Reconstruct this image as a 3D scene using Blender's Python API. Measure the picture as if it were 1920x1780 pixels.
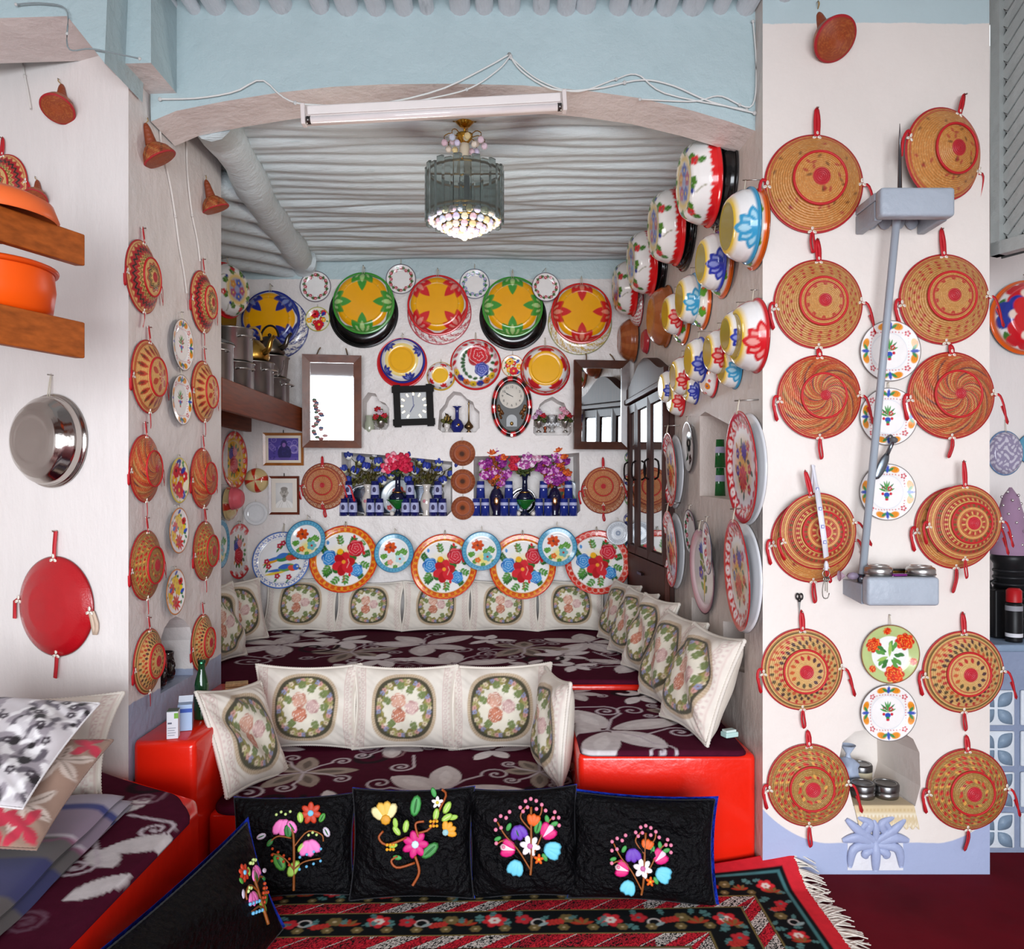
import bpy, math, random
import numpy as np
from mathutils import Vector, Matrix
from mathutils.geometry import tessellate_polygon
for o in list(bpy.data.objects):
    bpy.data.objects.remove(o, do_unlink=True)
sc = bpy.context.scene
COL = sc.collection
# ------------------------------------------------------------------ camera, world, light, exposure
F, CX, HZ, H = 1500.0, 960.0, 915.0, 1.45      # focal length in px of a 1920x1780 frame, principal x, horizon row, eye height
cam = bpy.data.cameras.new('camera')
cam.sensor_fit = 'HORIZONTAL'; cam.sensor_width = 36.0
cam.lens = 36.0 * F / 1920.0
cam.shift_y = (HZ - 890.0) / 1920.0
cam_o = bpy.data.objects.new('camera', cam); COL.objects.link(cam_o)
cam_o.location = (0, 0, H); cam_o.rotation_euler = (math.pi / 2, 0, 0)
sc.camera = cam_o
w = bpy.data.worlds.new('world'); sc.world = w; w.use_nodes = True
bg = w.node_tree.nodes['Background']
bg.inputs[0].default_value = (0.93, 0.97, 1.0, 1); bg.inputs[1].default_value = 1.0
def area(name, loc, rot, sx, sy, power, color=(1, 1, 1)):
    l = bpy.data.lights.new(name, 'AREA'); l.shape = 'RECTANGLE'; l.size = sx; l.size_y = sy
    l.energy = power; l.color = color
    o = bpy.data.objects.new(name, l); COL.objects.link(o); o.location = loc; o.rotation_euler = rot
    o['kind'] = 'structure'
    return o
# daylight through the open doorway behind the camera, to the right of the viewer
area('doorway_light', (0.35, -5.0, 1.5), (math.radians(90), 0, math.radians(3)), 5.6, 3.0, 690, (0.92, 0.975, 1.05))
# fill lamp added in mid-air below the chandelier to brighten the alcove
fill_light = bpy.data.lights.new('alcove_fill', 'POINT'); fill_light.energy = 11; fill_light.shadow_soft_size = 0.12; fill_light.color = (1.0, 0.95, 0.88)
fill_light_o = bpy.data.objects.new('alcove_fill', fill_light); COL.objects.link(fill_light_o); fill_light_o.location = (-0.21, 3.38, 2.3)
sc.view_settings.view_transform = 'Standard'
sc.view_settings.look = 'None'
sc.view_settings.gamma = 1.0
sc.view_settings.use_curve_mapping = False
sc.view_settings.exposure = 0.1
rng = np.random.RandomState(7)
random.seed(7)
# ------------------------------------------------------------------ colour
def lin(h):
    if isinstance(h, str):
        h = h.lstrip('#'); c = np.array([int(h[i:i + 2], 16) / 255.0 for i in (0, 2, 4)])
    else:
        c = np.array(h, float)
    return np.where(c <= 0.04045, c / 12.92, ((c + 0.055) / 1.055) ** 2.4)
# ------------------------------------------------------------------ materials (all node based; 'Col' holds the print of a surface)
MATS = {}
def material(name, rough=0.5, metal=0.0, bump=None, bscale=60.0, bstr=0.2, bdist=0.01, coat=0.0, trans=0.0, ior=1.45, sheen=0.0,
             vary=0.0, vscale=8.0, spec=0.5, color=None, rings=0.0, stretch=None, alpha=None):
    m = bpy.data.materials.new(name); m.use_nodes = True
    nt = m.node_tree; N = nt.nodes; L = nt.links
    b = N['Principled BSDF']
    b.inputs['Roughness'].default_value = rough; b.inputs['Metallic'].default_value = metal
    b.inputs['Coat Weight'].default_value = coat; b.inputs['Coat Roughness'].default_value = 0.05
    b.inputs['Transmission Weight'].default_value = trans; b.inputs['IOR'].default_value = ior
    b.inputs['Sheen Weight'].default_value = sheen
    b.inputs['Specular IOR Level'].default_value = spec
    tc = N.new('ShaderNodeTexCoord'); src = tc.outputs['Object']
    if stretch:
        mp = N.new('ShaderNodeMapping'); mp.inputs['Scale'].default_value = stretch
        L.new(src, mp.inputs[0]); src = mp.outputs[0]
    if color is None:
        at = N.new('ShaderNodeAttribute'); at.attribute_name = 'Col'; cout = at.outputs['Color']
    else:
        rg = N.new('ShaderNodeRGB'); c = lin(color); rg.outputs[0].default_value = (*c, 1); cout = rg.outputs[0]
    if vary > 0:
        nz = N.new('ShaderNodeTexNoise'); nz.inputs['Scale'].default_value = vscale; nz.inputs['Detail'].default_value = 6
        L.new(src, nz.inputs['Vector'])
        mr = N.new('ShaderNodeMapRange'); mr.inputs[1].default_value = 0.3; mr.inputs[2].default_value = 0.7
        mr.inputs[3].default_value = 1 - vary; mr.inputs[4].default_value = 1 + vary * 0.4
        L.new(nz.outputs[0], mr.inputs[0])
        mx = N.new('ShaderNodeMix'); mx.data_type = 'RGBA'; mx.blend_type = 'MULTIPLY'; mx.inputs[0].default_value = 1
        L.new(cout, mx.inputs[6]); L.new(mr.outputs[0], mx.inputs[7]); cout = mx.outputs[2]
    L.new(cout, b.inputs['Base Color'])
    h = None
    if bump == 'noise':
        t = N.new('ShaderNodeTexNoise'); t.inputs['Scale'].default_value = bscale; t.inputs['Detail'].default_value = 5
        L.new(src, t.inputs['Vector']); h = t.outputs[0]
    elif bump == 'weave':
        t = N.new('ShaderNodeTexWave'); t.inputs['Scale'].default_value = bscale; t.bands_direction = 'DIAGONAL'
        t.inputs['Distortion'].default_value = 1.0
        L.new(src, t.inputs['Vector']); h = t.outputs[0]
    elif bump == 'rings':
        t = N.new('ShaderNodeTexWave'); t.wave_type = 'RINGS'; t.rings_direction = 'Z'
        t.inputs['Scale'].default_value = bscale; t.inputs['Distortion'].default_value = 0.15
        L.new(src, t.inputs['Vector'])
        t2 = N.new('ShaderNodeTexNoise'); t2.inputs['Scale'].default_value = 60
        L.new(src, t2.inputs['Vector'])
        ad = N.new('ShaderNodeMath'); ad.operation = 'ADD'
        L.new(t.outputs[1], ad.inputs[0]); L.new(t2.outputs[0], ad.inputs[1]); h = ad.outputs[0]
    elif bump == 'wood':
        t = N.new('ShaderNodeTexNoise'); t.inputs['Scale'].default_value = bscale; t.inputs['Detail'].default_value = 8
        L.new(src, t.inputs['Vector']); h = t.outputs[0]
    if h is not None:
        bp = N.new('ShaderNodeBump'); bp.inputs['Strength'].default_value = bstr; bp.inputs['Distance'].default_value = bdist
        L.new(h, bp.inputs['Height']); L.new(bp.outputs[0], b.inputs['Normal'])
    MATS[name] = m
    return m
material('enamel', 0.16, coat=0.25, vary=0.04, vscale=3)
material('basketry', 0.4, bump='rings', bscale=8.0, bstr=0.3, bdist=0.02, vary=0.12, vscale=14)
material('ribbon', 0.5, bump='noise', bscale=200, bstr=0.1)
material('cloth', 0.92, bump='weave', bscale=180, bstr=0.15, bdist=0.003, sheen=0.15, vary=0.06, vscale=9)
material('pile', 0.95, bump='noise', bscale=220, bstr=0.25, bdist=0.003, vary=0.12, vscale=30, spec=0.08)
material('velvet', 0.5, bump='noise', bscale=16, bstr=0.6, bdist=0.04, vary=0.5, vscale=14, spec=0.13)
material('bead', 0.45, bump='noise', bscale=300, bstr=0.3, bdist=0.002)
material('gloss_paint', 0.2, bump='noise', bscale=26, bstr=0.12, bdist=0.012, coat=0.2, vary=0.05, vscale=5)
material('metal', 0.3, 1.0, bump='noise', bscale=30, bstr=0.05, vary=0.12, vscale=12)
material('polished_steel', 0.12, 1.0, bump='noise', bscale=9, bstr=0.04)
material('copper', 0.42, 0.75, bump='noise', bscale=14, bstr=0.5, bdist=0.05, vary=0.25, vscale=9)
material('gold', 0.22, 1.0, vary=0.1)
material('wood', 0.5, bump='wood', bscale=6, bstr=0.1, bdist=0.004, vary=0.35, vscale=5, stretch=(12, 1.2, 12), spec=0.25)
material('wood_frame', 0.3, bump='wood', bscale=14, bstr=0.15, vary=0.3, vscale=18, coat=0.3)
material('glass', 0.03, trans=0.9, ior=1.45)
material('smoked_glass', 0.04, trans=0.9, ior=1.2)
material('glazed', 0.08, coat=0.5, vary=0.05)
material('mirror', 0.025, 1.0, vary=0.03, vscale=12)
material('petal', 0.6, vary=0.1, vscale=30)
material('plastic', 0.4, vary=0.04, spec=0.3)
material('paper', 0.6, vary=0.05, vscale=5)
material('rough', 0.8, bump='noise', bscale=40, bstr=0.2)
material('whitewash', 0.45, bump='noise', bscale=11, bstr=0.35, bdist=0.04, vary=0.06, vscale=2.2)
def wall_paint(name, build, rough=0.42, bstr=0.4, stretch=(1, 1, 1)):
    """Limewashed plaster whose coats of paint change along lines on the wall; build(N, L, X, Y, Z, base) returns a colour socket."""
    m = bpy.data.materials.new(name); m.use_nodes = True
    nt = m.node_tree; N = nt.nodes; L = nt.links; b = N['Principled BSDF']
    b.inputs['Roughness'].default_value = rough; b.inputs['Specular IOR Level'].default_value = 0.4
    tc = N.new('ShaderNodeTexCoord'); sp = N.new('ShaderNodeSeparateXYZ'); L.new(tc.outputs['Object'], sp.inputs[0])
    mp = N.new('ShaderNodeMapping'); mp.inputs['Scale'].default_value = stretch; L.new(tc.outputs['Object'], mp.inputs[0])
    nz = N.new('ShaderNodeTexNoise'); nz.inputs['Scale'].default_value = 7; nz.inputs['Detail'].default_value = 7; nz.inputs['Roughness'].default_value = 0.6
    L.new(mp.outputs[0], nz.inputs['Vector'])
    bp = N.new('ShaderNodeBump'); bp.inputs['Strength'].default_value = bstr; bp.inputs['Distance'].default_value = 0.05
    L.new(nz.outputs[0], bp.inputs['Height']); L.new(bp.outputs[0], b.inputs['Normal'])
    col = build(N, L, sp.outputs[0], sp.outputs[1], sp.outputs[2], nz.outputs[0])
    n2 = N.new('ShaderNodeTexNoise'); n2.inputs['Scale'].default_value = 2.3; n2.inputs['Detail'].default_value = 5
    L.new(mp.outputs[0], n2.inputs['Vector'])
    mr = N.new('ShaderNodeMapRange'); mr.inputs[1].default_value = 0.3; mr.inputs[2].default_value = 0.75; mr.inputs[3].default_value = 0.95; mr.inputs[4].default_value = 1.02
    L.new(n2.outputs[0], mr.inputs[0])
    mx = N.new('ShaderNodeMix'); mx.data_type = 'RGBA'; mx.blend_type = 'MULTIPLY'; mx.inputs[0].default_value = 1
    L.new(col, mx.inputs[6]); L.new(mr.outputs[0], mx.inputs[7]); L.new(mx.outputs[2], b.inputs['Base Color'])
    MATS[name] = m
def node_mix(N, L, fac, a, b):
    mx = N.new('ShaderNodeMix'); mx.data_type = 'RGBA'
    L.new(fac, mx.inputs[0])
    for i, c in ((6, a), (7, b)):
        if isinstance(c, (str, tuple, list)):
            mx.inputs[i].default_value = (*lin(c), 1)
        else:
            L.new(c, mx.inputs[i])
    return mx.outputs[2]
def node_math(N, L, op, a, b=0.0, clamp=False):
    n = N.new('ShaderNodeMath'); n.operation = op; n.use_clamp = clamp
    for i, v in ((0, a), (1, b)):
        if isinstance(v, (int, float)): n.inputs[i].default_value = v
        else: L.new(v, n.inputs[i])
    return n.outputs[0]
WHITE, PALE, LILAC = '#e6dfdb', '#bccfd2', '#a9b4d0'
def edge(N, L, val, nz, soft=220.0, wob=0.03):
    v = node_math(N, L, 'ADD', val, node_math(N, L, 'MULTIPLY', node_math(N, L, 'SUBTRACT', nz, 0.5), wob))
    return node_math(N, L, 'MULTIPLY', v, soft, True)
def above(z0):
    return lambda N, L, X, Y, Z, nz: node_mix(N, L, edge(N, L, node_math(N, L, 'SUBTRACT', Z, z0), nz), WHITE, PALE)
def pillar_paint(N, L, X, Y, Z, nz):
    top = edge(N, L, node_math(N, L, 'SUBTRACT', Z, 3.19), nz)
    c = node_mix(N, L, top, '#e9e0d8', PALE)
    dx = node_math(N, L, 'ABSOLUTE', node_math(N, L, 'SUBTRACT', X, 1.385))
    k = node_math(N, L, 'MAXIMUM', node_math(N, L, 'SUBTRACT', dx, 0.2), 0.0)
    zb = node_math(N, L, 'ADD', node_math(N, L, 'MULTIPLY', node_math(N, L, 'MULTIPLY', k, k), 2.1), 0.12)
    low = edge(N, L, node_math(N, L, 'SUBTRACT', zb, Z), nz, 220, 0.012)
    return node_mix(N, L, low, c, '#a7b2d2')
def jamb_paint(N, L, X, Y, Z, nz):
    low = edge(N, L, node_math(N, L, 'SUBTRACT', 0.655, Z), nz)
    return node_mix(N, L, low, WHITE, '#a3adc4')
wall_paint('plaster_back', above(2.87), 0.36, 0.42)
wall_paint('plaster_pillar', pillar_paint, 0.5, 0.16)
wall_paint('plaster_jamb', jamb_paint, 0.42, 0.3)
wall_paint('plaster_white', lambda N, L, X, Y, Z, nz: node_mix(N, L, edge(N, L, node_math(N, L, 'SUBTRACT', Z, 9.0), nz), WHITE, WHITE), 0.5, 0.12, (3, 3, 1))
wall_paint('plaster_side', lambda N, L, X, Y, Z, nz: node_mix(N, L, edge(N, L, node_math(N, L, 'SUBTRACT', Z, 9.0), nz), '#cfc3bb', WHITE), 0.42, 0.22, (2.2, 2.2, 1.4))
wall_paint('plaster_blue', lambda N, L, X, Y, Z, nz: node_mix(N, L, edge(N, L, node_math(N, L, 'SUBTRACT', Z, 9.0), nz), PALE, PALE), 0.5, 0.4)
wall_paint('ceiling_blue', lambda N, L, X, Y, Z, nz: node_mix(N, L, edge(N, L, node_math(N, L, 'SUBTRACT', nz, 0.62), nz, 8.0), '#d9e4e6', '#c9d8da'), 0.5, 0.35, (1, 4, 4))
wall_paint('log_grey', lambda N, L, X, Y, Z, nz: node_mix(N, L, edge(N, L, node_math(N, L, 'SUBTRACT', nz, 0.6), nz, 8.0), '#c4ccd0', '#aab4b8'), 0.55, 0.5, (4, 1, 4))
# soffit of the front beam: pinkish limewash below with light from beneath mixed into its colour, pale blue on its face (chosen by the way the surface faces)
def beam_paint(N, L, X, Y, Z, nz):
    g = N.new('ShaderNodeNewGeometry'); s = N.new('ShaderNodeSeparateXYZ'); L.new(g.outputs['True Normal'], s.inputs[0])
    return node_mix(N, L, node_math(N, L, 'MULTIPLY', node_math(N, L, 'SUBTRACT', node_math(N, L, 'MULTIPLY', s.outputs[2], -1.0), 0.5), 50.0, True), '#b4c8cb', '#e6dbd6')
wall_paint('plaster_beam', beam_paint, 0.42, 0.4)
# ------------------------------------------------------------------ mesh helpers
def mk(name, V, Q=None, T=None, C=None, mat='enamel', parent=None, smooth=True, M=None):
    V = np.asarray(V, np.float32).reshape(-1, 3)
    Q = np.zeros((0, 4), np.int32) if Q is None or len(Q) == 0 else np.asarray(Q, np.int32)
    T = np.zeros((0, 3), np.int32) if T is None or len(T) == 0 else np.asarray(T, np.int32)
    me = bpy.data.meshes.new(name)
    me.vertices.add(len(V)); me.vertices.foreach_set('co', V.ravel())
    nl = Q.size + T.size; npoly = len(Q) + len(T)
    me.loops.add(nl); me.loops.foreach_set('vertex_index', np.concatenate([Q.ravel(), T.ravel()]).astype(np.int32))
    me.polygons.add(npoly)
    st = np.concatenate([np.arange(len(Q)) * 4, Q.size + np.arange(len(T)) * 3]).astype(np.int32)
    me.polygons.foreach_set('loop_start', st)
    try: me.polygons.foreach_set('loop_total', np.concatenate([np.full(len(Q), 4), np.full(len(T), 3)]).astype(np.int32))
    except Exception: pass
    me.polygons.foreach_set('use_smooth', np.full(npoly, bool(smooth)))
    me.update(calc_edges=True)
    if C is not None:
        C = np.asarray(C, np.float32)
        if C.ndim == 1: C = np.tile(C, (len(V), 1))
        a = me.color_attributes.new('Col', 'FLOAT_COLOR', 'POINT')
        a.data.foreach_set('color', np.concatenate([C, np.ones((len(V), 1), np.float32)], 1).astype(np.float32).ravel())
    me.materials.append(MATS[mat])
    return link(name, me, parent, M)
def link(name, me, parent=None, M=None):
    o = bpy.data.objects.new(name, me); COL.objects.link(o)
    if parent is not None: o.parent = parent
    if M is not None: o.matrix_local = M
    return o
def tag(o, label, cat, group=None, kind=None):
    o['label'] = label; o['category'] = cat
    if group: o['group'] = group
    if kind: o['kind'] = kind
    return o
def struct(o):
    o['kind'] = 'structure'; return o
def root(name, M, label, cat, group=None):
    o = bpy.data.objects.new(name, None); COL.objects.link(o); o.empty_display_size = 0.05
    o.matrix_local = M
    return tag(o, label, cat, group)
class MB:
    def __init__(s): s.V, s.Q, s.T, s.C, s.n = [], [], [], [], 0
    def add(s, geo, col=(1, 1, 1), M=None):
        V, Q, T = geo
        V = np.asarray(V, float).reshape(-1, 3)
        if M is not None:
            m = np.array(M); V = V @ m[:3, :3].T + m[:3, 3]
        if isinstance(col, str): col = lin(col)
        col = np.asarray(col, float)
        if col.ndim == 1: col = np.tile(col, (len(V), 1))
        s.V.append(V); s.C.append(col)
        if Q is not None and len(Q): s.Q.append(np.asarray(Q) + s.n)
        if T is not None and len(T): s.T.append(np.asarray(T) + s.n)
        s.n += len(V); return s
    def build(s, name, mat, parent=None, smooth=True, M=None):
        return mk(name, np.concatenate(s.V), np.concatenate(s.Q) if s.Q else None, np.concatenate(s.T) if s.T else None, np.concatenate(s.C), mat, parent, smooth, M)
def one(name, geo, col, mat, parent=None, smooth=True, M=None):
    return MB().add(geo, col).build(name, mat, parent, smooth, M)
def box(x0, x1, y0, y1, z0, z1):
    V = [(x, y, z) for z in (z0, z1) for y in (y0, y1) for x in (x0, x1)]
    return np.array(V, float), np.array([(0, 2, 3, 1), (4, 5, 7, 6), (0, 1, 5, 4), (2, 6, 7, 3), (0, 4, 6, 2), (1, 3, 7, 5)]), None
def bbox(x0, x1, y0, y1, z0, z1, b=0.01):
    """box with bevelled edges"""
    import bmesh
    bm = bmesh.new(); bmesh.ops.create_cube(bm, size=1.0)
    for v in bm.verts:
        v.co = Vector(((x0 + x1) / 2 + v.co.x * (x1 - x0), (y0 + y1) / 2 + v.co.y * (y1 - y0), (z0 + z1) / 2 + v.co.z * (z1 - z0)))
    bmesh.ops.bevel(bm, geom=list(bm.edges), offset=b, segments=3, profile=0.5, affect='EDGES')
    bm.verts.index_update()
    V = np.array([v.co[:] for v in bm.verts]); Q, T = [], []
    for f in bm.faces:
        ix = [v.index for v in f.verts]
        if len(ix) == 4: Q.append(ix)
        else:
            for i in range(1, len(ix) - 1): T.append((ix[0], ix[i], ix[i + 1]))
    bm.free()
    return V, np.array(Q), (np.array(T) if T else None)
def gridq(nu, nv, wrap=False):
    i, j = np.meshgrid(np.arange(nu - 1), np.arange(nv if wrap else nv - 1), indexing='ij')
    j2 = (j + 1) % nv
    return np.stack([i * nv + j, (i + 1) * nv + j, (i + 1) * nv + j2, i * nv + j2], -1).reshape(-1, 4)
def lathe(prof, n=24):
    prof = np.array(prof, float); a = np.arange(n) * 2 * math.pi / n
    V = np.stack([prof[:, 0, None] * np.cos(a), prof[:, 0, None] * np.sin(a), np.repeat(prof[:, 1, None], n, 1)], -1).reshape(-1, 3)
    return V, gridq(len(prof), n, True), None
def sphere(c=(0, 0, 0), r=1.0, nu=10, nv=6):
    r = np.array(r if hasattr(r, '__len__') else (r, r, r), float)
    t = np.linspace(-math.pi / 2, math.pi / 2, nv + 1)
    p = np.stack([np.maximum(np.cos(t), 1e-3), np.sin(t)], 1)
    V, Q, _ = lathe(p, nu)
    return V * r + np.array(c), Q, None
def tube(pts, r, n=8, cap=True):
    P = np.array(pts, float); m = len(P)
    R = np.full(m, r, float) if not hasattr(r, '__len__') else np.array(r, float)
    T = np.gradient(P, axis=0); T /= np.linalg.norm(T, axis=1)[:, None] + 1e-12
    up = np.array([0, 0, 1.0]) if abs(T[:, 2]).mean() < 0.8 else np.array([0, 1.0, 0.0])
    A = np.cross(T, up); A /= np.linalg.norm(A, axis=1)[:, None] + 1e-12
    B = np.cross(T, A)
    a = np.arange(n) * 2 * math.pi / n
    V = P[:, None] + R[:, None, None] * (np.cos(a)[None, :, None] * A[:, None] + np.sin(a)[None, :, None] * B[:, None])
    Q = gridq(m, n, True)[:, ::-1]
    V = V.reshape(-1, 3); Tr = None
    if cap:
        k = len(V); V = np.concatenate([V, P[:1], P[-1:]])
        Tr = [(k, j, (j + 1) % n) for j in range(n)] + [(k + 1, (m - 1) * n + (j + 1) % n, (m - 1) * n + j) for j in range(n)]
    return V, Q, Tr
def torus(R, r, n=40, m=8, z=0.0, wob=0):
    a = np.arange(n) * 2 * math.pi / n; b = np.arange(m) * 2 * math.pi / m
    rr = R + r * np.cos(b)[None, :] + 0 * a[:, None]
    V = np.stack([rr * np.cos(a)[:, None], rr * np.sin(a)[:, None], z + r * np.sin(b)[None, :] + 0 * a[:, None]], -1).reshape(-1, 3)
    i, j = np.meshgrid(np.arange(n), np.arange(m), indexing='ij')
    Q = np.stack([i * m + j, ((i + 1) % n) * m + j, ((i + 1) % n) * m + (j + 1) % m, i * m + (j + 1) % m], -1).reshape(-1, 4)
    return V, Q, None
def prism(poly, z0, z1):
    """polygon (x, y) extruded along z, both ends capped"""
    n = len(poly)
    V = np.array([(x, y, z0) for x, y in poly] + [(x, y, z1) for x, y in poly], float)
    tri = tessellate_polygon([[Vector((x, y, 0)) for x, y in poly]])
    ar = sum(poly[i][0] * poly[(i + 1) % n][1] - poly[(i + 1) % n][0] * poly[i][1] for i in range(n))
    T = []
    for a, b, c in tri:
        (x1, y1), (x2, y2), (x3, y3) = poly[a], poly[b], poly[c]
        if (x2 - x1) * (y3 - y1) - (x3 - x1) * (y2 - y1) < 0: b, c = c, b
        T += [(a + n, b + n, c + n), (a, c, b)]
    Q = [(i, (i + 1) % n, (i + 1) % n + n, i + n) if ar > 0 else (i + n, (i + 1) % n + n, (i + 1) % n, i) for i in range(n)]
    return V, np.array(Q), np.array(T)
def strip(pts, width, nrm=(0, 0, 1), thick=0.0012):
    """ribbon: a flat band with thickness along pts; its width lies across the path, in the plane whose normal is nrm"""
    P = np.array(pts, float); T = np.gradient(P, axis=0); T /= np.linalg.norm(T, axis=1)[:, None] + 1e-9
    S = np.cross(T, np.array(nrm, float)); S /= np.linalg.norm(S, axis=1)[:, None] + 1e-9
    Nn = np.cross(S, T)
    wd = np.asarray(width) if hasattr(width, '__len__') else np.full(len(P), width)
    h = wd[:, None] / 2
    V = np.stack([P - S * h - Nn * thick, P + S * h - Nn * thick, P + S * h + Nn * thick, P - S * h + Nn * thick], 1).reshape(-1, 3)
    return V, gridq(len(P), 4, True), None
def smoothpath(pts, n=16):
    P = np.array(pts, float)
    t = np.linspace(0, len(P) - 1, n); i = np.clip(t.astype(int), 0, len(P) - 2); f = (t - i)[:, None]
    p0 = P[np.maximum(i - 1, 0)]; p1 = P[i]; p2 = P[i + 1]; p3 = P[np.minimum(i + 2, len(P) - 1)]
    return 0.5 * (2 * p1 + (p2 - p0) * f + (2 * p0 - 5 * p1 + 4 * p2 - p3) * f ** 2 + (3 * p1 - p0 - 3 * p2 + p3) * f ** 3)
# ------------------------------------------------------------------ wall frames: x along the wall (to the right as one faces it), y up, z out of the wall
class Frame:
    def __init__(s, P, u):
        s.P = Vector((P[0], P[1], 0)); s.u = Vector((u[0], u[1], 0)).normalized(); s.n = Vector((s.u.y, -s.u.x, 0))
    def hit(s, px, py, off=0.0):
        """the point of the wall (moved out by off) that stands at a place measured in the photograph"""
        d = Vector(((px - CX) / F, 1.0, -(py - HZ) / F)); o = Vector((0, 0, H))
        t = (s.P + s.n * off - o).dot(s.n) / d.dot(s.n)
        return o + d * t
    def mat(s, p, roll=0.0, tilt=0.0, yaw=0.0):
        v = Vector((0, 0, 1))
        R = Matrix(((s.u.x, v.x, s.n.x), (s.u.y, v.y, s.n.y), (s.u.z, v.z, s.n.z))).to_4x4()
        return Matrix.Translation(p) @ R @ Matrix.Rotation(yaw, 4, 'Y') @ Matrix.Rotation(tilt, 4, 'X') @ Matrix.Rotation(roll, 4, 'Z')
    def sz(s, px, py, off=0.0):
        p = s.hit(px, py, off); return ((p - s.P).dot(s.u), p.z)
    def at(s, a, z, off=0.0):
        return s.P + s.u * a + s.n * off + Vector((0, 0, z))
def onz(px, py, z):
    """the point at height z that stands at a place measured in the photograph"""
    Y = (H - z) * F / (py - HZ); return Vector(((px - CX) / F * Y, Y, z))
def atY(px, py, Y):
    return Vector(((px - CX) / F * Y, Y, H - (py - HZ) / F * Y))
YB, YP, XJ = 5.45, 3.0, -1.40
BACK = Frame((0, YB), (1, 0))
PILLAR = Frame((0, YP), (1, 0))
JAMB = Frame((XJ, 2.92), (0, 1))
LEFT = Frame((XJ, 2.92), (0.94, -0.342))
ALCL = Frame((-1.83, YB), (0, 1))
ALCR = Frame((0.83, YB), (0.11, -2.45))
def scale_m(M, r): return M @ Matrix.Scale(r, 4)
def wall(name, fr, outline, holes, mat, thick=0.0, off=0.0):
    """plastered wall face with real niches: holes = [(polygon, depth, inset)] in wall coordinates"""
    polys = [outline] + [h[0] for h in holes]
    flat = [p for poly in polys for p in poly]
    tri = tessellate_polygon([[Vector((a, z, 0)) for a, z in poly] for poly in polys])
    V = [fr.at(a, z, off)[:] for a, z in flat]; T, Q = [], []
    for t in tri:
        a, b, c = t
        (x1, y1), (x2, y2), (x3, y3) = flat[a], flat[b], flat[c]
        if (x2 - x1) * (y3 - y1) - (x3 - x1) * (y2 - y1) < 0: b, c = c, b
        T.append((a, b, c))
    for poly, depth, inset in holes:
        n = len(poly); k = len(V)
        cx = sum(p[0] for p in poly) / n; cz = sum(p[1] for p in poly) / n; z0 = min(p[1] for p in poly)
        V += [fr.at(a, z, off)[:] for a, z in poly]
        V += [fr.at(cx + (a - cx) * (1 - inset), z0 + (z - z0) * (1 - inset * 0.6), off - depth)[:] for a, z in poly]
        ar = sum(poly[i][0] * poly[(i + 1) % n][1] - poly[(i + 1) % n][0] * poly[i][1] for i in range(n))
        for i in range(n):
            j = (i + 1) % n
            q = (k + i, k + j, k + n + j, k + n + i)
            Q.append(q if ar > 0 else q[::-1])
        k2 = len(V)
        bp = [(cx + (a - cx) * (1 - inset), z0 + (z - z0) * (1 - inset * 0.6)) for a, z in poly]
        V += [fr.at(a, z, off - depth)[:] for a, z in bp]
        for a, b, c in tessellate_polygon([[Vector((x, y, 0)) for x, y in bp]]):
            (x1, y1), (x2, y2), (x3, y3) = bp[a], bp[b], bp[c]
            if (x2 - x1) * (y3 - y1) - (x3 - x1) * (y2 - y1) < 0: b, c = c, b
            T.append((k2 + a, k2 + b, k2 + c))
    return struct(mk(name, V, Q, T, None, mat, None, False))
def pxpoly(fr, pts, off=0.0): return [fr.sz(px, py, off) for px, py in pts]
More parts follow.
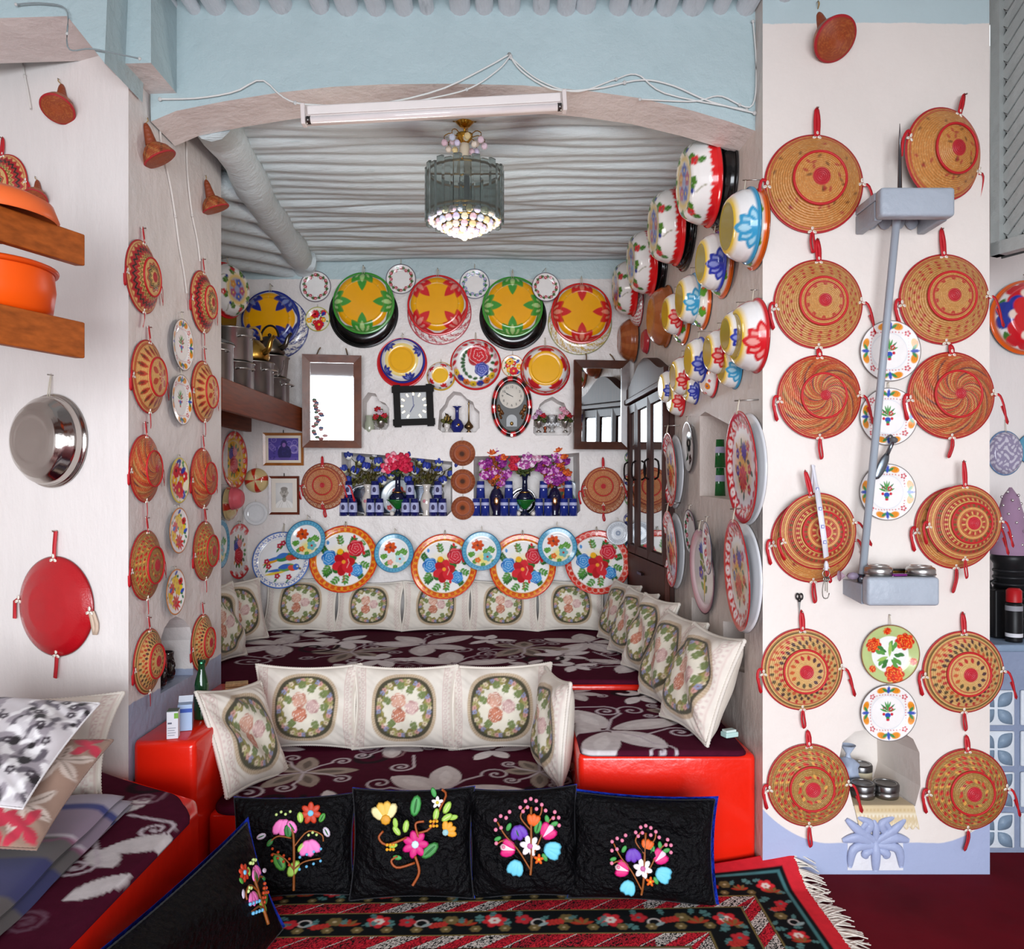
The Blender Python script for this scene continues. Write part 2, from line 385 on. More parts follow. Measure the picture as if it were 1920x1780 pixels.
# ------------------------------------------------------------------ printing on surfaces: colours of mesh points from drawn shapes
class Art:
    def __init__(s, X, Y, base, e=0.02):
        s.X, s.Y, s.e = np.asarray(X, float), np.asarray(Y, float), e
        s.C = np.tile(lin(base), (len(s.X), 1))
        s.R = np.hypot(s.X, s.Y); s.A = np.arctan2(s.Y, s.X)
    def ss(s, d):                       # signed distance (inside positive) to a soft mask
        return np.clip(d / s.e + 0.5, 0, 1)
    def put(s, m, c):
        c = lin(c) if isinstance(c, str) else np.asarray(c)
        m = np.clip(m, 0, 1)[:, None]; s.C = s.C * (1 - m) + c * m; return s
    def disc(s, x, y, r, c, k=1.0): return s.put(k * s.ss(r - np.hypot(s.X - x, s.Y - y)), c)
    def fade(s, x, y, r0, r1, c, k=1.0):
        d = np.hypot(s.X - x, s.Y - y); return s.put(k * np.clip((r1 - d) / (r1 - r0), 0, 1), c)
    def ring(s, r0, r1, c, x=0, y=0, k=1.0):
        d = np.hypot(s.X - x, s.Y - y); return s.put(k * s.ss(d - r0) * s.ss(r1 - d), c)
    def ell(s, x, y, rx, ry, ang, c, k=1.0):
        ca, sa = math.cos(ang), math.sin(ang); u = (s.X - x) * ca + (s.Y - y) * sa; v = -(s.X - x) * sa + (s.Y - y) * ca
        return s.put(k * s.ss((1 - np.hypot(u / rx, v / ry)) * min(rx, ry)), c)
    def lens(s, x, y, ang, L, W, c, p=0.8, k=1.0):
        ca, sa = math.cos(ang), math.sin(ang); u = ((s.X - x) * ca + (s.Y - y) * sa) / L; v = -(s.X - x) * sa + (s.Y - y) * ca
        return s.put(k * s.ss(W * np.sin(math.pi * np.clip(u, 0, 1)) ** p - np.abs(v)) * (u > 0) * (u < 1), c)
    def line(s, pts, wd, c, k=1.0):
        P = np.array(pts, float); d = np.full(len(s.X), 1e9)
        for a, b in zip(P[:-1], P[1:]):
            ab = b - a; t = np.clip(((s.X - a[0]) * ab[0] + (s.Y - a[1]) * ab[1]) / (ab @ ab + 1e-12), 0, 1)
            d = np.minimum(d, np.hypot(s.X - a[0] - t * ab[0], s.Y - a[1] - t * ab[1]))
        return s.put(k * s.ss(wd / 2 - d), c)
    def flower(s, x, y, r, n, c, c2=None, rot=0.0, W=0.42):
        for i in range(n):
            a = rot + i * 2 * math.pi / n
            s.ell(x + math.cos(a) * r * 0.58, y + math.sin(a) * r * 0.58, r * 0.45, r * W, a, c)
        if c2: s.disc(x, y, r * 0.24, c2)
        return s
    def rose(s, x, y, r, c, dk, lt):
        a0 = rng.rand() * 6
        for i in range(6):
            a = a0 + i * 2 * math.pi / 6; s.disc(x + math.cos(a) * r * 0.5, y + math.sin(a) * r * 0.5, r * 0.52, c if i % 2 else dk)
        s.disc(x, y, r * 0.62, c)
        d = np.hypot(s.X - x, s.Y - y) / r; th = np.arctan2(s.Y - y, s.X - x)
        sp = np.abs(((d * 3.2 + th / (2 * math.pi) + 0.15 * np.sin(th * 5)) % 1.0) - 0.5)
        s.put((sp > 0.42) * (d < 0.92) * 0.8, lt)
        return s
    def leaves(s, x, y, ang, L, n, c, w=0.35, size=None):
        sz = size or L * 0.42
        s.line([(x, y), (x + math.cos(ang) * L, y + math.sin(ang) * L)], s.e * 0.8, c)
        for i in range(n):
            f = (i + 0.6) / n
            for sg in (-1, 1):
                s.lens(x + math.cos(ang) * L * f, y + math.sin(ang) * L * f, ang + sg * 0.9, sz, sz * w, c)
        return s.lens(x + math.cos(ang) * L * 0.9, y + math.sin(ang) * L * 0.9, ang, sz, sz * w, c)
    def spiral(s, x, y, r, turns, ang, wd, c, cw=1, tail=0.0):
        t = np.linspace(0, 1, 26); rr = r * t; th = ang + cw * (t - 1) * turns * 2 * math.pi
        P = [(x + a * math.cos(b), y + a * math.sin(b)) for a, b in zip(rr, th)]
        if tail:
            a = ang + cw * 1.2; P.append((P[-1][0] + tail * math.cos(a), P[-1][1] + tail * math.sin(a)))
        return s.line(P, wd, c)
    def speck(s, c, dens, k=1.0, size=None):
        m = rng.rand(len(s.X)) < dens; return s.put(m * k, c)
RED, DRED, GRN, DGRN, BLU, YEL, ORG = '#d3202a', '#8f1018', '#4f9a3c', '#2a5a2c', '#2b3aa0', '#f2b212', '#e2691c'
# ---- enamel designs, in disc coordinates (radius 1 at the rim)
def d_star(c, lt, rot, yel='#f0a90f', base_r=0.6):
    def f(a):
        a.fade(0, 0, base_r * 0.9, base_r * 1.25, '#f7e08a'); a.disc(0, 0, base_r, yel)
        for k in range(4):
            an = rot + math.pi / 4 + k * math.pi / 2
            a.lens(math.cos(an) * 0.3, math.sin(an) * 0.3, an + 2.2, 0.36, 0.0, yel)
            for sg in (-1, 1):
                a.lens(math.cos(an) * (base_r + 0.2), math.sin(an) * (base_r + 0.2), an + math.pi + sg * 0.7, 0.6, 0.16, yel)
        for k in range(4):
            an = rot + k * math.pi / 2; bx, by = math.cos(an) * 0.98, math.sin(an) * 0.98
            for da, L, wd in ((1.15, 0.7, 0.11), (-1.15, 0.7, 0.11), (0.55, 0.55, 0.13), (-0.55, 0.55, 0.13), (0, 0.68, 0.14)):
                a.lens(bx, by, an + math.pi + da, L, wd, c)
                a.lens(bx + math.cos(an + math.pi + da) * L * 0.15, by + math.sin(an + math.pi + da) * L * 0.15, an + math.pi + da, L * 0.5, wd * 0.45, lt, k=0.6)
        a.ring(base_r - 0.008, base_r + 0.008, '#9a7a18', k=0.6)
        a.put(np.clip((a.R - 0.86) / 0.05, 0, 1), c); a.ring(0.9, 0.94, lt, k=0.25)
    return f
def d_lotus(c, lt, base='#a8901f', n=3, white='#f3f1ee'):  # yellow base toned down to olive, shade put into its colour
    """outside of an enamel bowl: plain base, painted side with big lotus flowers, coloured rim"""
    def f(a):
        a.put(np.clip((0.62 - a.R) / 0.12, 0, 1), '#f1c93c'); a.disc(0, 0, 0.44, base)
        for k in range(n):
            an = -0.35 + k * 2 * math.pi / n; bx, by = math.cos(an) * 0.98, math.sin(an) * 0.98
            for da, L, wd in ((1.05, 0.58, 0.12), (-1.05, 0.58, 0.12), (0.52, 0.5, 0.14), (-0.52, 0.5, 0.14), (0, 0.52, 0.15)):
                a.lens(bx, by, an + math.pi + da, L, wd, c)
                a.lens(bx + math.cos(an + math.pi + da) * L * 0.3, by + math.sin(an + math.pi + da) * L * 0.3, an + math.pi + da, L * 0.5, wd * 0.5, lt, k=0.65)
        a.put(np.clip((a.R - 0.9) / 0.05, 0, 1), c); a.ring(0.43, 0.45, '#7a6a20')
    return f
def d_scallop(a):
    for k in range(30):
        an = k * 2 * math.pi / 30
    a.put(a.ss(a.R - 0.83 - 0.012 * np.cos(a.A * 40)), '#dc1a1e')
    for k in range(14):
        an = k * 2 * math.pi / 14; a.disc(math.cos(an) * 0.84, math.sin(an) * 0.84, 0.026, '#f5f2f0')
    a.put(np.clip((0.5 - a.R) / 0.12, 0, 1) * 0.8, '#e8c13a'); a.put(np.clip((0.36 - a.R) / 0.1, 0, 1), '#9aa0c4')
    for k in range(8):
        an = 0.2 + k * 2 * math.pi / 8
        a.leaves(math.cos(an) * 0.46, math.sin(an) * 0.46, an + 1.3, 0.16, 2, '#4a7a24', 0.45, 0.1)
        if k % 2 == 0:
            a.flower(math.cos(an + 0.1) * 0.58, math.sin(an + 0.1) * 0.58, 0.085, 5, RED, '#7a1010'); a.leaves(math.cos(an) * 0.62, math.sin(an) * 0.62, an + 0.4, 0.1, 2, '#3f7a22', 0.45, 0.07)
        else:
            a.disc(math.cos(an) * 0.52, math.sin(an) * 0.52, 0.045, '#283a8c')
            a.line([(math.cos(an) * 0.6, math.sin(an) * 0.6), (math.cos(an + 0.14) * 0.68, math.sin(an + 0.14) * 0.68), (math.cos(an + 0.2) * 0.76, math.sin(an + 0.2) * 0.76)], 0.014, '#6a6a18')
    for k in range(5):
        an = k * 1.256; a.flower(math.cos(an) * 0.2, math.sin(an) * 0.2, 0.12, 5, ('#b04a6a', '#4a58b0', '#d0882a')[k % 3], '#e8c13a')
def d_orange_side(a):
    a.put(np.clip((0.6 - a.R) / 0.2, 0, 1), '#f3c433')
    for k in range(7):
        an = k * 2 * math.pi / 7
        a.leaves(math.cos(an) * 0.62, math.sin(an) * 0.62, an + 1.2, 0.22, 2, '#5aa02c', 0.5, 0.17)
        a.flower(math.cos(an + 0.42) * 0.76, math.sin(an + 0.42) * 0.76, 0.07, 4, ('#26308a' if k % 2 else RED), '#e8b02a')
    a.put(np.clip((a.R - 0.84) / 0.06, 0, 1), '#e0621a')
def d_redrim_side(a):
    for k in range(6):
        an = 0.3 + k * math.pi / 3; a.flower(math.cos(an) * 0.6, math.sin(an) * 0.6, 0.14, 9, '#e2801c', '#3a4a8a'); a.flower(math.cos(an + 0.4) * 0.66, math.sin(an + 0.4) * 0.66, 0.07, 5, RED)
    a.put(np.clip((a.R - 0.88) / 0.06, 0, 1), RED)
def d_plain(c, rim=None, r=0.95):
    def f(a):
        a.put(np.ones(len(a.X)), c)
        if rim: a.put(a.ss(a.R - r), rim)
    return f
def d_speckle(c, bgc='#f0ebe6', rim=None):
    def f(a):
        a.put(np.ones(len(a.X)), bgc)
        m = np.sin(a.A * 71 + 5 * np.sin(a.R * 40)) + np.sin(a.A * 113 + a.R * 30) + rng.randn(len(a.X)) * 0.4
        a.put((m > 0.25) * (a.R > 0.5) * 0.9, c)
        if rim: a.put(a.ss(a.R - 0.965), rim)
    return f
def d_bouquet(edge, line_c):
    def f(a):
        e = a.e
        a.put(np.clip((0.83 - a.R) / 0.3, 0, 1) * 0.18, '#e6ecf4')
        a.fade(-0.15, 0.0, 0.1, 0.5, '#f3d964', 0.55); a.fade(0.15, 0.12, 0.1, 0.35, '#f3d964', 0.6)
        for x, y, an, n in ((-0.5, 0.15, 2.2, 3), (-0.32, -0.28, 3.9, 3), (0.1, -0.42, 4.6, 2), (0.38, -0.3, 5.3, 3), (0.5, 0.1, 0.4, 3), (0.2, 0.36, 1.3, 3), (-0.08, 0.4, 1.9, 2), (0.42, 0.34, 0.9, 2), (-0.4, -0.15, 4.2, 2), (-0.1, -0.5, 4.0, 2), (0.45, -0.1, 5.9, 2)):
            a.leaves(x, y, an, 0.24, n + 1, '#2f6a28' if n == 3 else '#4f8f38', 0.26, 0.13)
        for x, y in ((-0.1, 0.15), (0.1, -0.15), (0.3, -0.2), (-0.2, -0.3), (0.25, 0.05)): a.disc(x, y, 0.12, '#2f6a2a')
        a.rose(-0.42, 0.04, 0.23, '#3f8ed0', '#2a6cb4', '#bfe0f4'); a.rose(0.38, -0.32, 0.19, '#4094d4', '#2a6cb4', '#bfe0f4')
        a.rose(0.33, 0.32, 0.25, '#d12a3a', '#b01828', '#f0a0a8'); a.disc(-0.12, 0.22, 0.09, '#f0b018')
        for i in range(6):
            an = i * 1.05 + 0.3; a.ell(0.0 + math.cos(an) * 0.16, -0.14 + math.sin(an) * 0.18, 0.18, 0.13, an, '#d42430' if i % 2 else '#b9141f')
        a.disc(0.0, -0.08, 0.055, '#f0a030'); a.line([(0.12, 0.0), (0.16, -0.1), (0.1, -0.25)], 0.02, '#f0a8a0')
        for x, y, c in ((-0.48, 0.42, '#3f8ed0'), (0.28, 0.6, RED), (0.58, 0.12, RED), (0.2, -0.52, RED)): a.lens(x, y, 1.7, 0.13, 0.04, c)
        a.line([(-0.16, 0.45), (-0.22, 0.6), (-0.2, 0.7)], 0.016, '#b03030'); a.line([(0.02, -0.45), (0.05, -0.6), (0.0, -0.66)], 0.02, '#c03030')
        a.put(a.ss(a.R - 0.79), edge[0]); a.put(a.ss(a.R - 0.95), edge[1]); a.ring(0.965, 1.0, edge[1])
        for k in range(30):
            an = k * 2 * math.pi / 30; x, y = math.cos(an) * 0.873, math.sin(an) * 0.873
            for q in range(4): a.lens(x, y, an + math.pi / 4 + q * math.pi / 2, 0.1, 0.02, edge[1])
            a.ring(0.075, 0.088, line_c, x, y, 0.85)
        a.ring(0.775, 0.792, '#e8e0da')
    return f
def d_bluerim(pale=0.0):
    def f(a):
        a.fade(0.0, 0.0, 0.4, 0.85, '#dfe7ee', 0.6)
        a.fade(0.1, -0.4, 0.2, 0.5, '#ecd955', 0.8 - pale * 0.6)
        for x, y, an in ((-0.3, -0.1, 3.4), (-0.2, -0.4, 3.9), (0.1, -0.15, 1.0), (0.45, -0.1, 1.0), (0.5, -0.45, 5.6), (0.1, -0.55, 4.6), (0.3, 0.0, 0.8), (-0.42, -0.3, 2.4)):
            a.leaves(x, y, an, 0.22, 3, '#5c9a3a', 0.28, 0.15)
        for i in range(7):
            an = i * 0.9; a.ell(-0.2 + math.cos(an) * 0.17, 0.3 + math.sin(an) * 0.15, 0.16, 0.1, an, '#dd5a1c' if i % 2 else '#c4421a')
        a.disc(-0.2, 0.3, 0.06, '#6a3a30')
        a.flower(0.3, -0.28, 0.24, 5, '#6fb4b8' if not pale else '#b9dde0', '#b03a30'); a.flower(-0.18, -0.45, 0.15, 5, '#e0702a' if not pale else '#e79a88')
        a.put(a.ss(a.R - 0.77), '#5fa9c6')
        a.put((np.sin(a.A * 34) > 0.1) * a.ss(a.R - 0.82) * a.ss(0.93 - a.R) * 0.75, '#3f84ab')
        a.put(a.ss(a.R - 0.955), '#2f6f96'); a.ring(0.765, 0.785, '#2f6f96')
    return f
def d_rosering(c, leaf, n=12, rim='#4a3050'):
    def f(a):
        for k in range(n):
            an = k * 2 * math.pi / n; x, y = math.cos(an) * 0.72, math.sin(an) * 0.72
            a.leaves(math.cos(an + 0.25) * 0.6, math.sin(an + 0.25) * 0.6, an + 0.6, 0.14, 1, leaf, 0.4, 0.16)
            a.disc(math.cos(an) * (0.76 if k % 2 else 0.66), math.sin(an) * (0.76 if k % 2 else 0.66), 0.11, c); a.disc(math.cos(an) * (0.78 if k % 2 else 0.68), math.sin(an) * (0.78 if k % 2 else 0.68), 0.045, '#f2c6cc')
        a.put(a.ss(a.R - 0.955), rim)
    return f
def d_floral(rim, bgc='#f0ead8', seed=1, cols=(RED, RED, BLU, YEL, YEL)):
    """all-over flowers"""
    def f(a):
        r = np.random.RandomState(seed); a.put(np.ones(len(a.X)), bgc)
        for k in range(26):
            an = r.rand() * 6.28; d = math.sqrt(r.rand()) * 0.85; a.lens(math.cos(an) * d, math.sin(an) * d, r.rand() * 6.28, 0.22, 0.06, ('#2f7a35', '#4f9a3c')[k % 2])
        for k in range(9):
            an = k * 0.75 + r.rand() * 0.4; d = 0.25 + 0.5 * r.rand(); a.flower(math.cos(an) * d, math.sin(an) * d, 0.17 + 0.1 * r.rand(), 6, cols[k % len(cols)], '#f2e9d0', r.rand() * 6)
        a.flower(-0.22, 0.42, 0.33, 7, cols[0], '#5a1010'); a.flower(0.1, -0.42, 0.38, 7, cols[1], '#f0c040'); a.lens(0.3, 0.3, 0.7, 0.4, 0.13, cols[2]); a.lens(0.35, 0.5, 0.0, 0.3, 0.1, cols[2])
        a.put(a.ss(a.R - 0.93), rim)
    return f
def d_yellowblossom(a):
    r = np.random.RandomState(4)
    for k in range(20):
        an = r.rand() * 6.28; d = math.sqrt(r.rand()) * 0.8; a.lens(math.cos(an) * d, math.sin(an) * d, r.rand() * 6.28, 0.2, 0.06, '#2f7a45')
    for x, y, q in ((0.0, 0.45, 0.3), (0.4, 0.1, 0.33), (-0.45, -0.2, 0.3), (0.25, 0.35, 0.22), (-0.1, -0.55, 0.22)): a.flower(x, y, q, 5, '#ecc81c', '#d9961a')
    for x, y, q in ((-0.25, 0.15, 0.3), (0.15, -0.5, 0.4), (0.55, 0.4, 0.18)):
        for i in range(9): a.lens(x, y, i * 0.7, q, 0.07, '#cf2a2c')
        a.disc(x, y, 0.06, '#7a1a10')
    for x, y in ((-0.5, 0.02), (0.6, -0.1), (-0.1, 0.75)): a.lens(x, y, 0.5, 0.3, 0.09, '#2f4fb4')
    a.put(a.ss(a.R - 0.94), '#d07a28')
def d_faience(a):
    a.ring(0.57, 0.6, '#cdd3dc', k=0.6)
    for k in range(4):
        an = math.pi / 2 + k * math.pi / 2
        for sg in (-1, 1):
            b = an + sg * 0.3; x, y = math.cos(b) * 0.83, math.sin(b) * 0.83
            a.ell(x, y, 0.17, 0.11, b + math.pi / 2, '#eb962a')
            for q in range(3): a.line([(x - 0.07 + q * 0.06, y - 0.06), (x - 0.04 + q * 0.06, y + 0.06)], 0.012, '#c05a18')
            a.lens(math.cos(an) * 0.72, math.sin(an) * 0.72, an + sg * 1.0, 0.28, 0.05, '#3a8a4a')
        a.lens(math.cos(an) * 0.66, math.sin(an) * 0.66, an, 0.3, 0.06, '#3c55b4')
        b = an + math.pi / 4
        for i in range(5): a.disc(math.cos(b) * 0.8 + 0.07 * math.cos(i * 1.257), math.sin(b) * 0.8 + 0.07 * math.sin(i * 1.257), 0.034, '#c8203a')
        for q in range(9):
            c2 = an - 0.6 + q * 0.15; d = 0.72 - 0.1 * math.cos((c2 - an) * 2.6); a.disc(math.cos(c2) * d, math.sin(c2) * d, 0.02, '#c8203a')
    for sg in (-1, 1):
        for i in range(5): a.disc(sg * 0.1 + 0.06 * math.cos(i * 1.257), 0.12 + 0.06 * math.sin(i * 1.257), 0.032, '#c8203a')
        a.lens(0, 0.02, math.pi / 2 + sg * 1.2, 0.3, 0.035, '#4a9a4a'); a.lens(0, 0.06, math.pi / 2 + sg * 0.8, 0.34, 0.03, '#3a7a4a'); a.lens(0, 0.1, math.pi / 2 + sg * 0.35, 0.3, 0.03, '#4a9a4a')
        a.disc(sg * 0.14, -0.06, 0.05, '#c8203a')
    a.lens(0, 0.0, math.pi / 2, 0.4, 0.03, '#4a9a4a'); a.ell(0, -0.1, 0.1, 0.09, 0, '#3050b0'); a.ell(0, -0.2, 0.06, 0.06, 0, '#2a8a4a'); a.ell(0, -0.26, 0.06, 0.04, 0, '#c8203a')
    a.put(a.ss(a.R - 0.975), '#5a5250')
def d_scroll(a):
    a.fade(0, 0.0, 0.2, 0.62, '#e8b81c', 0.95)
    r = np.random.RandomState(3)
    for k in range(26):
        an = r.rand() * 6.28; d = math.sqrt(r.rand()) * 0.5; a.lens(math.cos(an) * d, math.sin(an) * d, r.rand() * 6.28, 0.2, 0.045, ('#4a6a1c', '#2f5a2a', '#c8961a')[k % 3])
    for i in range(14): a.lens(-0.05, -0.2, i * 0.45, 0.27, 0.05, '#c4231e' if i % 2 else '#dc5a28')
    for i in range(12): a.lens(0.1, 0.28, i * 0.52, 0.18, 0.035, '#2b3a9a')
    for x, y in ((0.35, 0.35), (-0.3, 0.25), (0.38, -0.05), (0.3, -0.4), (-0.35, -0.05)): a.flower(x, y, 0.1, 5, ('#c4231e' if x > 0 else '#2b3a9a'), '#e8c84a')
    a.put(a.ss(a.R - 0.66), '#efe9ea'); a.put(a.ss(a.R - 0.7 - 0.025 * np.cos(a.A * 22)), '#cd1a22')
    for k in range(22):
        an = k * 2 * math.pi / 22; x, y = math.cos(an) * 0.82, math.sin(an) * 0.82
        if k % 2: a.disc(x, y, 0.09, '#f4e9e8'); a.disc(x, y, 0.066, '#cd1a22'); a.flower(x, y, 0.075, 6, '#f4e9e8', '#cd1a22')
        else:
            for sg in (-1, 1): a.lens(x, y, an + sg * 1.0, 0.13, 0.025, '#f4e9e8'); a.lens(x, y, an + math.pi + sg * 0.9, 0.1, 0.022, '#f4e9e8')
    a.put(a.ss(a.R - 0.955), '#c0161f')
def d_scallop_plate(rimin, bgc, cen=(BLU, RED)):
    def f(a):
        a.put(np.ones(len(a.X)), bgc)
        a.rose(-0.12, 0.22, 0.26, '#3a3f94', '#2a2f74', '#8a8ed0'); a.rose(0.1, 0.3, 0.18, '#d06a78', '#b04a58', '#f0c0c8'); a.rose(0.02, -0.18, 0.32, '#c22030', '#9a1020', '#e88088')
        for k in range(16):
            an = k * 0.4; a.lens(math.cos(an) * 0.38, math.sin(an) * 0.42, an, 0.2, 0.06, ('#3d7a2c', '#d0842c', '#3a5a2c')[k % 3])
        a.ring(0.66, 0.675, '#d9cfc6'); n = 14
        for k in range(n):
            an = k * 2 * math.pi / n; x, y = math.cos(an) * 0.84, math.sin(an) * 0.84
            a.disc(x, y, 0.11, RED); a.disc(math.cos(an + math.pi / n) * 0.92, math.sin(an + math.pi / n) * 0.92, 0.06, rimin); a.disc(x * 0.95, y * 0.95, 0.05, rimin); a.disc(x * 0.96, y * 0.96, 0.03, RED)
        a.put(a.ss(a.R - 0.92), RED)
    return f
def d_parrots(a):
    a.fade(0, 0, 0.2, 0.9, '#dfe9f4', 0.5)
    for (x, y, an, c1, c2, c3) in ((0.1, 0.1, 0.35, '#3f8a4a', '#3f77c8', '#e0a02a'), (0.2, -0.25, 0.2, '#6aa04a', '#3a68c0', '#e8c83a')):
        a.lens(x - 0.75, y - 0.28, an, 0.75, 0.05, c3); a.lens(x - 0.7, y - 0.16, an - 0.05, 0.7, 0.05, c2); a.ell(x, y, 0.28, 0.13, an, c1); a.lens(x - 0.3, y - 0.02, an, 0.45, 0.09, c2); a.ell(x + 0.18, y - 0.02, 0.14, 0.1, an - 0.5, '#d8503a')
        a.disc(x + 0.32, y + 0.02, 0.11, '#3a68c0' if y < 0 else '#d0402c'); a.disc(x + 0.36, y + 0.04, 0.03, '#f2e8c8'); a.lens(x + 0.4, y, -0.6, 0.12, 0.04, '#7a5a2a')
    for x, y in ((-0.1, 0.5), (0.02, 0.6), (-0.5, -0.05), (-0.42, -0.22), (-0.1, -0.55), (0.3, -0.58)):
        a.flower(x, y, 0.1, 5, '#b8203a', '#f2d0d0'); a.lens(x, y - 0.06, 4.2, 0.2, 0.03, '#3a7a3a')
    a.ring(0.76, 0.775, '#9ab4dc', k=0.6)
    for k in range(26):
        an = k * 2 * math.pi / 26; x, y = math.cos(an) * 0.86, math.sin(an) * 0.86; a.flower(x, y, 0.075, 3, '#3a68c0', None, an, 0.3); a.disc(math.cos(an + 0.12) * 0.89, math.sin(an + 0.12) * 0.89, 0.02, '#3a68c0')
    a.put(a.ss(a.R - 0.955), '#3f6fc0')
def d_leafplate(a):
    a.put(np.ones(len(a.X)), '#b9c985'); a.disc(0.02, -0.02, 0.62, '#eef0ea')
    for x, y, q in ((0.5, 0.42, 0.34), (-0.55, 0.3, 0.3), (0.15, -0.68, 0.36), (-0.1, 0.78, 0.15), (0.78, -0.25, 0.14), (-0.6, -0.5, 0.14)):
        for i in range(8): a.ell(x + math.cos(i * 0.785) * q * 0.5, y + math.sin(i * 0.785) * q * 0.45, q * 0.45, q * 0.33, i * 0.785, '#e2401f' if i % 2 else '#c92f1c')
        d = np.hypot(a.X - x, a.Y - y) / q; th = np.arctan2(a.Y - y, a.X - x); a.put((np.abs(((d * 3 + 0.2 * np.sin(th * 7)) % 1) - 0.5) > 0.43) * (d < 0.9) * 0.8, '#f2c24a')
    for k in range(9):
        an = k * 0.7 + 0.2
        for f in (0.25, 0.48): a.lens(0.0 + math.cos(an) * f * 0.6, -0.05 + math.sin(an) * f * 0.6, an + (0.5 if k % 2 else -0.5), 0.24, 0.065, '#5c9a48' if k % 3 else '#3f7a3c')
    a.lens(0, -0.1, 1.5, 0.5, 0.06, '#9cc060'); a.lens(-0.05, -0.1, 3.5, 0.4, 0.06, '#9cc060')
    a.put(a.ss(a.R - 0.965), '#8a5a3a')
def d_dome(a):
    for k in range(18):
        an = k * 0.349; a.ell(math.cos(an) * 0.68, math.sin(an) * 0.68, 0.13, 0.07, an + 0.6, (RED, '#e8a0a8', '#d24050')[k % 3])
        a.lens(math.cos(an) * 0.45, math.sin(an) * 0.45, an * 2, 0.16, 0.05, DGRN)
    for k in range(7):
        an = 3.6 + k * 0.34; a.flower(math.cos(an) * 0.66, math.sin(an) * 0.66, 0.12, 6, ('#e8c02a', '#2b3a9a', '#e07a2a')[k % 3], '#5a3a1a')
    a.rose(0.12, 0.22, 0.36, '#d2202c', '#b01420', '#f4d0d0'); a.rose(0.2, -0.2, 0.22, '#2b3fa8', '#1f2f88', '#a8b4e8')
    a.put(np.clip((a.R - 0.8) / 0.05, 0, 1), '#efe8e6'); a.put(a.ss(a.R - 0.91), '#d2232c')
def d_yellowbowl(rimc, base='#f0b010'):
    def f(a):
        for k in range(5):
            an = -math.pi / 2 + 0.6 + k * 1.257; bx, by = math.cos(an) * 0.72, math.sin(an) * 0.72
            for da in (-0.9, -0.45, 0, 0.45, 0.9): a.lens(bx, by, an + math.pi + da, 0.32, 0.065, rimc)
        a.disc(0, 0, 0.5, base); a.ring(0.4, 0.412, '#c88a10')
        a.put(a.ss(a.R - 0.72) * a.ss(0.78 - a.R), rimc)
        for k in range(20): a.disc(math.cos(k * 0.314) * 0.81, math.sin(k * 0.314) * 0.81, 0.05, ('#e8c02a', '#2f6a35', '#e8c02a', '#d04a2a')[k % 4])
        a.put(np.clip((a.R - 0.84) / 0.03, 0, 1), '#efe2e0'); a.put(a.ss(a.R - 0.92), '#cf2029')
    return f
def d_grey(a):
    for r0 in (0.3, 0.55, 0.8): a.put((np.sin(a.A * (30 * r0 + 14)) + np.sin(a.R * 60) > 0.3) * a.ss(0.09 - np.abs(a.R - r0)) * 0.7, '#7d8aa0')
    a.flower(0, 0, 0.22, 8, '#7d8aa0', '#e0e4ea'); a.ring(0.66, 0.69, '#98a4b4'); a.put(a.ss(a.R - 0.97), '#98a4b4')
def d_dark(a):
    a.flower(-0.1, 0.15, 0.36, 6, '#26302e', '#d8d0c8'); a.flower(0.05, -0.5, 0.22, 5, '#4a2a2a'); a.leaves(0.3, 0.2, 1.2, 0.45, 4, '#2f4a34', 0.3, 0.16); a.lens(-0.3, -0.2, 4.2, 0.4, 0.1, '#2f4a34'); a.put(a.ss(a.R - 0.955), '#4a3a38')
def d_pink(a):
    a.put(np.clip((a.R - 0.66) / 0.3, 0, 1), '#c88a98'); a.line([(-0.05, -0.7), (0.05, -0.2), (-0.02, 0.4)], 0.05, '#8a9a30')
    for y in (-0.5, -0.25, 0.0, 0.2): a.lens(0, y, 0.6, 0.3, 0.08, '#4a7a2c'); a.lens(0, y + 0.05, 2.5, 0.3, 0.08, '#6a9a2c')
    for i in range(7): a.lens(-0.05, 0.42, 0.3 + i * 0.42, 0.28, 0.05, '#2b3ab0')
    a.flower(-0.2, -0.05, 0.17, 5, '#2b3ab0', '#e8c02a'); a.lens(-0.02, -0.6, 1.4, 0.5, 0.07, '#e0b82a'); a.put(a.ss(a.R - 0.97), '#5a3a4a')
def d_redstar(a):
    for k in range(9):
        an = k * 0.698; a.flower(math.cos(an) * 0.66, math.sin(an) * 0.66, 0.15, 8, '#c02a3a' if k % 2 else '#a82a4a', '#f0e8e8'); a.lens(math.cos(an + 0.3) * 0.55, math.sin(an + 0.3) * 0.55, an + 1.5, 0.22, 0.05, '#2a7a4a'); a.disc(math.cos(an + 0.2) * 0.78, math.sin(an + 0.2) * 0.78, 0.05, '#4a58b0')
    a.put(a.ss(a.R - 0.955), '#2a3a5a')
def d_beachball(a):
    a.put((np.sin(a.A * 4 + 0.8) > 0.55) * 1.0, '#c4301f'); a.put(np.clip((a.R - 0.9) / 0.1, 0, 1) * 0.4, '#c8a878')
def d_poppy(a):
    for k in range(6):
        an = k * 1.05; a.flower(math.cos(an) * 0.5, math.sin(an) * 0.5, 0.4, 5, RED if k % 3 else '#2b3a9a', '#f0d8c8'); a.lens(math.cos(an + 0.5) * 0.75, math.sin(an + 0.5) * 0.75, an + 2, 0.3, 0.08, '#3f7a2c')
    a.flower(-0.1, 0, 0.45, 5, '#d21f24', '#f4e4d0'); a.put(np.clip((a.R - 0.82) / 0.08, 0, 1), '#e2601c')
def d_marble(a):
    m = np.sin(a.X * 17 + 4 * np.sin(a.Y * 9)) + np.sin(a.Y * 21 + 3 * np.sin(a.X * 11)); a.put((m > 0.3) * 0.7, '#d8d4de'); a.put(a.ss(a.R - 0.95), '#5a7aa0')
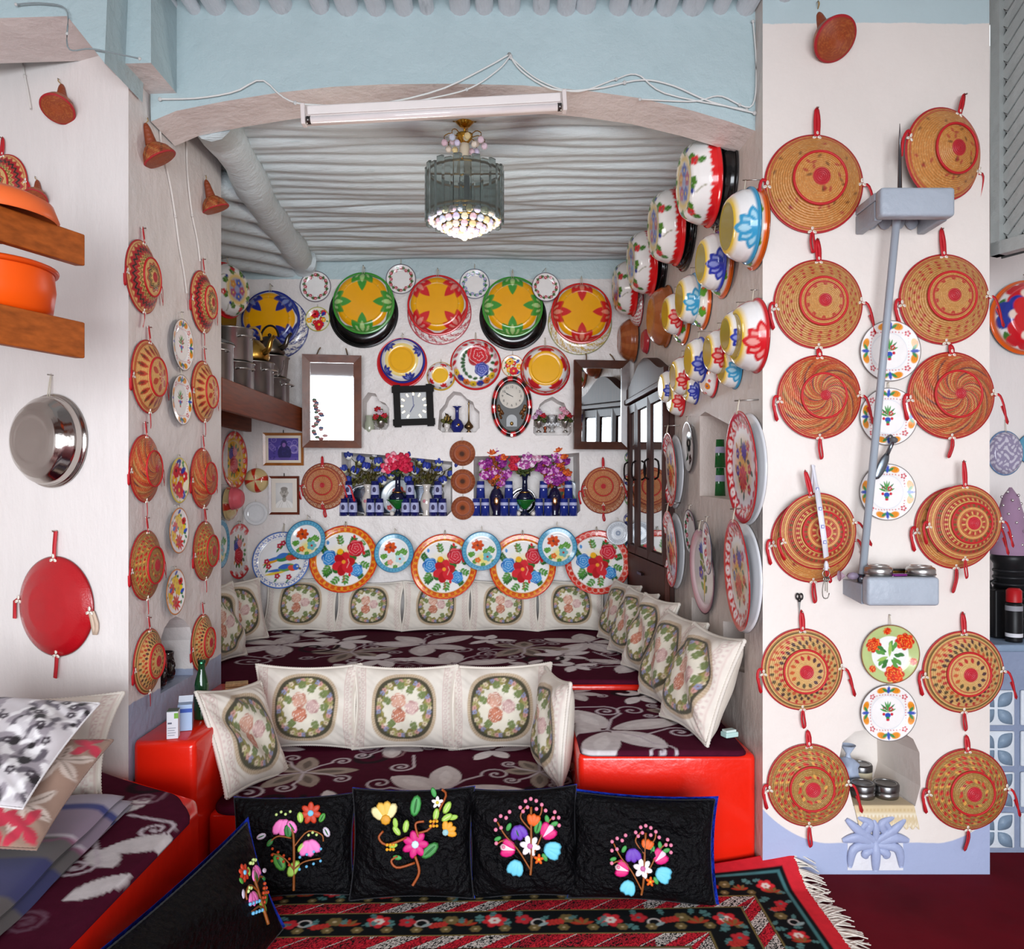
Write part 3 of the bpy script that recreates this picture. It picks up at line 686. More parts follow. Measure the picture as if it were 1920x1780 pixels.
# ---- coiled basket designs
STRAW, RUST, BRED, OLIVE = '#c2894a', '#a9562a', '#b81f2a', '#6a5a2a'
def b_base(a, c, edge=True):
    a.put(np.ones(len(a.X)), c); a.put(np.clip(np.sin(a.R * 150), 0, 1) * 0.22, '#5a2c14'); a.put((rng.rand(len(a.X)) < 0.12) * 0.3, '#f6d694')  # dark rings: shade between the coils painted into the colour
    if edge:
        a.put(a.ss(a.R - 0.955), '#b31c26'); a.ring(0.9, 0.925, '#b31c26', k=0.8)
    a.disc(0, 0, 0.13, '#b8202c')
def b_gold(a):
    b_base(a, '#cd8842'); r = np.random.RandomState(5)
    for k in range(34):
        an = r.rand() * 6.28; d = 0.2 + 0.65 * r.rand(); a.ell(math.cos(an) * d, math.sin(an) * d, 0.05, 0.025, r.rand() * 3, ('#a8202a', '#6a3a1a')[k % 2], 0.75)
    a.disc(0, 0, 0.16, '#b8202c')
def b_vee(a):
    b_base(a, '#c68c4a')
    for rr, n in ((0.62, 20), (0.7, 22), (0.78, 24), (0.3, 10)):
        for k in range(n):
            an = k * 2 * math.pi / n + rr * 3; a.lens(math.cos(an) * rr, math.sin(an) * rr, an + 0.5, 0.07, 0.02, '#b4322a'); a.lens(math.cos(an) * rr, math.sin(an) * rr, an - 0.5, 0.07, 0.02, '#b4322a')
    a.ring(0.36, 0.4, '#b31c26')
def b_swirl(a):
    b_base(a, '#cf6634'); cs = ['#c39a5a', '#4a2f3a', '#b8302a', '#7a5a2c', '#b4532a', '#c39a5a', '#a82a2a']
    ph = (a.A / (2 * math.pi) * 7 + (0.5 - np.minimum(a.R, 0.5)) * -3.2) % 1.0
    ph2 = (a.A / (2 * math.pi) * 6 + np.maximum(a.R, 0.5) * 2.6) % 1.0; inn = a.R < 0.48
    for i, c in enumerate(cs):
        lo, hi = i / 7, (i + 0.72) / 7
        a.put(inn * (a.R > 0.1) * (ph > lo) * (ph < hi) * 0.85, c); a.put((~inn) * (a.R < 0.9) * (ph2 > lo) * (ph2 < hi) * (np.sin(a.A * 11 + a.R * 22) > -0.5) * 0.85, cs[(i * 3) % 7])
    a.put(np.clip(np.sin(a.R * 150), 0, 1) * 0.2, '#5a2c14'); a.disc(0, 0, 0.1, '#b8202c')  # painted coil shade laid once more over the swirls
def b_rings(a):
    b_base(a, '#dba45c')
    for i, rr in enumerate((0.24, 0.42, 0.6, 0.76)):
        a.ring(rr - 0.055, rr + 0.055, '#a8482a'); a.put((np.sin(a.A * (12 + i * 10)) > 0.35) * a.ss(a.R - rr + 0.045) * a.ss(rr + 0.03 - a.R), ('#d2a65e', '#6a5a2a')[i % 2]); a.put((np.sin(a.A * (12 + i * 10) + 2) > 0.6) * a.ss(a.R - rr + 0.04) * a.ss(rr + 0.03 - a.R), '#b31c26')
        a.ring(rr + 0.06, rr + 0.075, '#b31c26')
    a.disc(0, 0, 0.15, '#c02030')
def b_diamond(a):
    b_base(a, '#d8aa66'); a.ring(0.88, 0.92, '#6a5a2a'); a.ring(0.82, 0.84, '#b31c26'); cs = ['#4a2a2e', '#b8302a', '#c4562a', '#5a4a2a']
    for i, (rr, n) in enumerate(((0.3, 14), (0.56, 26), (0.65, 26), (0.75, 26))):
        for k in range(n):
            an = k * 2 * math.pi / n + (i % 2) * math.pi / n; c = cs[(k // 3 + i) % 4]
            a.lens(math.cos(an) * (rr - 0.045), math.sin(an) * (rr - 0.045), an + 0.3, 0.13, 0.04, c, 1.0)
    a.disc(0, 0, 0.16, '#c02030'); a.ring(0.4, 0.42, '#b31c26')
def b_rows(a):
    b_base(a, '#a9803f'); a.put((np.sin(a.A * 90) > 0) * (np.sin(a.R * 60) > 0.2) * 0.3, '#3a2a1a')
    for i, rr in enumerate((0.28, 0.56, 0.68, 0.79)):
        n = 10 + i * 8
        for k in range(n):
            an = k * 2 * math.pi / n; a.lens(math.cos(an) * (rr - 0.03), math.sin(an) * (rr - 0.03), an + 0.9, 0.12, 0.034, '#cf3a26' if k % 2 else '#dfa04a'); a.lens(math.cos(an + 0.06) * (rr + 0.02), math.sin(an + 0.06) * (rr + 0.02), an - 2.0, 0.09, 0.026, '#b31c26')
    a.disc(0, 0, 0.17, '#c02030')
def b_zigzag(a):
    b_base(a, '#e2b470'); z = np.abs(((a.A / (2 * math.pi) * 26) % 1) - 0.5) * 2
    for r0, c, wd in ((0.86, '#b31c26', 0.05), (0.78, '#2a1c1a', 0.035), (0.7, '#b31c26', 0.045), (0.6, '#7a6a2c', 0.025)): a.put(a.ss(wd - np.abs(a.R - r0 + z * 0.09)) * (a.R > 0.46), c)
    z2 = np.abs(((a.A / (2 * math.pi) * 10) % 1) - 0.5) * 2
    for r0, c in ((0.37, '#b31c26'), (0.31, '#2a1c1a'), (0.25, '#7a6a2c')): a.put(a.ss(0.022 - np.abs(a.R - r0 + z2 * 0.07)) * (a.R < 0.44), c)
def b_tear(a):
    b_base(a, '#e0a862'); a.ring(0.86, 0.9, '#b4532a')
    for k in range(18):
        an = k * 0.349; a.lens(math.cos(an) * 0.52, math.sin(an) * 0.52, an, 0.34, 0.075, '#b8402a', 1.0); a.lens(math.cos(an) * 0.62, math.sin(an) * 0.62, an, 0.2, 0.035, '#7a2a1e', 1.0); a.disc(math.cos(an) * 0.78, math.sin(an) * 0.78, 0.03, '#5a5a2a')
    for k in range(6):
        an = k * 1.047; a.lens(0, 0, an, 0.4, 0.03, '#d2a25e'); a.lens(math.cos(an + 0.52) * 0.16, math.sin(an + 0.52) * 0.16, an + 0.52, 0.24, 0.085, '#b8402a')
def b_roman(a):
    b_base(a, '#b8693e', False); a.put((np.sin(a.A * 46) > 0) * a.ss(a.R - 0.58) * a.ss(0.8 - a.R) * 0.6, '#c78a58'); a.put((np.sin(a.A * 24) > 0.2) * a.ss(a.R - 0.22) * a.ss(0.42 - a.R) * 0.6, '#c78a58')
    for r0 in (0.48, 0.84, 0.97): a.ring(r0 - 0.02, r0 + 0.02, '#8f1c20')
def b_chain(a):
    b_base(a, '#a85c38', False)
    for k in range(34):
        an = k * 0.1848; a.ring(0.035, 0.055, '#dcc4a8', math.cos(an) * 0.87, math.sin(an) * 0.87, 0.8)
    a.put(a.ss(a.R - 0.96), '#7a1a1e')
# ---- lathed discs that carry a print
def resample(prof, n):
    P = np.array(prof, float); d = np.r_[0, np.cumsum(np.hypot(*np.diff(P, axis=0).T))]
    t = np.linspace(0, d[-1], n); return np.stack([np.interp(t, d, P[:, 0]), np.interp(t, d, P[:, 1])], 1), t / d[-1]
MESHES = {}
def printed(key, name, prof, back, art, base='#f2efec', nr=40, na=128, mat='enamel', backc='#2a2a2e', e=None):
    """unit-radius lathed body: printed front from the centre to the rim (prof) and a plain back (back)"""
    if key in MESHES: return MESHES[key]
    P, t = resample(prof, nr); P[0, 0] = 1e-3
    a = np.arange(na) * 2 * math.pi / na; B = np.array(back, float)
    Pall = np.concatenate([P, B]); tt = np.concatenate([t, np.full(len(B), 1.0)])
    V = np.stack([Pall[:, 0, None] * np.cos(a), Pall[:, 0, None] * np.sin(a), np.repeat(Pall[:, 1, None], na, 1)], -1).reshape(-1, 3)
    nf = nr * na; X = (t[:, None] * np.cos(a)).ravel(); Y = (t[:, None] * np.sin(a)).ravel()
    A = Art(X, Y, base, e or 1.3 / nr); art(A)
    C = np.concatenate([A.C, np.tile(lin(backc), (len(B) * na, 1))])
    o = mk(name, V, gridq(len(Pall), na, True), None, C, mat)
    me = o.data; bpy.data.objects.remove(o); MESHES[key] = me
    return me
PLATE = ([(0, 0.03), (0.6, 0.03), (0.72, 0.07), (0.95, 0.115), (1.0, 0.11)], [(0.985, 0.09), (0.72, 0.035), (0.6, 0.0), (0.001, 0.0)])
TRAY = ([(0, 0.025), (0.78, 0.025), (0.85, 0.06), (0.98, 0.085), (1.0, 0.08)], [(0.99, 0.06), (0.84, 0.03), (0.78, 0.0), (0.001, 0.0)])
def bowl_prof(d, base=0.62):
    k = 0.92 - base
    return ([(0, d * 0.97), (base * 0.93, d * 0.97), (base, d), (base + k * 0.32, d * 0.94), (base + k * 0.66, d * 0.76), (0.92, d * 0.42), (0.935, d * 0.13), (1.0, 0.03)], [(1.0, 0.0), (0.92, 0.0), (0.88, d * 0.3), (base, d * 0.85), (0.001, d * 0.88)])
def wire(parent, R=1.0, L=0.25, c='#cfc6b4', nail=True, z=0.03, back=0.03):
    """hanging wire loop and nail, in the unit space of the disc it carries"""
    m = MB()
    m.add(tube(smoothpath([(-0.03, R * 0.94, z + 0.06), (-0.02, R + L * 0.5, z + 0.03), (0, R + L, z), (0.02, R + L * 0.5, z + 0.03), (0.03, R * 0.94, z + 0.06)], 9), 0.012, 5), c)
    m.build('hanging_wire', 'ribbon', parent)
    if nail:
        one('nail', tube([(0, R + L - 0.02, -back), (0, R + L - 0.02, z + 0.09)], 0.014, 6), '#b9b4ae', 'metal', parent)
def disc_thing(name, key, prof, art, fr, px, py, rpx, label, cat, off=0.004, group=None, roll=0.0, tilt=0.0, yaw=0.0, base='#f2efec', nr=40, na=128, mat='enamel', backc='#33333a', hang=0.25, wc='#cfc6b4', nail=True, squash=None):
    me = printed(key, name, prof[0], prof[1], art, base, nr, na, mat, backc)
    p = fr.hit(px, py, off); r = rpx * p.y / F
    M = scale_m(fr.mat(p, 0.0, tilt, yaw), r)
    if squash: M = M @ Matrix.Diagonal((squash, 1, 1, 1))
    o = link(name, me, None, M); tag(o, label, cat, group)
    if roll: o.matrix_local = M @ Matrix.Rotation(roll, 4, 'Z')
    if hang:
        R2 = Matrix.Rotation(-roll, 4, 'Z')
        wire(o, 1.0, hang, wc, nail, back=off / r + 0.03)
        for ch in o.children: ch.matrix_local = R2
    return o
# ------------------------------------------------------------------ the room
material('floor_paint', 0.65, bump='noise', bscale=12, bstr=0.15, bdist=0.02, vary=0.35, vscale=3, color='#6a0e1c', spec=0.05)
struct(mk('floor', *box(-4, 4, -3.2, 6, -0.1, 0)[:2], None, None, 'floor_paint', None, False))
zT = 3.45
# left of the alcove: a wall turned a little, then the jamb that runs away from the viewer, then the hidden side of the alcove
wall('wall_left', LEFT, [(-1.2, 0), (0, 0), (0, zT), (-1.2, zT)], [], 'plaster_white')
niche = pxpoly(JAMB, [(301, 1301), (362, 1266), (362, 1200), (356, 1176), (344, 1162), (330, 1156), (318, 1163), (308, 1178), (301, 1200)])
wall('wall_left_jamb', JAMB, [(0, 0), (0.93, 0), (0.93, zT), (0, zT)], [(niche, 0.24, 0.06)], 'plaster_jamb')
wall('wall_alcove_left', Frame((-1.83, 3.85), (0, 1)), [(0, 0), (1.62, 0), (1.62, zT), (0, zT)], [], 'plaster_back')
wall('wall_alcove_front', Frame((XJ, 3.85), (-1, 0)), [(0, 0), (0.45, 0), (0.45, zT), (0, zT)], [], 'plaster_back')
BIG_L = [(641, 960), (655, 968), (838, 968), (848, 958), (848, 866), (752, 856), (640, 848)]
BIG_R = [(888, 960), (898, 968), (1078, 968), (1088, 958), (1086, 849), (1040, 853), (888, 856)]
SM_L = [(679, 800), (684, 806), (724, 806), (730, 798), (730, 766), (722, 756), (712, 752), (704, 738), (690, 736), (680, 750)]
SM_M = [(821, 805), (830, 811), (892, 811), (899, 803), (899, 772), (890, 764), (887, 754), (876, 748), (864, 736), (850, 734), (838, 746), (834, 758), (824, 770)]
SM_R = [(1000, 812), (1005, 817), (1066, 817), (1072, 810), (1071, 775), (1062, 766), (1058, 756), (1048, 752), (1036, 744), (1022, 750), (1012, 758), (1008, 770), (1001, 776)]
wall('wall_back', BACK, [(-1.85, 0), (0.84, 0), (0.84, zT), (-1.85, zT)],
     [(pxpoly(BACK, p), d, i) for p, d, i in ((BIG_L, 0.2, 0.07), (BIG_R, 0.2, 0.08), (SM_L, 0.13, 0.06), (SM_M, 0.13, 0.06), (SM_R, 0.13, 0.06))], 'plaster_back')
n1 = pxpoly(ALCR, [(1312, 930), (1374, 938), (1374, 800), (1322, 772), (1312, 780)])
n2 = pxpoly(ALCR, [(1297, 1226), (1330, 1240), (1330, 1130), (1297, 1120)])
n3 = pxpoly(ALCR, [(1356, 1250), (1396, 1262), (1396, 1170), (1356, 1165)])
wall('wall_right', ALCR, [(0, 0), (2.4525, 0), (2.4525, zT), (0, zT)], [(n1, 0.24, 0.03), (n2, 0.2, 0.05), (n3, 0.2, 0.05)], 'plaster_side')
NPX = [(1590, 1470), (1574, 1420), (1580, 1392), (1603, 1372), (1645, 1366), (1690, 1372), (1712, 1386), (1724, 1412), (1726, 1475), (1716, 1512), (1600, 1512)]
niche = pxpoly(PILLAR, NPX)
wall('wall_front', PILLAR, [(0.94, 0), (1.792, 0), (1.79, zT), (0.94, zT)], [(niche, 0.3, 0.16)], 'plaster_pillar')
wall('wall_pillar_side', Frame((1.79, 3.0), (0, 1)), [(0, 0), (0.8, 0), (0.8, zT), (0, zT)], [], 'plaster_white')
wall('wall_recess', Frame((1.78, 3.62), (1, 0)), [(0, 0), (1.2, 0), (1.2, zT), (0, zT)], [], 'plaster_white')
# shell of the front room (seen only in the mirrors): side wall on the right and the low ceiling overhead
wall('wall_far_right', Frame((2.9, 3.7), (0, -1)), [(0, 0), (4.2, 0), (4.2, zT), (0, zT)], [], 'plaster_white')
# the rest of the front room: side wall on the left and the wall with the open doorway behind the viewer
wall('wall_far_left', Frame((-2.4, -1.1), (0, 1)), [(0, 0), (4.4, 0), (4.4, zT), (0, zT)], [], 'plaster_white')
for nm, x0, x1, z0, z1 in (('wall_behind', -2.45, -2.1, 0, zT), ('wall_behind', 2.0, 3.0, 0, zT), ('wall_behind', -2.1, 2.0, 2.46, zT)):
    struct(mk(nm, *box(x0, x1, -1.3, -1.1, z0, z1)[:2], None, None, 'plaster_white', None, False))
# front beam with its shallow arch, and the beam ends that step up over the left wall
def beam(name, pts, y0, y1):
    P = [(atY(px, py, y0).x, atY(px, py, y0).z) for px, py in pts]
    V, Q, T = prism(P, 0, 1)
    V = np.stack([V[:, 0], np.where(V[:, 2] > 0.5, y0, y1), V[:, 1]], 1)
    return struct(mk(name, V, Q, T, None, 'plaster_beam', None, False))
arch = [(283, 228), (330, 208), (420, 190), (520, 174), (620, 163), (720, 158), (850, 157), (980, 160), (1100, 170), (1200, 184), (1300, 208), (1370, 229), (1421, 247)]
beam('wall_front_beam', [(272, -250)] + arch + [(1440, 252), (1440, -250)][0:2], 3.08, 3.3)
beam('trim_1', [(196, -220), (196, 120), (283, 118), (283, -220)], 2.86, 3.1)
beam('trim_2', [(-200, -220), (-200, 40), (126, 30), (196, 118), (210, -220)], 2.72, 3.0)
# alcove ceiling of painted poles on two long beams
ceil = struct(mk('ceiling', *box(-1.95, 1.0, 3.3, 5.5, 3.075, 3.14)[:2], None, None, 'ceiling_blue', None, False))
y = 3.34; k = 0
while y < 5.46:
    r = 0.042 + 0.014 * rng.rand(); x0 = -1.31 - 0.03 * rng.rand()
    xs = np.linspace(x0, 0.98, 18); ph = rng.rand() * 6
    P = [(x, y + 0.008 * math.sin(x * 3 + ph) + 0.004 * math.sin(x * 11 + ph), 3.045 + 0.006 * math.sin(x * 4.3 + ph * 2)) for x in xs]
    R = [r * (1 + 0.12 * math.sin(x * 2.1 + ph) + 0.05 * math.sin(x * 9 + ph)) for x in xs]
    struct(mk('ceiling_pole', *tube(P, R, 10), None, 'ceiling_blue', ceil)); y += r * 1.86; k += 1
for x0, x1, y0, y1, z in ((-1.24, -1.42, 3.3, 5.46, 2.965), ):
    P = [(x0 + (x1 - x0) * t + 0.012 * math.sin(t * 9), y0 + (y1 - y0) * t, z + 0.008 * math.sin(t * 13)) for t in np.linspace(0, 1, 16)]
    struct(mk('ceiling_beam', *tube(P, [0.085 + 0.008 * math.sin(q * 1.7) for q in range(16)], 12), None, 'ceiling_blue', ceil))
for q in range(6):
    y0 = 3.75 + q * 0.31
    P = [(-1.34, y0 + 0.34, 2.97 - 0.004 * q), (-1.6, y0 + 0.08, 2.95), (-1.88, y0 - 0.2, 2.93)]
    struct(mk('ceiling_pole', *tube(smoothpath(P, 8), 0.062 + 0.012 * rng.rand(), 10), None, 'ceiling_blue', ceil))
# front room: log ends that rest on the beam
front = struct(mk('ceiling_front', *box(-2.6, 3.2, -1.3, 3.3, 3.36, 3.42)[:2], None, None, 'ceiling_blue', None, False))
for px, d in ((310, 40), (362, 24), (403, 38), (464, 42), (527, 38), (600, 32), (650, 40), (705, 36), (757, 34), (800, 26), (862, 38), (908, 32), (955, 40), (1015, 30), (1062, 34), (1098, 38), (1160, 34), (1205, 42), (1250, 36), (1300, 40), (1352, 28), (1400, 36), (1460, 30), (255, 36), (205, 30), (150, 36)):
    r = d / 2 * 3.0 / F * 1.08; x = atY(px, 0, 3.07).x; z = atY(0, 30 - 5 * rng.rand(), 3.07).z + r
    P = [(x + (t * 0.02 * rng.randn()), 3.1 - 2.3 * t, z + 0.004 * math.sin(t * 7)) for t in np.linspace(0, 1, 8)]
    struct(mk('ceiling_log', *tube(P, [r * (1 + 0.05 * math.sin(t * 2.3)) for t in range(8)], 12), None, 'log_grey', front))
# ------------------------------------------------------------------ masonry seats painted red
RP = '#e8230f'
def seat(name, poly, z, label):
    V, Q, T = prism(poly, 0, z); m = MB().add((V, Q, T), RP)
    o = m.build(name, 'gloss_paint', None, False); tag(o, label, 'bench')
    md = o.modifiers.new('round', 'BEVEL'); md.width = 0.022; md.segments = 4; md.limit_method = 'ANGLE'
    for p in o.data.polygons: p.use_smooth = True
    return o
seat('masonry_bench', [(-1.83, 3.97), (0.893, 3.97), (0.83, 5.44), (-1.82, 5.44)], 0.478, 'high red painted seat platform along the back of the alcove')
seat('masonry_bench', [(0.255, 3.06), (0.935, 3.06), (0.895, 3.965), (0.255, 3.965)], 0.43, 'bright red masonry seat block below the right hand wall')
seat('masonry_bench', [(-1.16, 3.05), (0.25, 3.05), (0.25, 3.965), (-1.16, 3.965)], 0.21, 'low red masonry seat in the middle behind the black cushions')
seat('masonry_ledge', [(-1.395, 2.94), (-1.165, 2.94), (-1.165, 3.84), (-1.395, 3.84)], 0.515, 'narrow red painted armrest block with bottle and medicine boxes on it')
seat('masonry_bench', [(-2.2, 0.5), (-1.06, 0.5), (-1.035, 1.6), (-1.02, 2.6), (-1.06, 2.69), (-1.38, 2.88), (-2.2, 3.15)], 0.408, 'long red bench at the left that runs towards the viewer')
# woven covers with silver leaves and scrolls
MAR = '#4a1228'
def leafflower(a, x, y, r, kind, rot=0.0):
    c, c2 = {'big': ('#d6cfd0', '#ece8e8'), 'brown': ('#a3958b', '#3a3230'), 'small': ('#e6e1e3', '#f0eef0')}[kind]
    for i in range(5):
        an = rot + i * 2 * math.pi / 5 + (0.2 if i % 2 else -0.1); L = r * (1.15 if i in (0, 3) else 0.95)
        a.lens(x + math.cos(an) * r * 0.08, y + math.sin(an) * r * 0.08, an, L, r * 0.25, c, 0.7)
        a.lens(x + math.cos(an) * r * 0.25, y + math.sin(an) * r * 0.25, an, L * 0.6, r * 0.1, c2, 0.9, 0.6 if kind != 'small' else 0.0)
    if kind != 'small':
        for i in range(3 if kind == 'big' else 5):
            an = rot + 0.6 + i * 2 * math.pi / (3 if kind == 'big' else 5); d = r * 1.05
            cx, cy = x + math.cos(an) * d, y + math.sin(an) * d
            a.line([(x, y), (x + math.cos(an + 0.25) * d * 0.5, y + math.sin(an + 0.25) * d * 0.5), (x + math.cos(an + 0.12) * d * 0.8, y + math.sin(an + 0.12) * d * 0.8)], 0.012, '#c9bfc6')
            a.spiral(cx, cy, r * 0.24, 1.6, an + 2.6, 0.011, '#c9bfc6')
def cover(name, x0, x1, y0, y1, z, th, label, draw, nx, ny, corner=0.05, xf=None, wav=0.006, mat='pile'):
    u = np.linspace(0, 1, nx); v = np.linspace(0, 1, ny); U, Vv = np.meshgrid(u, v, indexing='ij')
    X = x0 + U * (x1 - x0); Y = y0 + Vv * (y1 - y0)
    for cx, cy, sx, sy in ((x0 + corner, y0 + corner, -1, -1), (x1 - corner, y0 + corner, 1, -1), (x0 + corner, y1 - corner, -1, 1), (x1 - corner, y1 - corner, 1, 1)):
        m = ((X - cx) * sx > 0) & ((Y - cy) * sy > 0); d = np.hypot(X - cx, Y - cy)
        mx = np.maximum(np.abs(X - cx), np.abs(Y - cy)); f = np.where(m & (d > 0), mx / np.maximum(d, 1e-9), 1)
        X = np.where(m, cx + (X - cx) * f, X); Y = np.where(m, cy + (Y - cy) * f, Y)
    if xf: X, Y = xf(X, Y, U, Vv)
    Z = z + wav * (np.sin(X * 7 + Y * 3) + np.sin(Y * 11 - X * 4)) * 0.5
    ed = np.minimum(np.minimum(U, 1 - U) * (x1 - x0), np.minimum(Vv, 1 - Vv) * (y1 - y0)); Z = Z - 0.6 * th * np.clip(1 - ed / 0.012, 0, 1) ** 2
    a = Art(X.ravel(), Y.ravel(), MAR, 0.006); draw(a)
    n = nx * ny
    V1 = np.stack([X, Y, Z], -1).reshape(-1, 3); Q = gridq(nx, ny)
    idx = np.arange(n).reshape(nx, ny); loop = np.r_[idx[:, 0], idx[-1, 1:], idx[-2::-1, -1], idx[0, -2:0:-1]]
    B = V1[loop].copy(); B[:, 2] = z - th
    q = np.stack([loop, np.roll(loop, -1), np.roll(np.arange(len(loop)), -1) + n, np.arange(len(loop)) + n], 1)[:, ::-1]
    o = mk(name, np.concatenate([V1, B]), np.concatenate([Q, q]), None, np.concatenate([a.C * 1.0, np.tile(lin('#3a1024'), (len(loop), 1))]), mat)
    tag(o, label, 'seat cover')
    bl = np.concatenate([B, [B.mean(0)]])
    return o
def pxl(a, items, z):
    for it in items:
        p = onz(it[1], it[2], z)
        if it[0] == 's': a.spiral(p.x, p.y, it[3], 1.9, it[4], 0.012, it[5] if len(it) > 5 else '#cfc4cc', 1, it[3] * 2.2)
        elif it[0] == 'l': a.lens(p.x, p.y, it[4], it[3], it[3] * 0.26, '#d8d2d3', 0.7)
        elif it[0] == 'd': a.spiral(p.x, p.y, it[3], 1.2, 0.4, 0.03, '#2a1a22', 1, 0.0)
        else: leafflower(a, p.x, p.y, it[3], it[0], it[4])
cover('seat_cover', -1.15, 0.255, 3.03, 3.96, 0.23, 0.022, 'maroon flowered cover on the low middle seat with silver leaves and scrolls',
      lambda a: pxl(a, [('d', 520, 1500, 0.1), ('d', 690, 1420, 0.09), ('d', 1010, 1480, 0.1), ('brown', 569, 1447, 0.19, 0.2), ('small', 622, 1503, 0.12, 0.5), ('small', 509, 1404, 0.13, 0.0), ('big', 832, 1484, 0.27, 0.15), ('small', 923, 1405, 0.14, 0.3), ('brown', 1012, 1446, 0.15, 0.7), ('s', 463, 1490, 0.075, 2.5), ('s', 690, 1405, 0.05, 0.6, '#9a8090'), ('s', 735, 1415, 0.05, 0.2, '#9a7a80'), ('s', 946, 1497, 0.07, 2.2), ('s', 752, 1440, 0.06, 0.5), ('big', 735, 1398, 0.17, 3.4), ('s', 1050, 1462, 0.05, 1.0)], 0.23), 210, 130, 0.09)
cover('seat_cover', 0.262, 0.9, 3.035, 3.97, 0.45, 0.02, 'maroon flowered cover on the right seat block with one huge silver flower',
      lambda a: pxl(a, [('small', 1196, 1307, 0.13, 0.3), ('big', 1139, 1369, 0.3, 0.5), ('s', 1135, 1335, 0.07, 2.0), ('s', 1275, 1376, 0.07, 2.6), ('big', 1075, 1300, 0.14, 1.0), ('brown', 1268, 1336, 0.13, 0.4), ('d', 1170, 1300, 0.1), ('s', 1090, 1292, 0.05, 0.2)], 0.45), 100, 130, 0.05)
cover('seat_cover', -1.78, 0.85, 3.95, 5.4, 0.5, 0.022, 'maroon flowered cover on the high back platform with many silver flowers',
      lambda a: pxl(a, [('big', 522, 1209, 0.3, 0.1), ('big', 560, 1190, 0.18, 2.0), ('brown', 657, 1223, 0.24, 0.6), ('small', 716, 1239, 0.17, 0.2), ('big', 795, 1207, 0.3, 0.8), ('big', 852, 1243, 0.28, 0.3), ('big', 1103, 1205, 0.3, 0.2), ('brown', 983, 1217, 0.22, 0.1), ('small', 1055, 1228, 0.16, 0.7), ('big', 1186, 1245, 0.22, 2.8), ('small', 918, 1200, 0.14, 0.0), ('small', 640, 1204, 0.2, 1.2), ('s', 470, 1240, 0.12, 1.6), ('s', 500, 1215, 0.08, 0.2), ('s', 1130, 1240, 0.1, 0.8), ('s', 905, 1232, 0.08, 0.8, '#8a707a'), ('s', 765, 1249, 0.08, 1.5, '#8a707a'), ('d', 590, 1215, 0.14), ('d', 1010, 1235, 0.14), ('small', 1075, 1250, 0.12, 0.5), ('small', 655, 1252, 0.12, 0.1), ('small', 990, 1247, 0.12, 1.1)], 0.5), 300, 150, 0.06)
def left_xf(X, Y, U, V):
    ym = 2.63 + np.clip(-1.06 - X, 0, 2) * 0.62 - 0.12 * np.clip((X + 1.14) / 0.13, 0, 1) ** 2
    return X, Y * 0 + 0.52 + V * (ym - 0.52)
cover('seat_cover', -2.15, -1.0, 0.52, 2.75, 0.43, 0.022, 'maroon flowered cover on the long bench at the left',
      lambda a: pxl(a, [('l', 185, 1530, 0.17, 0.9), ('l', 350, 1500, 0.12, 1.3), ('s', 270, 1498, 0.06, 0.4, '#8a6a78'), ('s', 290, 1555, 0.06, 1.6), ('l', 195, 1590, 0.22, 0.3), ('l', 215, 1625, 0.16, 2.4), ('l', 120, 1690, 0.17, 0.95), ('s', 140, 1625, 0.06, 0.9), ('s', 45, 1730, 0.05, 2.0, '#6a4a5a'), ('l', 190, 1530, 0.1, 2.6), ('d', 280, 1470, 0.1)], 0.43), 120, 220, 0.04, left_xf, 0.004)
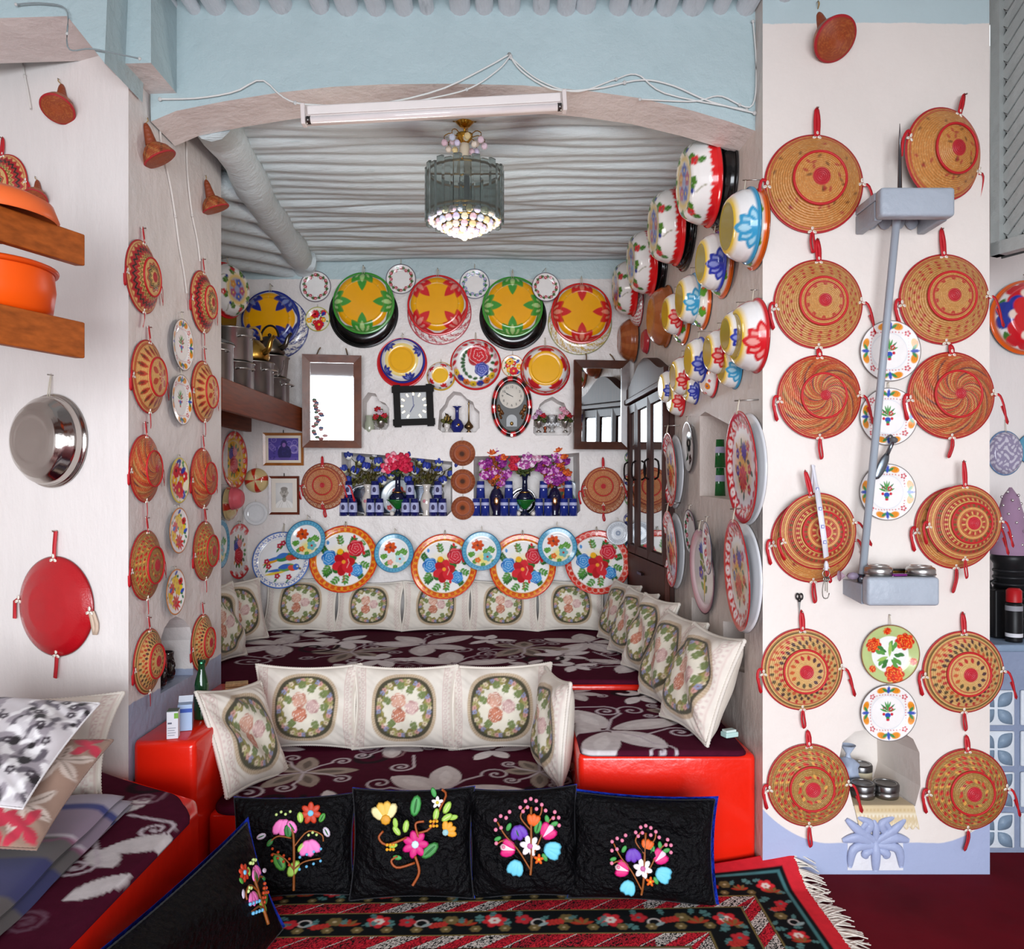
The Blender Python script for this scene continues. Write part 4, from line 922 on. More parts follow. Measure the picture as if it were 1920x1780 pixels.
# ------------------------------------------------------------------ rug on the floor
def rug():
    x0, x1, y0, y1 = -1.02, 1.06, 1.35, 3.0
    nx, ny = 620, 440
    u = np.linspace(0, 1, nx); v = np.linspace(0, 1, ny); U, V = np.meshgrid(u, v, indexing='ij')
    X = x0 + U * (x1 - x0); Y = y0 + V * (y1 - y0); sk = 0.05 * (X - 0.2)
    lift = np.clip((Y - 2.82) / 0.2, 0, 1) * np.clip((X - 0.62) / 0.42, 0, 1)
    Z = 0.012 + 0.085 * lift ** 1.3 + 0.004 * np.sin(X * 9 + Y * 5) * (0.2 + lift)
    Yw = Y + sk * np.clip((Y - 2.2) / 0.8, 0, 1) - 0.02 * lift
    D = np.minimum(x1 - X, y1 - Y).ravel()          # distance from the outer edge (right and far sides are in view)
    far = ((y1 - Y) < (x1 - X)).ravel(); along = np.where(far, X.ravel(), Y.ravel())
    a = Art(X.ravel(), Y.ravel(), '#e2303c', 0.006); e = 0.006; r = np.random.RandomState(11)
    def band(d0, d1, c): a.put(np.clip((D - d0) / e, 0, 1) * np.clip((d1 - D) / e, 0, 1), c)
    band(0.055, 9, '#15191b'); band(0.07, 0.088, '#4d8285'); band(0.095, 0.2, '#14181a')
    def stripes(d0, d1):
        band(d0, d1, '#15191b'); ph = ((along * 7 + (D - d0) * 9) % 1.0); fz = r.rand(len(D)) < 0.45
        seg = ((along * 1.1) % 1.0) < 0.5
        m = (D > d0 + 0.004) & (D < d1 - 0.004)
        a.put(m * (ph < 0.45), '#dc2c3c'); a.put(m * (ph < 0.45) * fz * 0.8, '#3a0d16'); a.put(m * (ph >= 0.5) * (~seg) * (~fz), '#ded6cf'); a.put(m * (ph >= 0.5) * seg * (~fz), '#c22a3a'); a.put(m * (ph > 0.47) * (ph < 0.5), '#efe8e0')
        a.put(np.clip((0.004 - np.abs(D - d0)) / 0.002, 0, 1), '#8a7a4a'); a.put(np.clip((0.004 - np.abs(D - d1)) / 0.002, 0, 1), '#8a7a4a')
    stripes(0.205, 0.275)
    stripes(0.42, 0.5)
    a.put(np.clip((0.005 - np.abs(D - 0.51)) / 0.002, 0, 1), '#c9c4bc')
    band(0.516, 9, '#e0323e')
    def motif(x, y, k, s=1.0):
        if k == 0: a.flower(x, y, 0.05 * s, 6, '#e0343c', '#efe6dc', r.rand(), 0.35); a.flower(x, y, 0.025 * s, 6, '#efe6dc', '#c8202c')
        elif k == 1: a.flower(x, y, 0.034 * s, 6, '#7a6a42', '#c8b890')
        elif k == 2:
            for q in range(5): a.lens(x, y, 0.4 + q * 0.6, 0.055 * s, 0.01 * s, '#8a6a3c' if q % 2 else '#b8402c')
        elif k == 3: a.leaves(x - 0.03, y, 0.2, 0.07 * s, 4, '#c83a34', 0.3, 0.028 * s)
        elif k == 4: a.leaves(x, y, r.rand() * 6, 0.045 * s, 2, '#5a8a88', 0.35, 0.024 * s)
        elif k == 5: a.ring(0.022 * s, 0.03 * s, '#dcd6d0', x, y); a.lens(x, y - 0.02, 0.5, 0.04, 0.008, '#9ab4b4')
        else: a.flower(x, y, 0.036 * s, 5, '#c8323a', '#4a7a78')
    for d0, n, sc_ in ((0.147, 40, 0.62), (0.348, 36, 0.8)):
        for i in range(n):
            t = i / n
            xx = x1 - d0 - t * (x1 - d0 - x0); motif(xx, y1 - d0 + 0.02 * math.sin(i * 2.4), (0, 4, 2, 1, 3, 5, 6, 4)[i % 8], sc_); motif(xx + 0.035, y1 - d0 - 0.035 * (-1) ** i, 4 if i % 2 else 1, 0.7 * sc_)
            yy = y1 - d0 - t * (y1 - d0 - y0); motif(x1 - d0 + 0.02 * math.sin(i * 2.4), yy, (0, 2, 4, 6, 3, 1, 5, 4)[i % 8], sc_); motif(x1 - d0 + 0.035 * (-1) ** i, yy - 0.03, 4, 0.7 * sc_)
    for i in range(90):
        x, y = r.uniform(x0, x1 - 0.55), r.uniform(y0, y1 - 0.56); motif(x, y, i % 7, 0.7)
    for i in range(30):
        x, y = r.uniform(x0, x1 - 0.6), r.uniform(y0, y1 - 0.6); a.lens(x, y, r.rand() * 6, 0.12, 0.02, ('#3a5a4a', '#15191b', '#4d8285')[i % 3])
    n = nx * ny; V1 = np.stack([X, Yw, Z], -1).reshape(-1, 3)
    idx = np.arange(n).reshape(nx, ny); loop = np.r_[idx[:, 0], idx[-1, 1:], idx[-2::-1, -1], idx[0, -2:0:-1]]
    B = V1[loop].copy(); B[:, 2] -= 0.01
    q = np.stack([loop, np.roll(loop, -1), np.roll(np.arange(len(loop)), -1) + n, np.arange(len(loop)) + n], 1)[:, ::-1]
    o = mk('floor_rug', np.concatenate([V1, B]), np.concatenate([gridq(nx, ny), q]), None, np.concatenate([a.C, np.tile(lin('#b8202c'), (len(loop), 1))]), 'pile')
    tag(o, 'red and black flowered rug with white fringe on the floor in front of the cushions', 'rug')
    m = MB()
    for i in range(230):
        j = int((i + 0.5) / 230 * (ny - 1)); p = V1[idx[-1, j]]; L = 0.05 + 0.03 * r.rand(); dy = 0.03 * r.randn()
        P = [(p[0] - 0.004, p[1], p[2]), (p[0] + L * 0.5, p[1] + dy * 0.5, p[2] * 0.8 + 0.004 * r.rand()), (p[0] + L, p[1] + dy, max(0.004, p[2] * 0.6))]
        m.add(strip(smoothpath(P, 5), [0.009, 0.008, 0.007, 0.005, 0.002], (0, 0, 1), 0.0015), '#e8e0d4')
    f = m.build('fringe', 'cloth', o, True); f['kind'] = 'stuff'; f['label'] = 'knotted white fringe'
rug()
# ------------------------------------------------------------------ cushions
def pillow(key, nu, nv, asp, th, draw, seed, e=0.02, pull=0.1, base='#e4dcd0', backc='#d9d0c2', wr=0.006, side='#e4dcd0'):
    """cushion standing in the x (width), y (height) plane: unit height, width asp, thickness th, painted front towards +z"""
    if key in MESHES: return MESHES[key]
    r = np.random.RandomState(seed)
    u = np.linspace(-1, 1, nu); v = np.linspace(-1, 1, nv); U, V = np.meshgrid(u, v, indexing='ij')
    def outline(U, V):
        return U * asp / 2 * (1 - pull * (1 - V ** 2) * np.abs(U) ** 2), V * 0.5 * (1 - pull * (1 - U ** 2) * np.abs(V) ** 2) + 0.5
    X, Y = outline(U, V)
    prof = (np.clip(1 - U ** 4, 0, 1) * np.clip(1 - V ** 4, 0, 1)) ** 0.62
    W = sum(r.randn() * np.sin(U * r.uniform(2, 9) + V * r.uniform(2, 9) + r.rand() * 6) for _ in range(7)) * wr * (0.3 + prof)
    corner = np.exp(-((np.abs(U) - 0.9) ** 2 + (np.abs(V) - 0.9) ** 2) * 8); W = W + corner * wr * np.sin((U + V) * 30)
    Zf = th / 2 * prof + W * prof; Zb = -th / 2 * prof + W * 0.3 * prof
    a = Art((U * asp).ravel(), V.ravel(), base, e); draw(a)
    n = nu * nv; nb = (nu // 3, nv // 3)
    V1 = np.stack([X, Y, Zf], -1).reshape(-1, 3); bk = (1.035 if key[-1] in '45' else 1.012) if 'velvet' in key else 1.0; V2 = np.stack([X * bk + (bk - 1) * 0.4, 0.01 + (Y - 0.01) * bk, Zb], -1).reshape(-1, 3)
    Q = gridq(nu, nv); me_o = mk(key, np.concatenate([V1, V2]), np.concatenate([Q, Q[:, ::-1] + n]), None, np.concatenate([a.C, np.tile(lin(backc), (n, 1))]), 'velvet' if 'velvet' in key else 'cloth')
    me = me_o.data; bpy.data.objects.remove(me_o); MESHES[key] = me
    # piping round the seam
    t = np.concatenate([np.stack([u, -np.ones(nu)], 1), np.stack([np.ones(nv), v], 1)[1:], np.stack([u[::-1], np.ones(nu)], 1)[1:], np.stack([-np.ones(nv), v[::-1]], 1)[1:]])
    ox, oy = outline(t[:, 0], t[:, 1]); P = np.stack([ox, oy, 0 * ox], 1)
    rr = 0.016 + 0.006 * (np.arange(len(P)) % 2)
    p = one('piping', tube(P, rr * (0.4 if 'velvet' in key or 'case' in key else 1), 6), side, 'cloth'); MESHES[key + '_piping'] = p.data; bpy.data.objects.remove(p)
    MESHES[key + '_surf'] = (asp, th, pull)
    return me
def d_tapestry(a):
    asp = np.abs(a.X).max()
    for sx in (-1, 1):
        for q in range(16):
            y = -0.95 + q * 0.125; a.ring(0.03, 0.052, '#c9a8a4', sx * (asp - 0.22), y, 0.8); a.disc(sx * (asp - 0.12), y + 0.05, 0.026, '#cfb3ae', 0.7)
        a.put(a.ss(0.008 - np.abs(a.X - sx * (asp - 0.3))), '#d2b8b0'); a.put(a.ss(0.008 - np.abs(a.X - sx * (asp - 0.07))), '#d2b8b0')
    R = 0.82; sq = (np.abs(a.X / R) ** 2.5 + np.abs(a.Y / 0.86) ** 2.5) ** (1 / 2.5); th = a.A
    a.put(a.ss((1 - sq) * R), '#b8a184'); a.put((np.sin(th * 90) > 0) * a.ss((1 - sq) * R) * 0.35, '#e0d0b8'); a.put(a.ss((0.9 - sq) * R), '#4a4634')
    wob = 0.79 + 0.03 * np.cos(th * 8) + 0.03 * np.cos(th * 13); a.put(a.ss((wob - 0.07 - sq) * R), '#7d7440')
    r = np.random.RandomState(2)
    for k in range(44):
        an = k * 2 * math.pi / 44; d = 0.77 * R * (1 + 0.0 * k); x, y = math.cos(an) * d, math.sin(an) * d * 1.05
        a.flower(x, y, 0.066, 5, ('#d9c8a8', '#a9a46a', '#cf9d92', '#8f95b4', '#6a6a3a')[k % 5], '#8a5a4a')
    a.put(a.ss((wob - 0.17 - sq + 0.03 * np.sin(th * 20)) * R), '#e6dfcd')
    for k in range(40):
        an = k * 2 * math.pi / 40; a.lens(math.cos(an) * 0.52, math.sin(an) * 0.55, an + (1.2 if k % 2 else -1.2), 0.12, 0.024, '#9a9050')
    for x, y, an in ((-0.3, 0.1, 2.5), (0.1, 0.32, 1.2), (0.36, -0.02, 0.2), (0.2, -0.3, 5.2), (-0.2, -0.28, 3.9), (-0.05, 0.42, 1.8), (0.35, 0.22, 0.8)): a.leaves(x, y, an, 0.16, 2, '#75834f', 0.4, 0.11)
    for x, y, q, c, d in ((-0.13, 0.18, 0.19, '#d9a892', '#c48a76'), (0.2, 0.02, 0.17, '#d6b4ae', '#bd938f'), (-0.12, -0.17, 0.18, '#c98268', '#b06a52')): a.rose(x, y, q, c, d, '#f0ddce')
def cushion(px, base_p, h, asp, yaw, lean, label, roll=0.0, var=0, th=0.28, group='cream tapestry cushions on the seats'):
    """stands with the middle of its lower edge on base_p, leaning back by lean, face turned by yaw from the viewer"""
    key = 'tapestry_cushion_%d_%.2f_%.2f' % (var, asp, th)
    me = pillow(key, 96, 76, asp, th, d_tapestry, 10 + var, 0.022, 0.09 + 0.02 * (var % 2), wr=0.012)
    M = Matrix.Translation(base_p) @ Matrix.Rotation(yaw, 4, 'Z') @ Matrix.Rotation(math.pi / 2 - lean, 4, 'X') @ Matrix.Rotation(roll, 4, 'Z') @ Matrix.Scale(h, 4)
    o = link('seat_cushion', me, None, M); tag(o, label, 'cushion', group)
    link('piping', MESHES[key + '_piping'], o)
    return o
def Rr(d): return math.radians(d)
C = cushion
zu, zl = 0.503, 0.235
# row at the back of the platform
def onb(px, Y, z): return atY(px, 0, Y) * Vector((1, 1, 0)) if False else Vector(((px - CX) / F * Y, Y, z))
C(0, onb(560, 5.29, zu), 0.36, 1.36, 0, Rr(20), 'cream tapestry cushion on the back platform under the parrot platter', var=0, th=0.2)
C(0, onb(690, 5.29, zu), 0.335, 1.36, Rr(1), Rr(21), 'cream tapestry cushion on the back platform, second from the left of its row', var=1, th=0.2)
C(0, onb(817, 5.29, zu), 0.335, 1.38, 0, Rr(20), 'cream tapestry cushion at the middle of the back platform row', var=2, th=0.2)
C(0, onb(944, 5.29, zu), 0.34, 1.37, Rr(-1), Rr(20), 'cream tapestry cushion on the back platform, second from the right end of its row', var=0, th=0.2)
C(0, onb(1072, 5.29, zu), 0.345, 1.36, 0, Rr(19), 'cream tapestry cushion at the right end of the back platform row', var=1, th=0.2)
C(0, onb(449, 4.86, zu), 0.38, 1.25, Rr(62), Rr(12), 'cream tapestry cushion turned sideways in the far left corner of the platform', var=2)
C(0, onb(418, 4.3, zu), 0.42, 1.2, Rr(80), Rr(12), 'cream cushion seen from its edge beside the left jamb, behind the red step', var=1)
# along the right wall
for i, (x, yy, h, yw, ln, lab) in enumerate(((0.60, 4.9, 0.38, -74, 18, 'cream tapestry cushion deepest in the row along the right wall'),
        (0.615, 4.5, 0.39, -75, 20, 'cream tapestry cushion second from the far end of the right wall row'),
        (0.64, 4.1, 0.40, -76, 20, 'cream tapestry cushion in the middle of the right wall row'))):
    C(0, Vector((x, yy, zu)), h, 1.05, Rr(yw), Rr(ln), lab, var=i)
C(0, Vector((0.67, 3.70, 0.455)), 0.42, 1.0, Rr(-76), Rr(21), 'cream tapestry cushion second from the near end of the right wall row', var=0, th=0.36)
C(0, Vector((0.70, 3.29, 0.455)), 0.43, 1.0, Rr(-76), Rr(22), 'cream tapestry cushion nearest the viewer on the right seat block', var=1, th=0.36)
# low middle seat
C(0, onb(573, 3.72, zl), 0.385, 1.29, Rr(1), Rr(10), 'cream tapestry cushion at the left of the low middle seat row', var=1)
C(0, onb(758, 3.72, zl), 0.38, 1.29, 0, Rr(9), 'cream tapestry cushion at the centre of the low middle seat row', var=0)
C(0, onb(941, 3.72, zl), 0.385, 1.27, Rr(-2), Rr(10), 'cream tapestry cushion at the right of the low middle seat row', Rr(2), var=2)
C(0, Vector((0.155, 3.38, zl)), 0.42, 0.95, Rr(-78), Rr(6), 'cream cushion turned edge on against the right end of the low seat', Rr(3), var=0)
C(0, Vector((-1.03, 3.27, zl)), 0.42, 1.12, Rr(80), Rr(24), 'cream tapestry cushion leaning on the red armrest at the left', Rr(-9), var=2, th=0.22)
# left bench: cushion behind, folded blankets and pillow cases in front of it
def d_grey_roses(a):
    a.put(np.ones(len(a.X)), '#c9c2c4'); r = np.random.RandomState(8)
    for k in range(60):
        x, y = r.uniform(-1.6, 1.6), r.uniform(-1, 1); q = 0.13 + 0.16 * r.rand()
        for i in range(9): a.ell(x + math.cos(i * 0.7) * q * 0.6, y + math.sin(i * 0.7) * q * 0.6, q * 0.5, q * 0.3, i * 0.7 + 0.4, ('#e6e2e2', '#968d93', '#5c545c', '#c8c2c4')[(i + k) % 4])
        a.disc(x, y, q * 0.3, '#1c1418')
    for k in range(30):
        x, y = r.uniform(-1.6, 1.6), r.uniform(-1, 1); a.flower(x, y, 0.07, 5, '#3a2f38', '#d8d3d4')
    m = a.X < -0.62; a.put(m, '#b9b0b2'); a.put(m * (np.sin(a.X * 48) + np.sin(a.Y * 48) > 0.5), '#7a2a48'); a.put(a.ss(0.04 - np.abs(a.X + 0.58)), '#3f0f22')
def d_brown_leaf(a):
    for x, y, an in ((1.25, 0.35, 0.6), (1.2, -0.45, 2.2), (-0.4, 0.2, 0.4), (0.5, 0.35, 2.0), (0.2, -0.5, 5.0), (0.7, -0.1, 1.0), (-0.7, -0.5, 2.8)):
        for i in range(5): a.lens(x, y, an + i * 1.256, 0.42, 0.09, '#c3b1a5'); a.lens(x, y, an + i * 1.256, 0.42, 0.012, '#6a5548')
    for x, y in ((1.35, -0.75), (1.4, 0.8), (1.0, -0.8), (0.3, 0.7), (0.8, 0.75), (-0.3, -0.75), (0.15, -0.85), (0.9, -0.5)):
        for i in range(4): a.lens(x, y, i * 1.4 + x, 0.3, 0.075, '#b3293f')
    for x, y in ((0.55, -0.7), (-0.05, 0.8)): a.lens(x, y, 1.1, 0.34, 0.1, '#dcd6d2')
C(0, Vector((-1.60, 2.52, 0.44)), 0.37, 1.55, Rr(8), Rr(36), 'cream cushion with corded edge standing behind the flowered pillow cases on the left bench', var=1, th=0.3)
def soft(name, key, draw, base, h, asp, th, M, label, cat, matn='cloth', edge='#d9d4d4'):
    me = pillow(key, 110, 84, asp, th, draw, 5, 0.02, 0.04, base, base, 0.012, edge)
    o = link(name, me, None, M @ Matrix.Scale(h, 4)); tag(o, label, cat); link('hem', MESHES[key + '_piping'], o)
    return o
def pose(p, yaw, pitch, roll=0.0): return Matrix.Translation(p) @ Matrix.Rotation(yaw, 4, 'Z') @ Matrix.Rotation(pitch, 4, 'X') @ Matrix.Rotation(roll, 4, 'Z')
soft('pillow_case', 'brown_leaf_case', d_brown_leaf, '#927565', 0.42, 1.6, 0.2, pose(Vector((-1.55, 2.04, 0.535)), Rr(4), Rr(22), Rr(-4)), 'brown pillow with red and pale leaves under the grey rose one', 'pillow', edge='#8a6e60')
soft('pillow_case', 'grey_rose_case', d_grey_roses, '#c9c2c4', 0.40, 1.6, 0.2, pose(Vector((-1.60, 2.1, 0.63)), Rr(6), Rr(27), Rr(-8)), 'grey and white rose print pillow on top of the pile on the left bench', 'pillow')
def d_stripe(a):
    y = a.Y
    for y0, y1, c in ((-1, -0.72, '#c8c4cc'), (-0.72, -0.66, '#9a2a6a'), (-0.62, -0.2, '#5b5555'), (-0.2, 0.12, '#272a62'), (0.12, 0.36, '#5b5555'), (0.36, 0.42, '#cfc8d2'), (0.42, 0.7, '#8f7c90'), (0.7, 0.78, '#27307a'), (0.78, 1, '#a8a0b0')): a.put((y >= y0) * (y < y1), c)
    a.put((np.abs(y - 0.02 - 0.35 * a.X) < 0.02) * 0.5, '#a03a7a'); a.put(a.ss(0.015 - np.abs(y + 0.42)), '#8a7a8a')
def blanket():
    xs, ys, n = 0.46, 0.52, (56, 60)
    u = np.linspace(-1, 1, n[0]); v = np.linspace(-1, 1, n[1]); U, V = np.meshgrid(u, v, indexing='ij'); o0 = None
    a = Art(U.ravel(), V.ravel(), '#6a6266', 0.02); d_stripe(a)
    M = pose(Vector((-1.63, 1.98, 0.437)), Rr(4), 0)
    base = []
    for k, (s, z, t) in enumerate(((1.0, 0.0, 0.026), (0.96, 0.028, 0.024))):
        ed = (np.clip(1 - U ** 12, 0, 1) * np.clip(1 - V ** 12, 0, 1)) ** 0.5
        wv = 0.006 * np.sin(U * 5 + V * 3 + k) + 0.004 * np.sin(V * 9)
        Zt = z + t * ed + wv + 0.004; Zb = z - 0.0 + wv * (k > 0)
        X = U * xs * s; Y = V * ys * s * (1 + 0.05 * U)
        V1 = np.stack([X, Y, Zt], -1).reshape(-1, 3); V2 = np.stack([X, Y, np.minimum(Zb + 0 * Zt, Zt)], -1).reshape(-1, 3); Q = gridq(*n)
        o = mk('folded_blanket' if k == 0 else 'fold', np.concatenate([V1, V2]), np.concatenate([Q, Q[:, ::-1] + len(V1)]), None, np.concatenate([a.C if k else a.C * 0.9, a.C]), 'cloth', o0, True, M if k == 0 else None)
        if k == 0: o0 = o; tag(o, 'folded striped blanket in grey, violet and blue lying on the left bench', 'blanket')
blanket()
# ------------------------------------------------------------------ black velvet cushions with raised embroidery
def flat_leaf(L, W, t=0.008): return sphere((L / 2, 0, 0), (L / 2, W, t), 10, 4)
def emb(cush, M0, items):
    """items in cushion face units: (kind, x, y, angle, size, colours)"""
    asp, th, pull = MESHES['velvet_cushion_%d_surf' % cush['v']]
    def z(x, y):
        U, V = min(max(x / (asp / 2), -1), 1), min(max((y - 0.5) * 2, -1), 1)
        return th / 2 * (max(0, 1 - U ** 4) * max(0, 1 - V ** 4)) ** 0.62 + 0.04
    stems = MB()
    ns = 0
    for it in items:
        k = it[0]
        if k == 'stem':
            P = smoothpath([(x, y, z(x, y)) for x, y in it[1]], 12); stems.add(tube(P, it[2] if len(it) > 2 else 0.009, 5), it[3] if len(it) > 3 else '#8a4a14'); ns += 1
        elif k == 'leaf':
            _, x, y, an, L, W, c = it; M = Matrix.Translation((x, y, z(x, y))) @ Matrix.Rotation(an, 4, 'Z')
            m = MB().add(flat_leaf(L, W), c, M)
            if len(c) and L > 0.1: m.add(flat_leaf(L * 0.8, W * 0.25, 0.011), '#d9ea9a' if c == '#9cc850' else '#2a6a34', M @ Matrix.Translation((L * 0.1, 0, 0.002)))
            m.build('embroidered_leaf', 'bead', cush)
        elif k == 'flower':
            _, x, y, an, n, r, c, c2, spread = it; m = MB()
            for i in range(n):
                b = an + (i - (n - 1) / 2) * spread; m.add(flat_leaf(r, r * 0.3, 0.011), c if not isinstance(c, tuple) else c[i % len(c)], Matrix.Translation((x, y, z(x, y))) @ Matrix.Rotation(b, 4, 'Z'))
            if c2: m.add(sphere((x, y, z(x, y) + 0.006), (r * 0.3, r * 0.3, 0.014), 8, 4), c2)
            m.build('embroidered_flower', 'bead', cush)
        elif k == 'berries':
            m = MB()
            for x, y in it[1]: m.add(sphere((x, y, z(x, y) + 0.004), it[3] if len(it) > 3 else 0.016, 7, 5), it[2])
            m.build('bead_berries', 'bead', cush)['kind'] = 'stuff'
    if ns: stems.build('embroidered_stems', 'bead', cush)
def bouquet_a(x, y, s=1.0, fl=1):
    T = lambda a, b: (x + fl * a * s, y + b * s)
    an = lambda d: math.radians(d) if fl > 0 else math.pi - math.radians(d)
    it = [('stem', [T(0.03, -0.34), T(0.03, -0.1), T(0.02, 0.1), T(0.0, 0.2)], 0.014), ('stem', [T(0.02, 0.02), T(0.14, 0.15), T(0.26, 0.12), T(0.28, 0.06)]), ('stem', [T(0.03, -0.16), T(0.12, -0.1), T(0.26, -0.08)]), ('stem', [T(0.03, -0.16), T(-0.06, -0.06), T(-0.16, -0.02)]), ('stem', [T(0.0, 0.1), T(-0.12, 0.12), T(-0.2, 0.06)])]
    it += [('flower', *T(-0.08, 0.26), an(-90), 3, 0.15 * s, '#f07ac0', None, 0.55), ('flower', *T(0.15, 0.08), an(-80), 3, 0.15 * s, '#f07ac0', None, 0.6), ('leaf', *T(0.04, 0.14), an(125), 0.13 * s, 0.04 * s, '#f07ac0'),
           ('flower', *T(0.16, 0.3), an(90), 7, 0.1 * s, '#c2391a', '#7ac6e8', 0.9)]
    for a, b, d, L, c in ((-0.14, -0.02, 300, 0.17, '#4f9a3c'), (0.06, -0.02, 50, 0.1, '#9cc850'), (-0.02, -0.22, 235, -0.16, '#9cc850'), (0.24, 0.22, 60, 0.09, '#4f9a3c'), (-0.02, 0.1, 100, 0.12, '#2f7a3a'), (0.08, 0.22, 100, 0.1, '#9cc850'), (-0.16, 0.1, 230, 0.08, '#2f7a3a'), (-0.22, 0.14, 200, 0.09, '#cfc4d4'), (0.28, 0.18, 300, 0.1, '#cfc4d4')):
        it.append(('leaf', *T(a, b), an(d), L * s, abs(L) * 0.3 * s, c))
    it += [('berries', [T(-0.16 + 0.05 * (i % 4), 0.02 - 0.05 * (i // 4) - 0.03 * (i % 4)) for i in range(9)], '#c2441c'), ('berries', [T(0.08 + 0.06 * (i % 4), -0.06 - 0.1 * (i // 4) + 0.02 * (i % 4)) for i in range(8)], '#6ab8e0'), ('berries', [T(-0.14 + 0.04 * i, 0.3 + 0.02 * (i % 2)) for i in range(4)], '#c5e08a'), ('berries', [T(0.15 + 0.035 * i, 0.12 + 0.02 * (i % 2)) for i in range(3)], '#c5e08a')]
    return it
def bouquet_b(x, y, s=1.0):
    T = lambda a, b: (x + a * s, y + b * s); an = math.radians
    it = [('stem', [T(0.0, -0.36), T(0.06, -0.24), T(0.02, -0.1)], 0.014, '#9a4a1c'), ('stem', [T(0.02, -0.16), T(-0.14, -0.2), T(-0.2, -0.14), T(-0.14, -0.1)], 0.012, '#9a4a1c'), ('stem', [T(0.05, 0.1), T(0.16, 0.14), T(0.24, 0.3), T(0.3, 0.42), T(0.26, 0.46)], 0.012, '#9a4a1c'), ('stem', [T(-0.06, 0.06), T(-0.24, 0.0), T(-0.32, 0.06), T(-0.28, 0.12)], 0.012, '#9a4a1c'), ('stem', [T(0.05, 0.06), T(0.02, 0.18), T(0.1, 0.2)], 0.012, '#9a4a1c')]
    it += [('flower', *T(0.02, 0.0), 0, 7, 0.13 * s, '#cf1a78', '#cfeaf4', 0.9), ('flower', *T(-0.26, 0.22), an(100), 4, 0.17 * s, ('#e6dca0', '#ecb84a', '#ecb84a', '#e6dca0'), '#d89a2a', 0.5), ('flower', *T(0.3, 0.1), an(40), 4, 0.11 * s, '#e8a02a', '#9ac8d0', 0.6), ('flower', *T(0.22, 0.36), an(90), 5, 0.06 * s, '#f0eef0', '#d8c84a', 1.25)]
    for a, b, d, L, c in ((0.0, 0.24, 80, 0.2, '#3f9a4a'), (0.08, -0.12, 40, 0.2, '#3f8a44'), (-0.12, 0.08, 130, 0.11, '#9cc850'), (-0.08, 0.1, 80, 0.12, '#9cc850'), (-0.16, 0.14, 100, 0.1, '#9cc850'), (0.26, 0.2, 30, 0.12, '#9cc850'), (0.28, 0.26, 60, 0.13, '#9cc850'), (0.2, 0.2, 80, 0.12, '#9cc850'), (0.32, 0.22, 10, 0.1, '#9cc850'), (0.2, 0.4, 110, 0.1, '#3f9a4a'), (-0.1, -0.12, 170, 0.09, '#3f9a4a'), (-0.14, 0.0, 190, 0.09, '#9cc850')): it.append(('leaf', *T(a, b), an(d), L * s, L * 0.26 * s, c))
    it += [('berries', [T(-0.24 + 0.03 * (i % 3), -0.04 + 0.04 * (i // 3)) for i in range(6)], '#e8a82a'), ('berries', [T(0.16 + 0.03 * (i % 3), 0.16 + 0.04 * (i // 3)) for i in range(6)], '#e8a82a')]
    return it
def bouquet_c(x, y, s=1.0):
    T = lambda a, b: (x + a * s, y + b * s); an = math.radians
    it = [('stem', [T(0, -0.36), T(0.02, -0.2), T(0.03, 0.1), T(0.04, 0.34)], 0.013), ('stem', [T(0, -0.3), T(-0.12, -0.1), T(-0.26, 0.06), T(-0.34, 0.2)]), ('stem', [T(0.02, -0.2), T(0.14, 0.04), T(0.2, 0.16), T(0.3, 0.24)]), ('stem', [T(0.03, 0.1), T(-0.08, 0.24), T(-0.02, 0.34)]), ('stem', [T(0.03, 0.14), T(0.14, 0.26), T(0.16, 0.34)]), ('stem', [T(-0.2, 0.0), T(-0.3, 0.0), T(-0.36, -0.04)])]
    it += [('flower', *T(0.01, -0.06), 0.3, 6, 0.12 * s, '#f2eef2', '#c86aa0', 1.047), ('flower', *T(-0.12, 0.16), an(-80), 3, 0.17 * s, '#6a3ab4', None, 0.5), ('flower', *T(0.05, 0.14), an(80), 3, 0.14 * s, '#e2641c', None, 0.45), ('flower', *T(0.15, 0.02), an(45), 3, 0.18 * s, ('#d81a78', '#f0c8dc', '#d81a78'), None, 0.45), ('flower', *T(-0.15, -0.1), an(165), 3, 0.18 * s, ('#d81a78', '#f0d4d8', '#d81a78'), None, 0.45), ('flower', *T(-0.13, -0.2), an(250), 3, 0.18 * s, '#6ccbe6', None, 0.4), ('flower', *T(0.16, -0.08), an(-20), 3, 0.2 * s, '#6ccbe6', None, 0.35), ('flower', *T(0.1, -0.2), 0.2, 5, 0.06 * s, '#e2641c', '#f0c02a', 1.25)]
    for a, b, d, L in ((-0.1, 0.02, 110, 0.12), (0.08, 0.06, 70, 0.16), (-0.24, 0.1, 60, 0.1), (0.22, 0.16, 100, 0.1), (0.24, 0.14, 20, 0.1), (-0.3, 0.04, 200, 0.09), (0.14, -0.14, 300, 0.1)): it.append(('leaf', *T(a, b), an(d), L * s, L * 0.28 * s, '#3f9a4a'))
    pts = [(-0.36, 0.22), (-0.3, 0.26), (-0.24, 0.24), (-0.36, 0.12), (-0.3, 0.14), (-0.36, -0.02), (-0.28, -0.06), (-0.08, 0.34), (-0.02, 0.4), (0.04, 0.42), (0.1, 0.4), (-0.05, 0.3), (0.1, 0.32), (0.16, 0.36), (0.2, 0.3), (0.3, 0.28), (0.34, 0.22), (0.34, 0.14), (0.28, 0.22), (-0.2, 0.3), (0.0, 0.34)]
    it.append(('berries', [T(*p) for p in pts], '#e88aa8', 0.02))
    return it
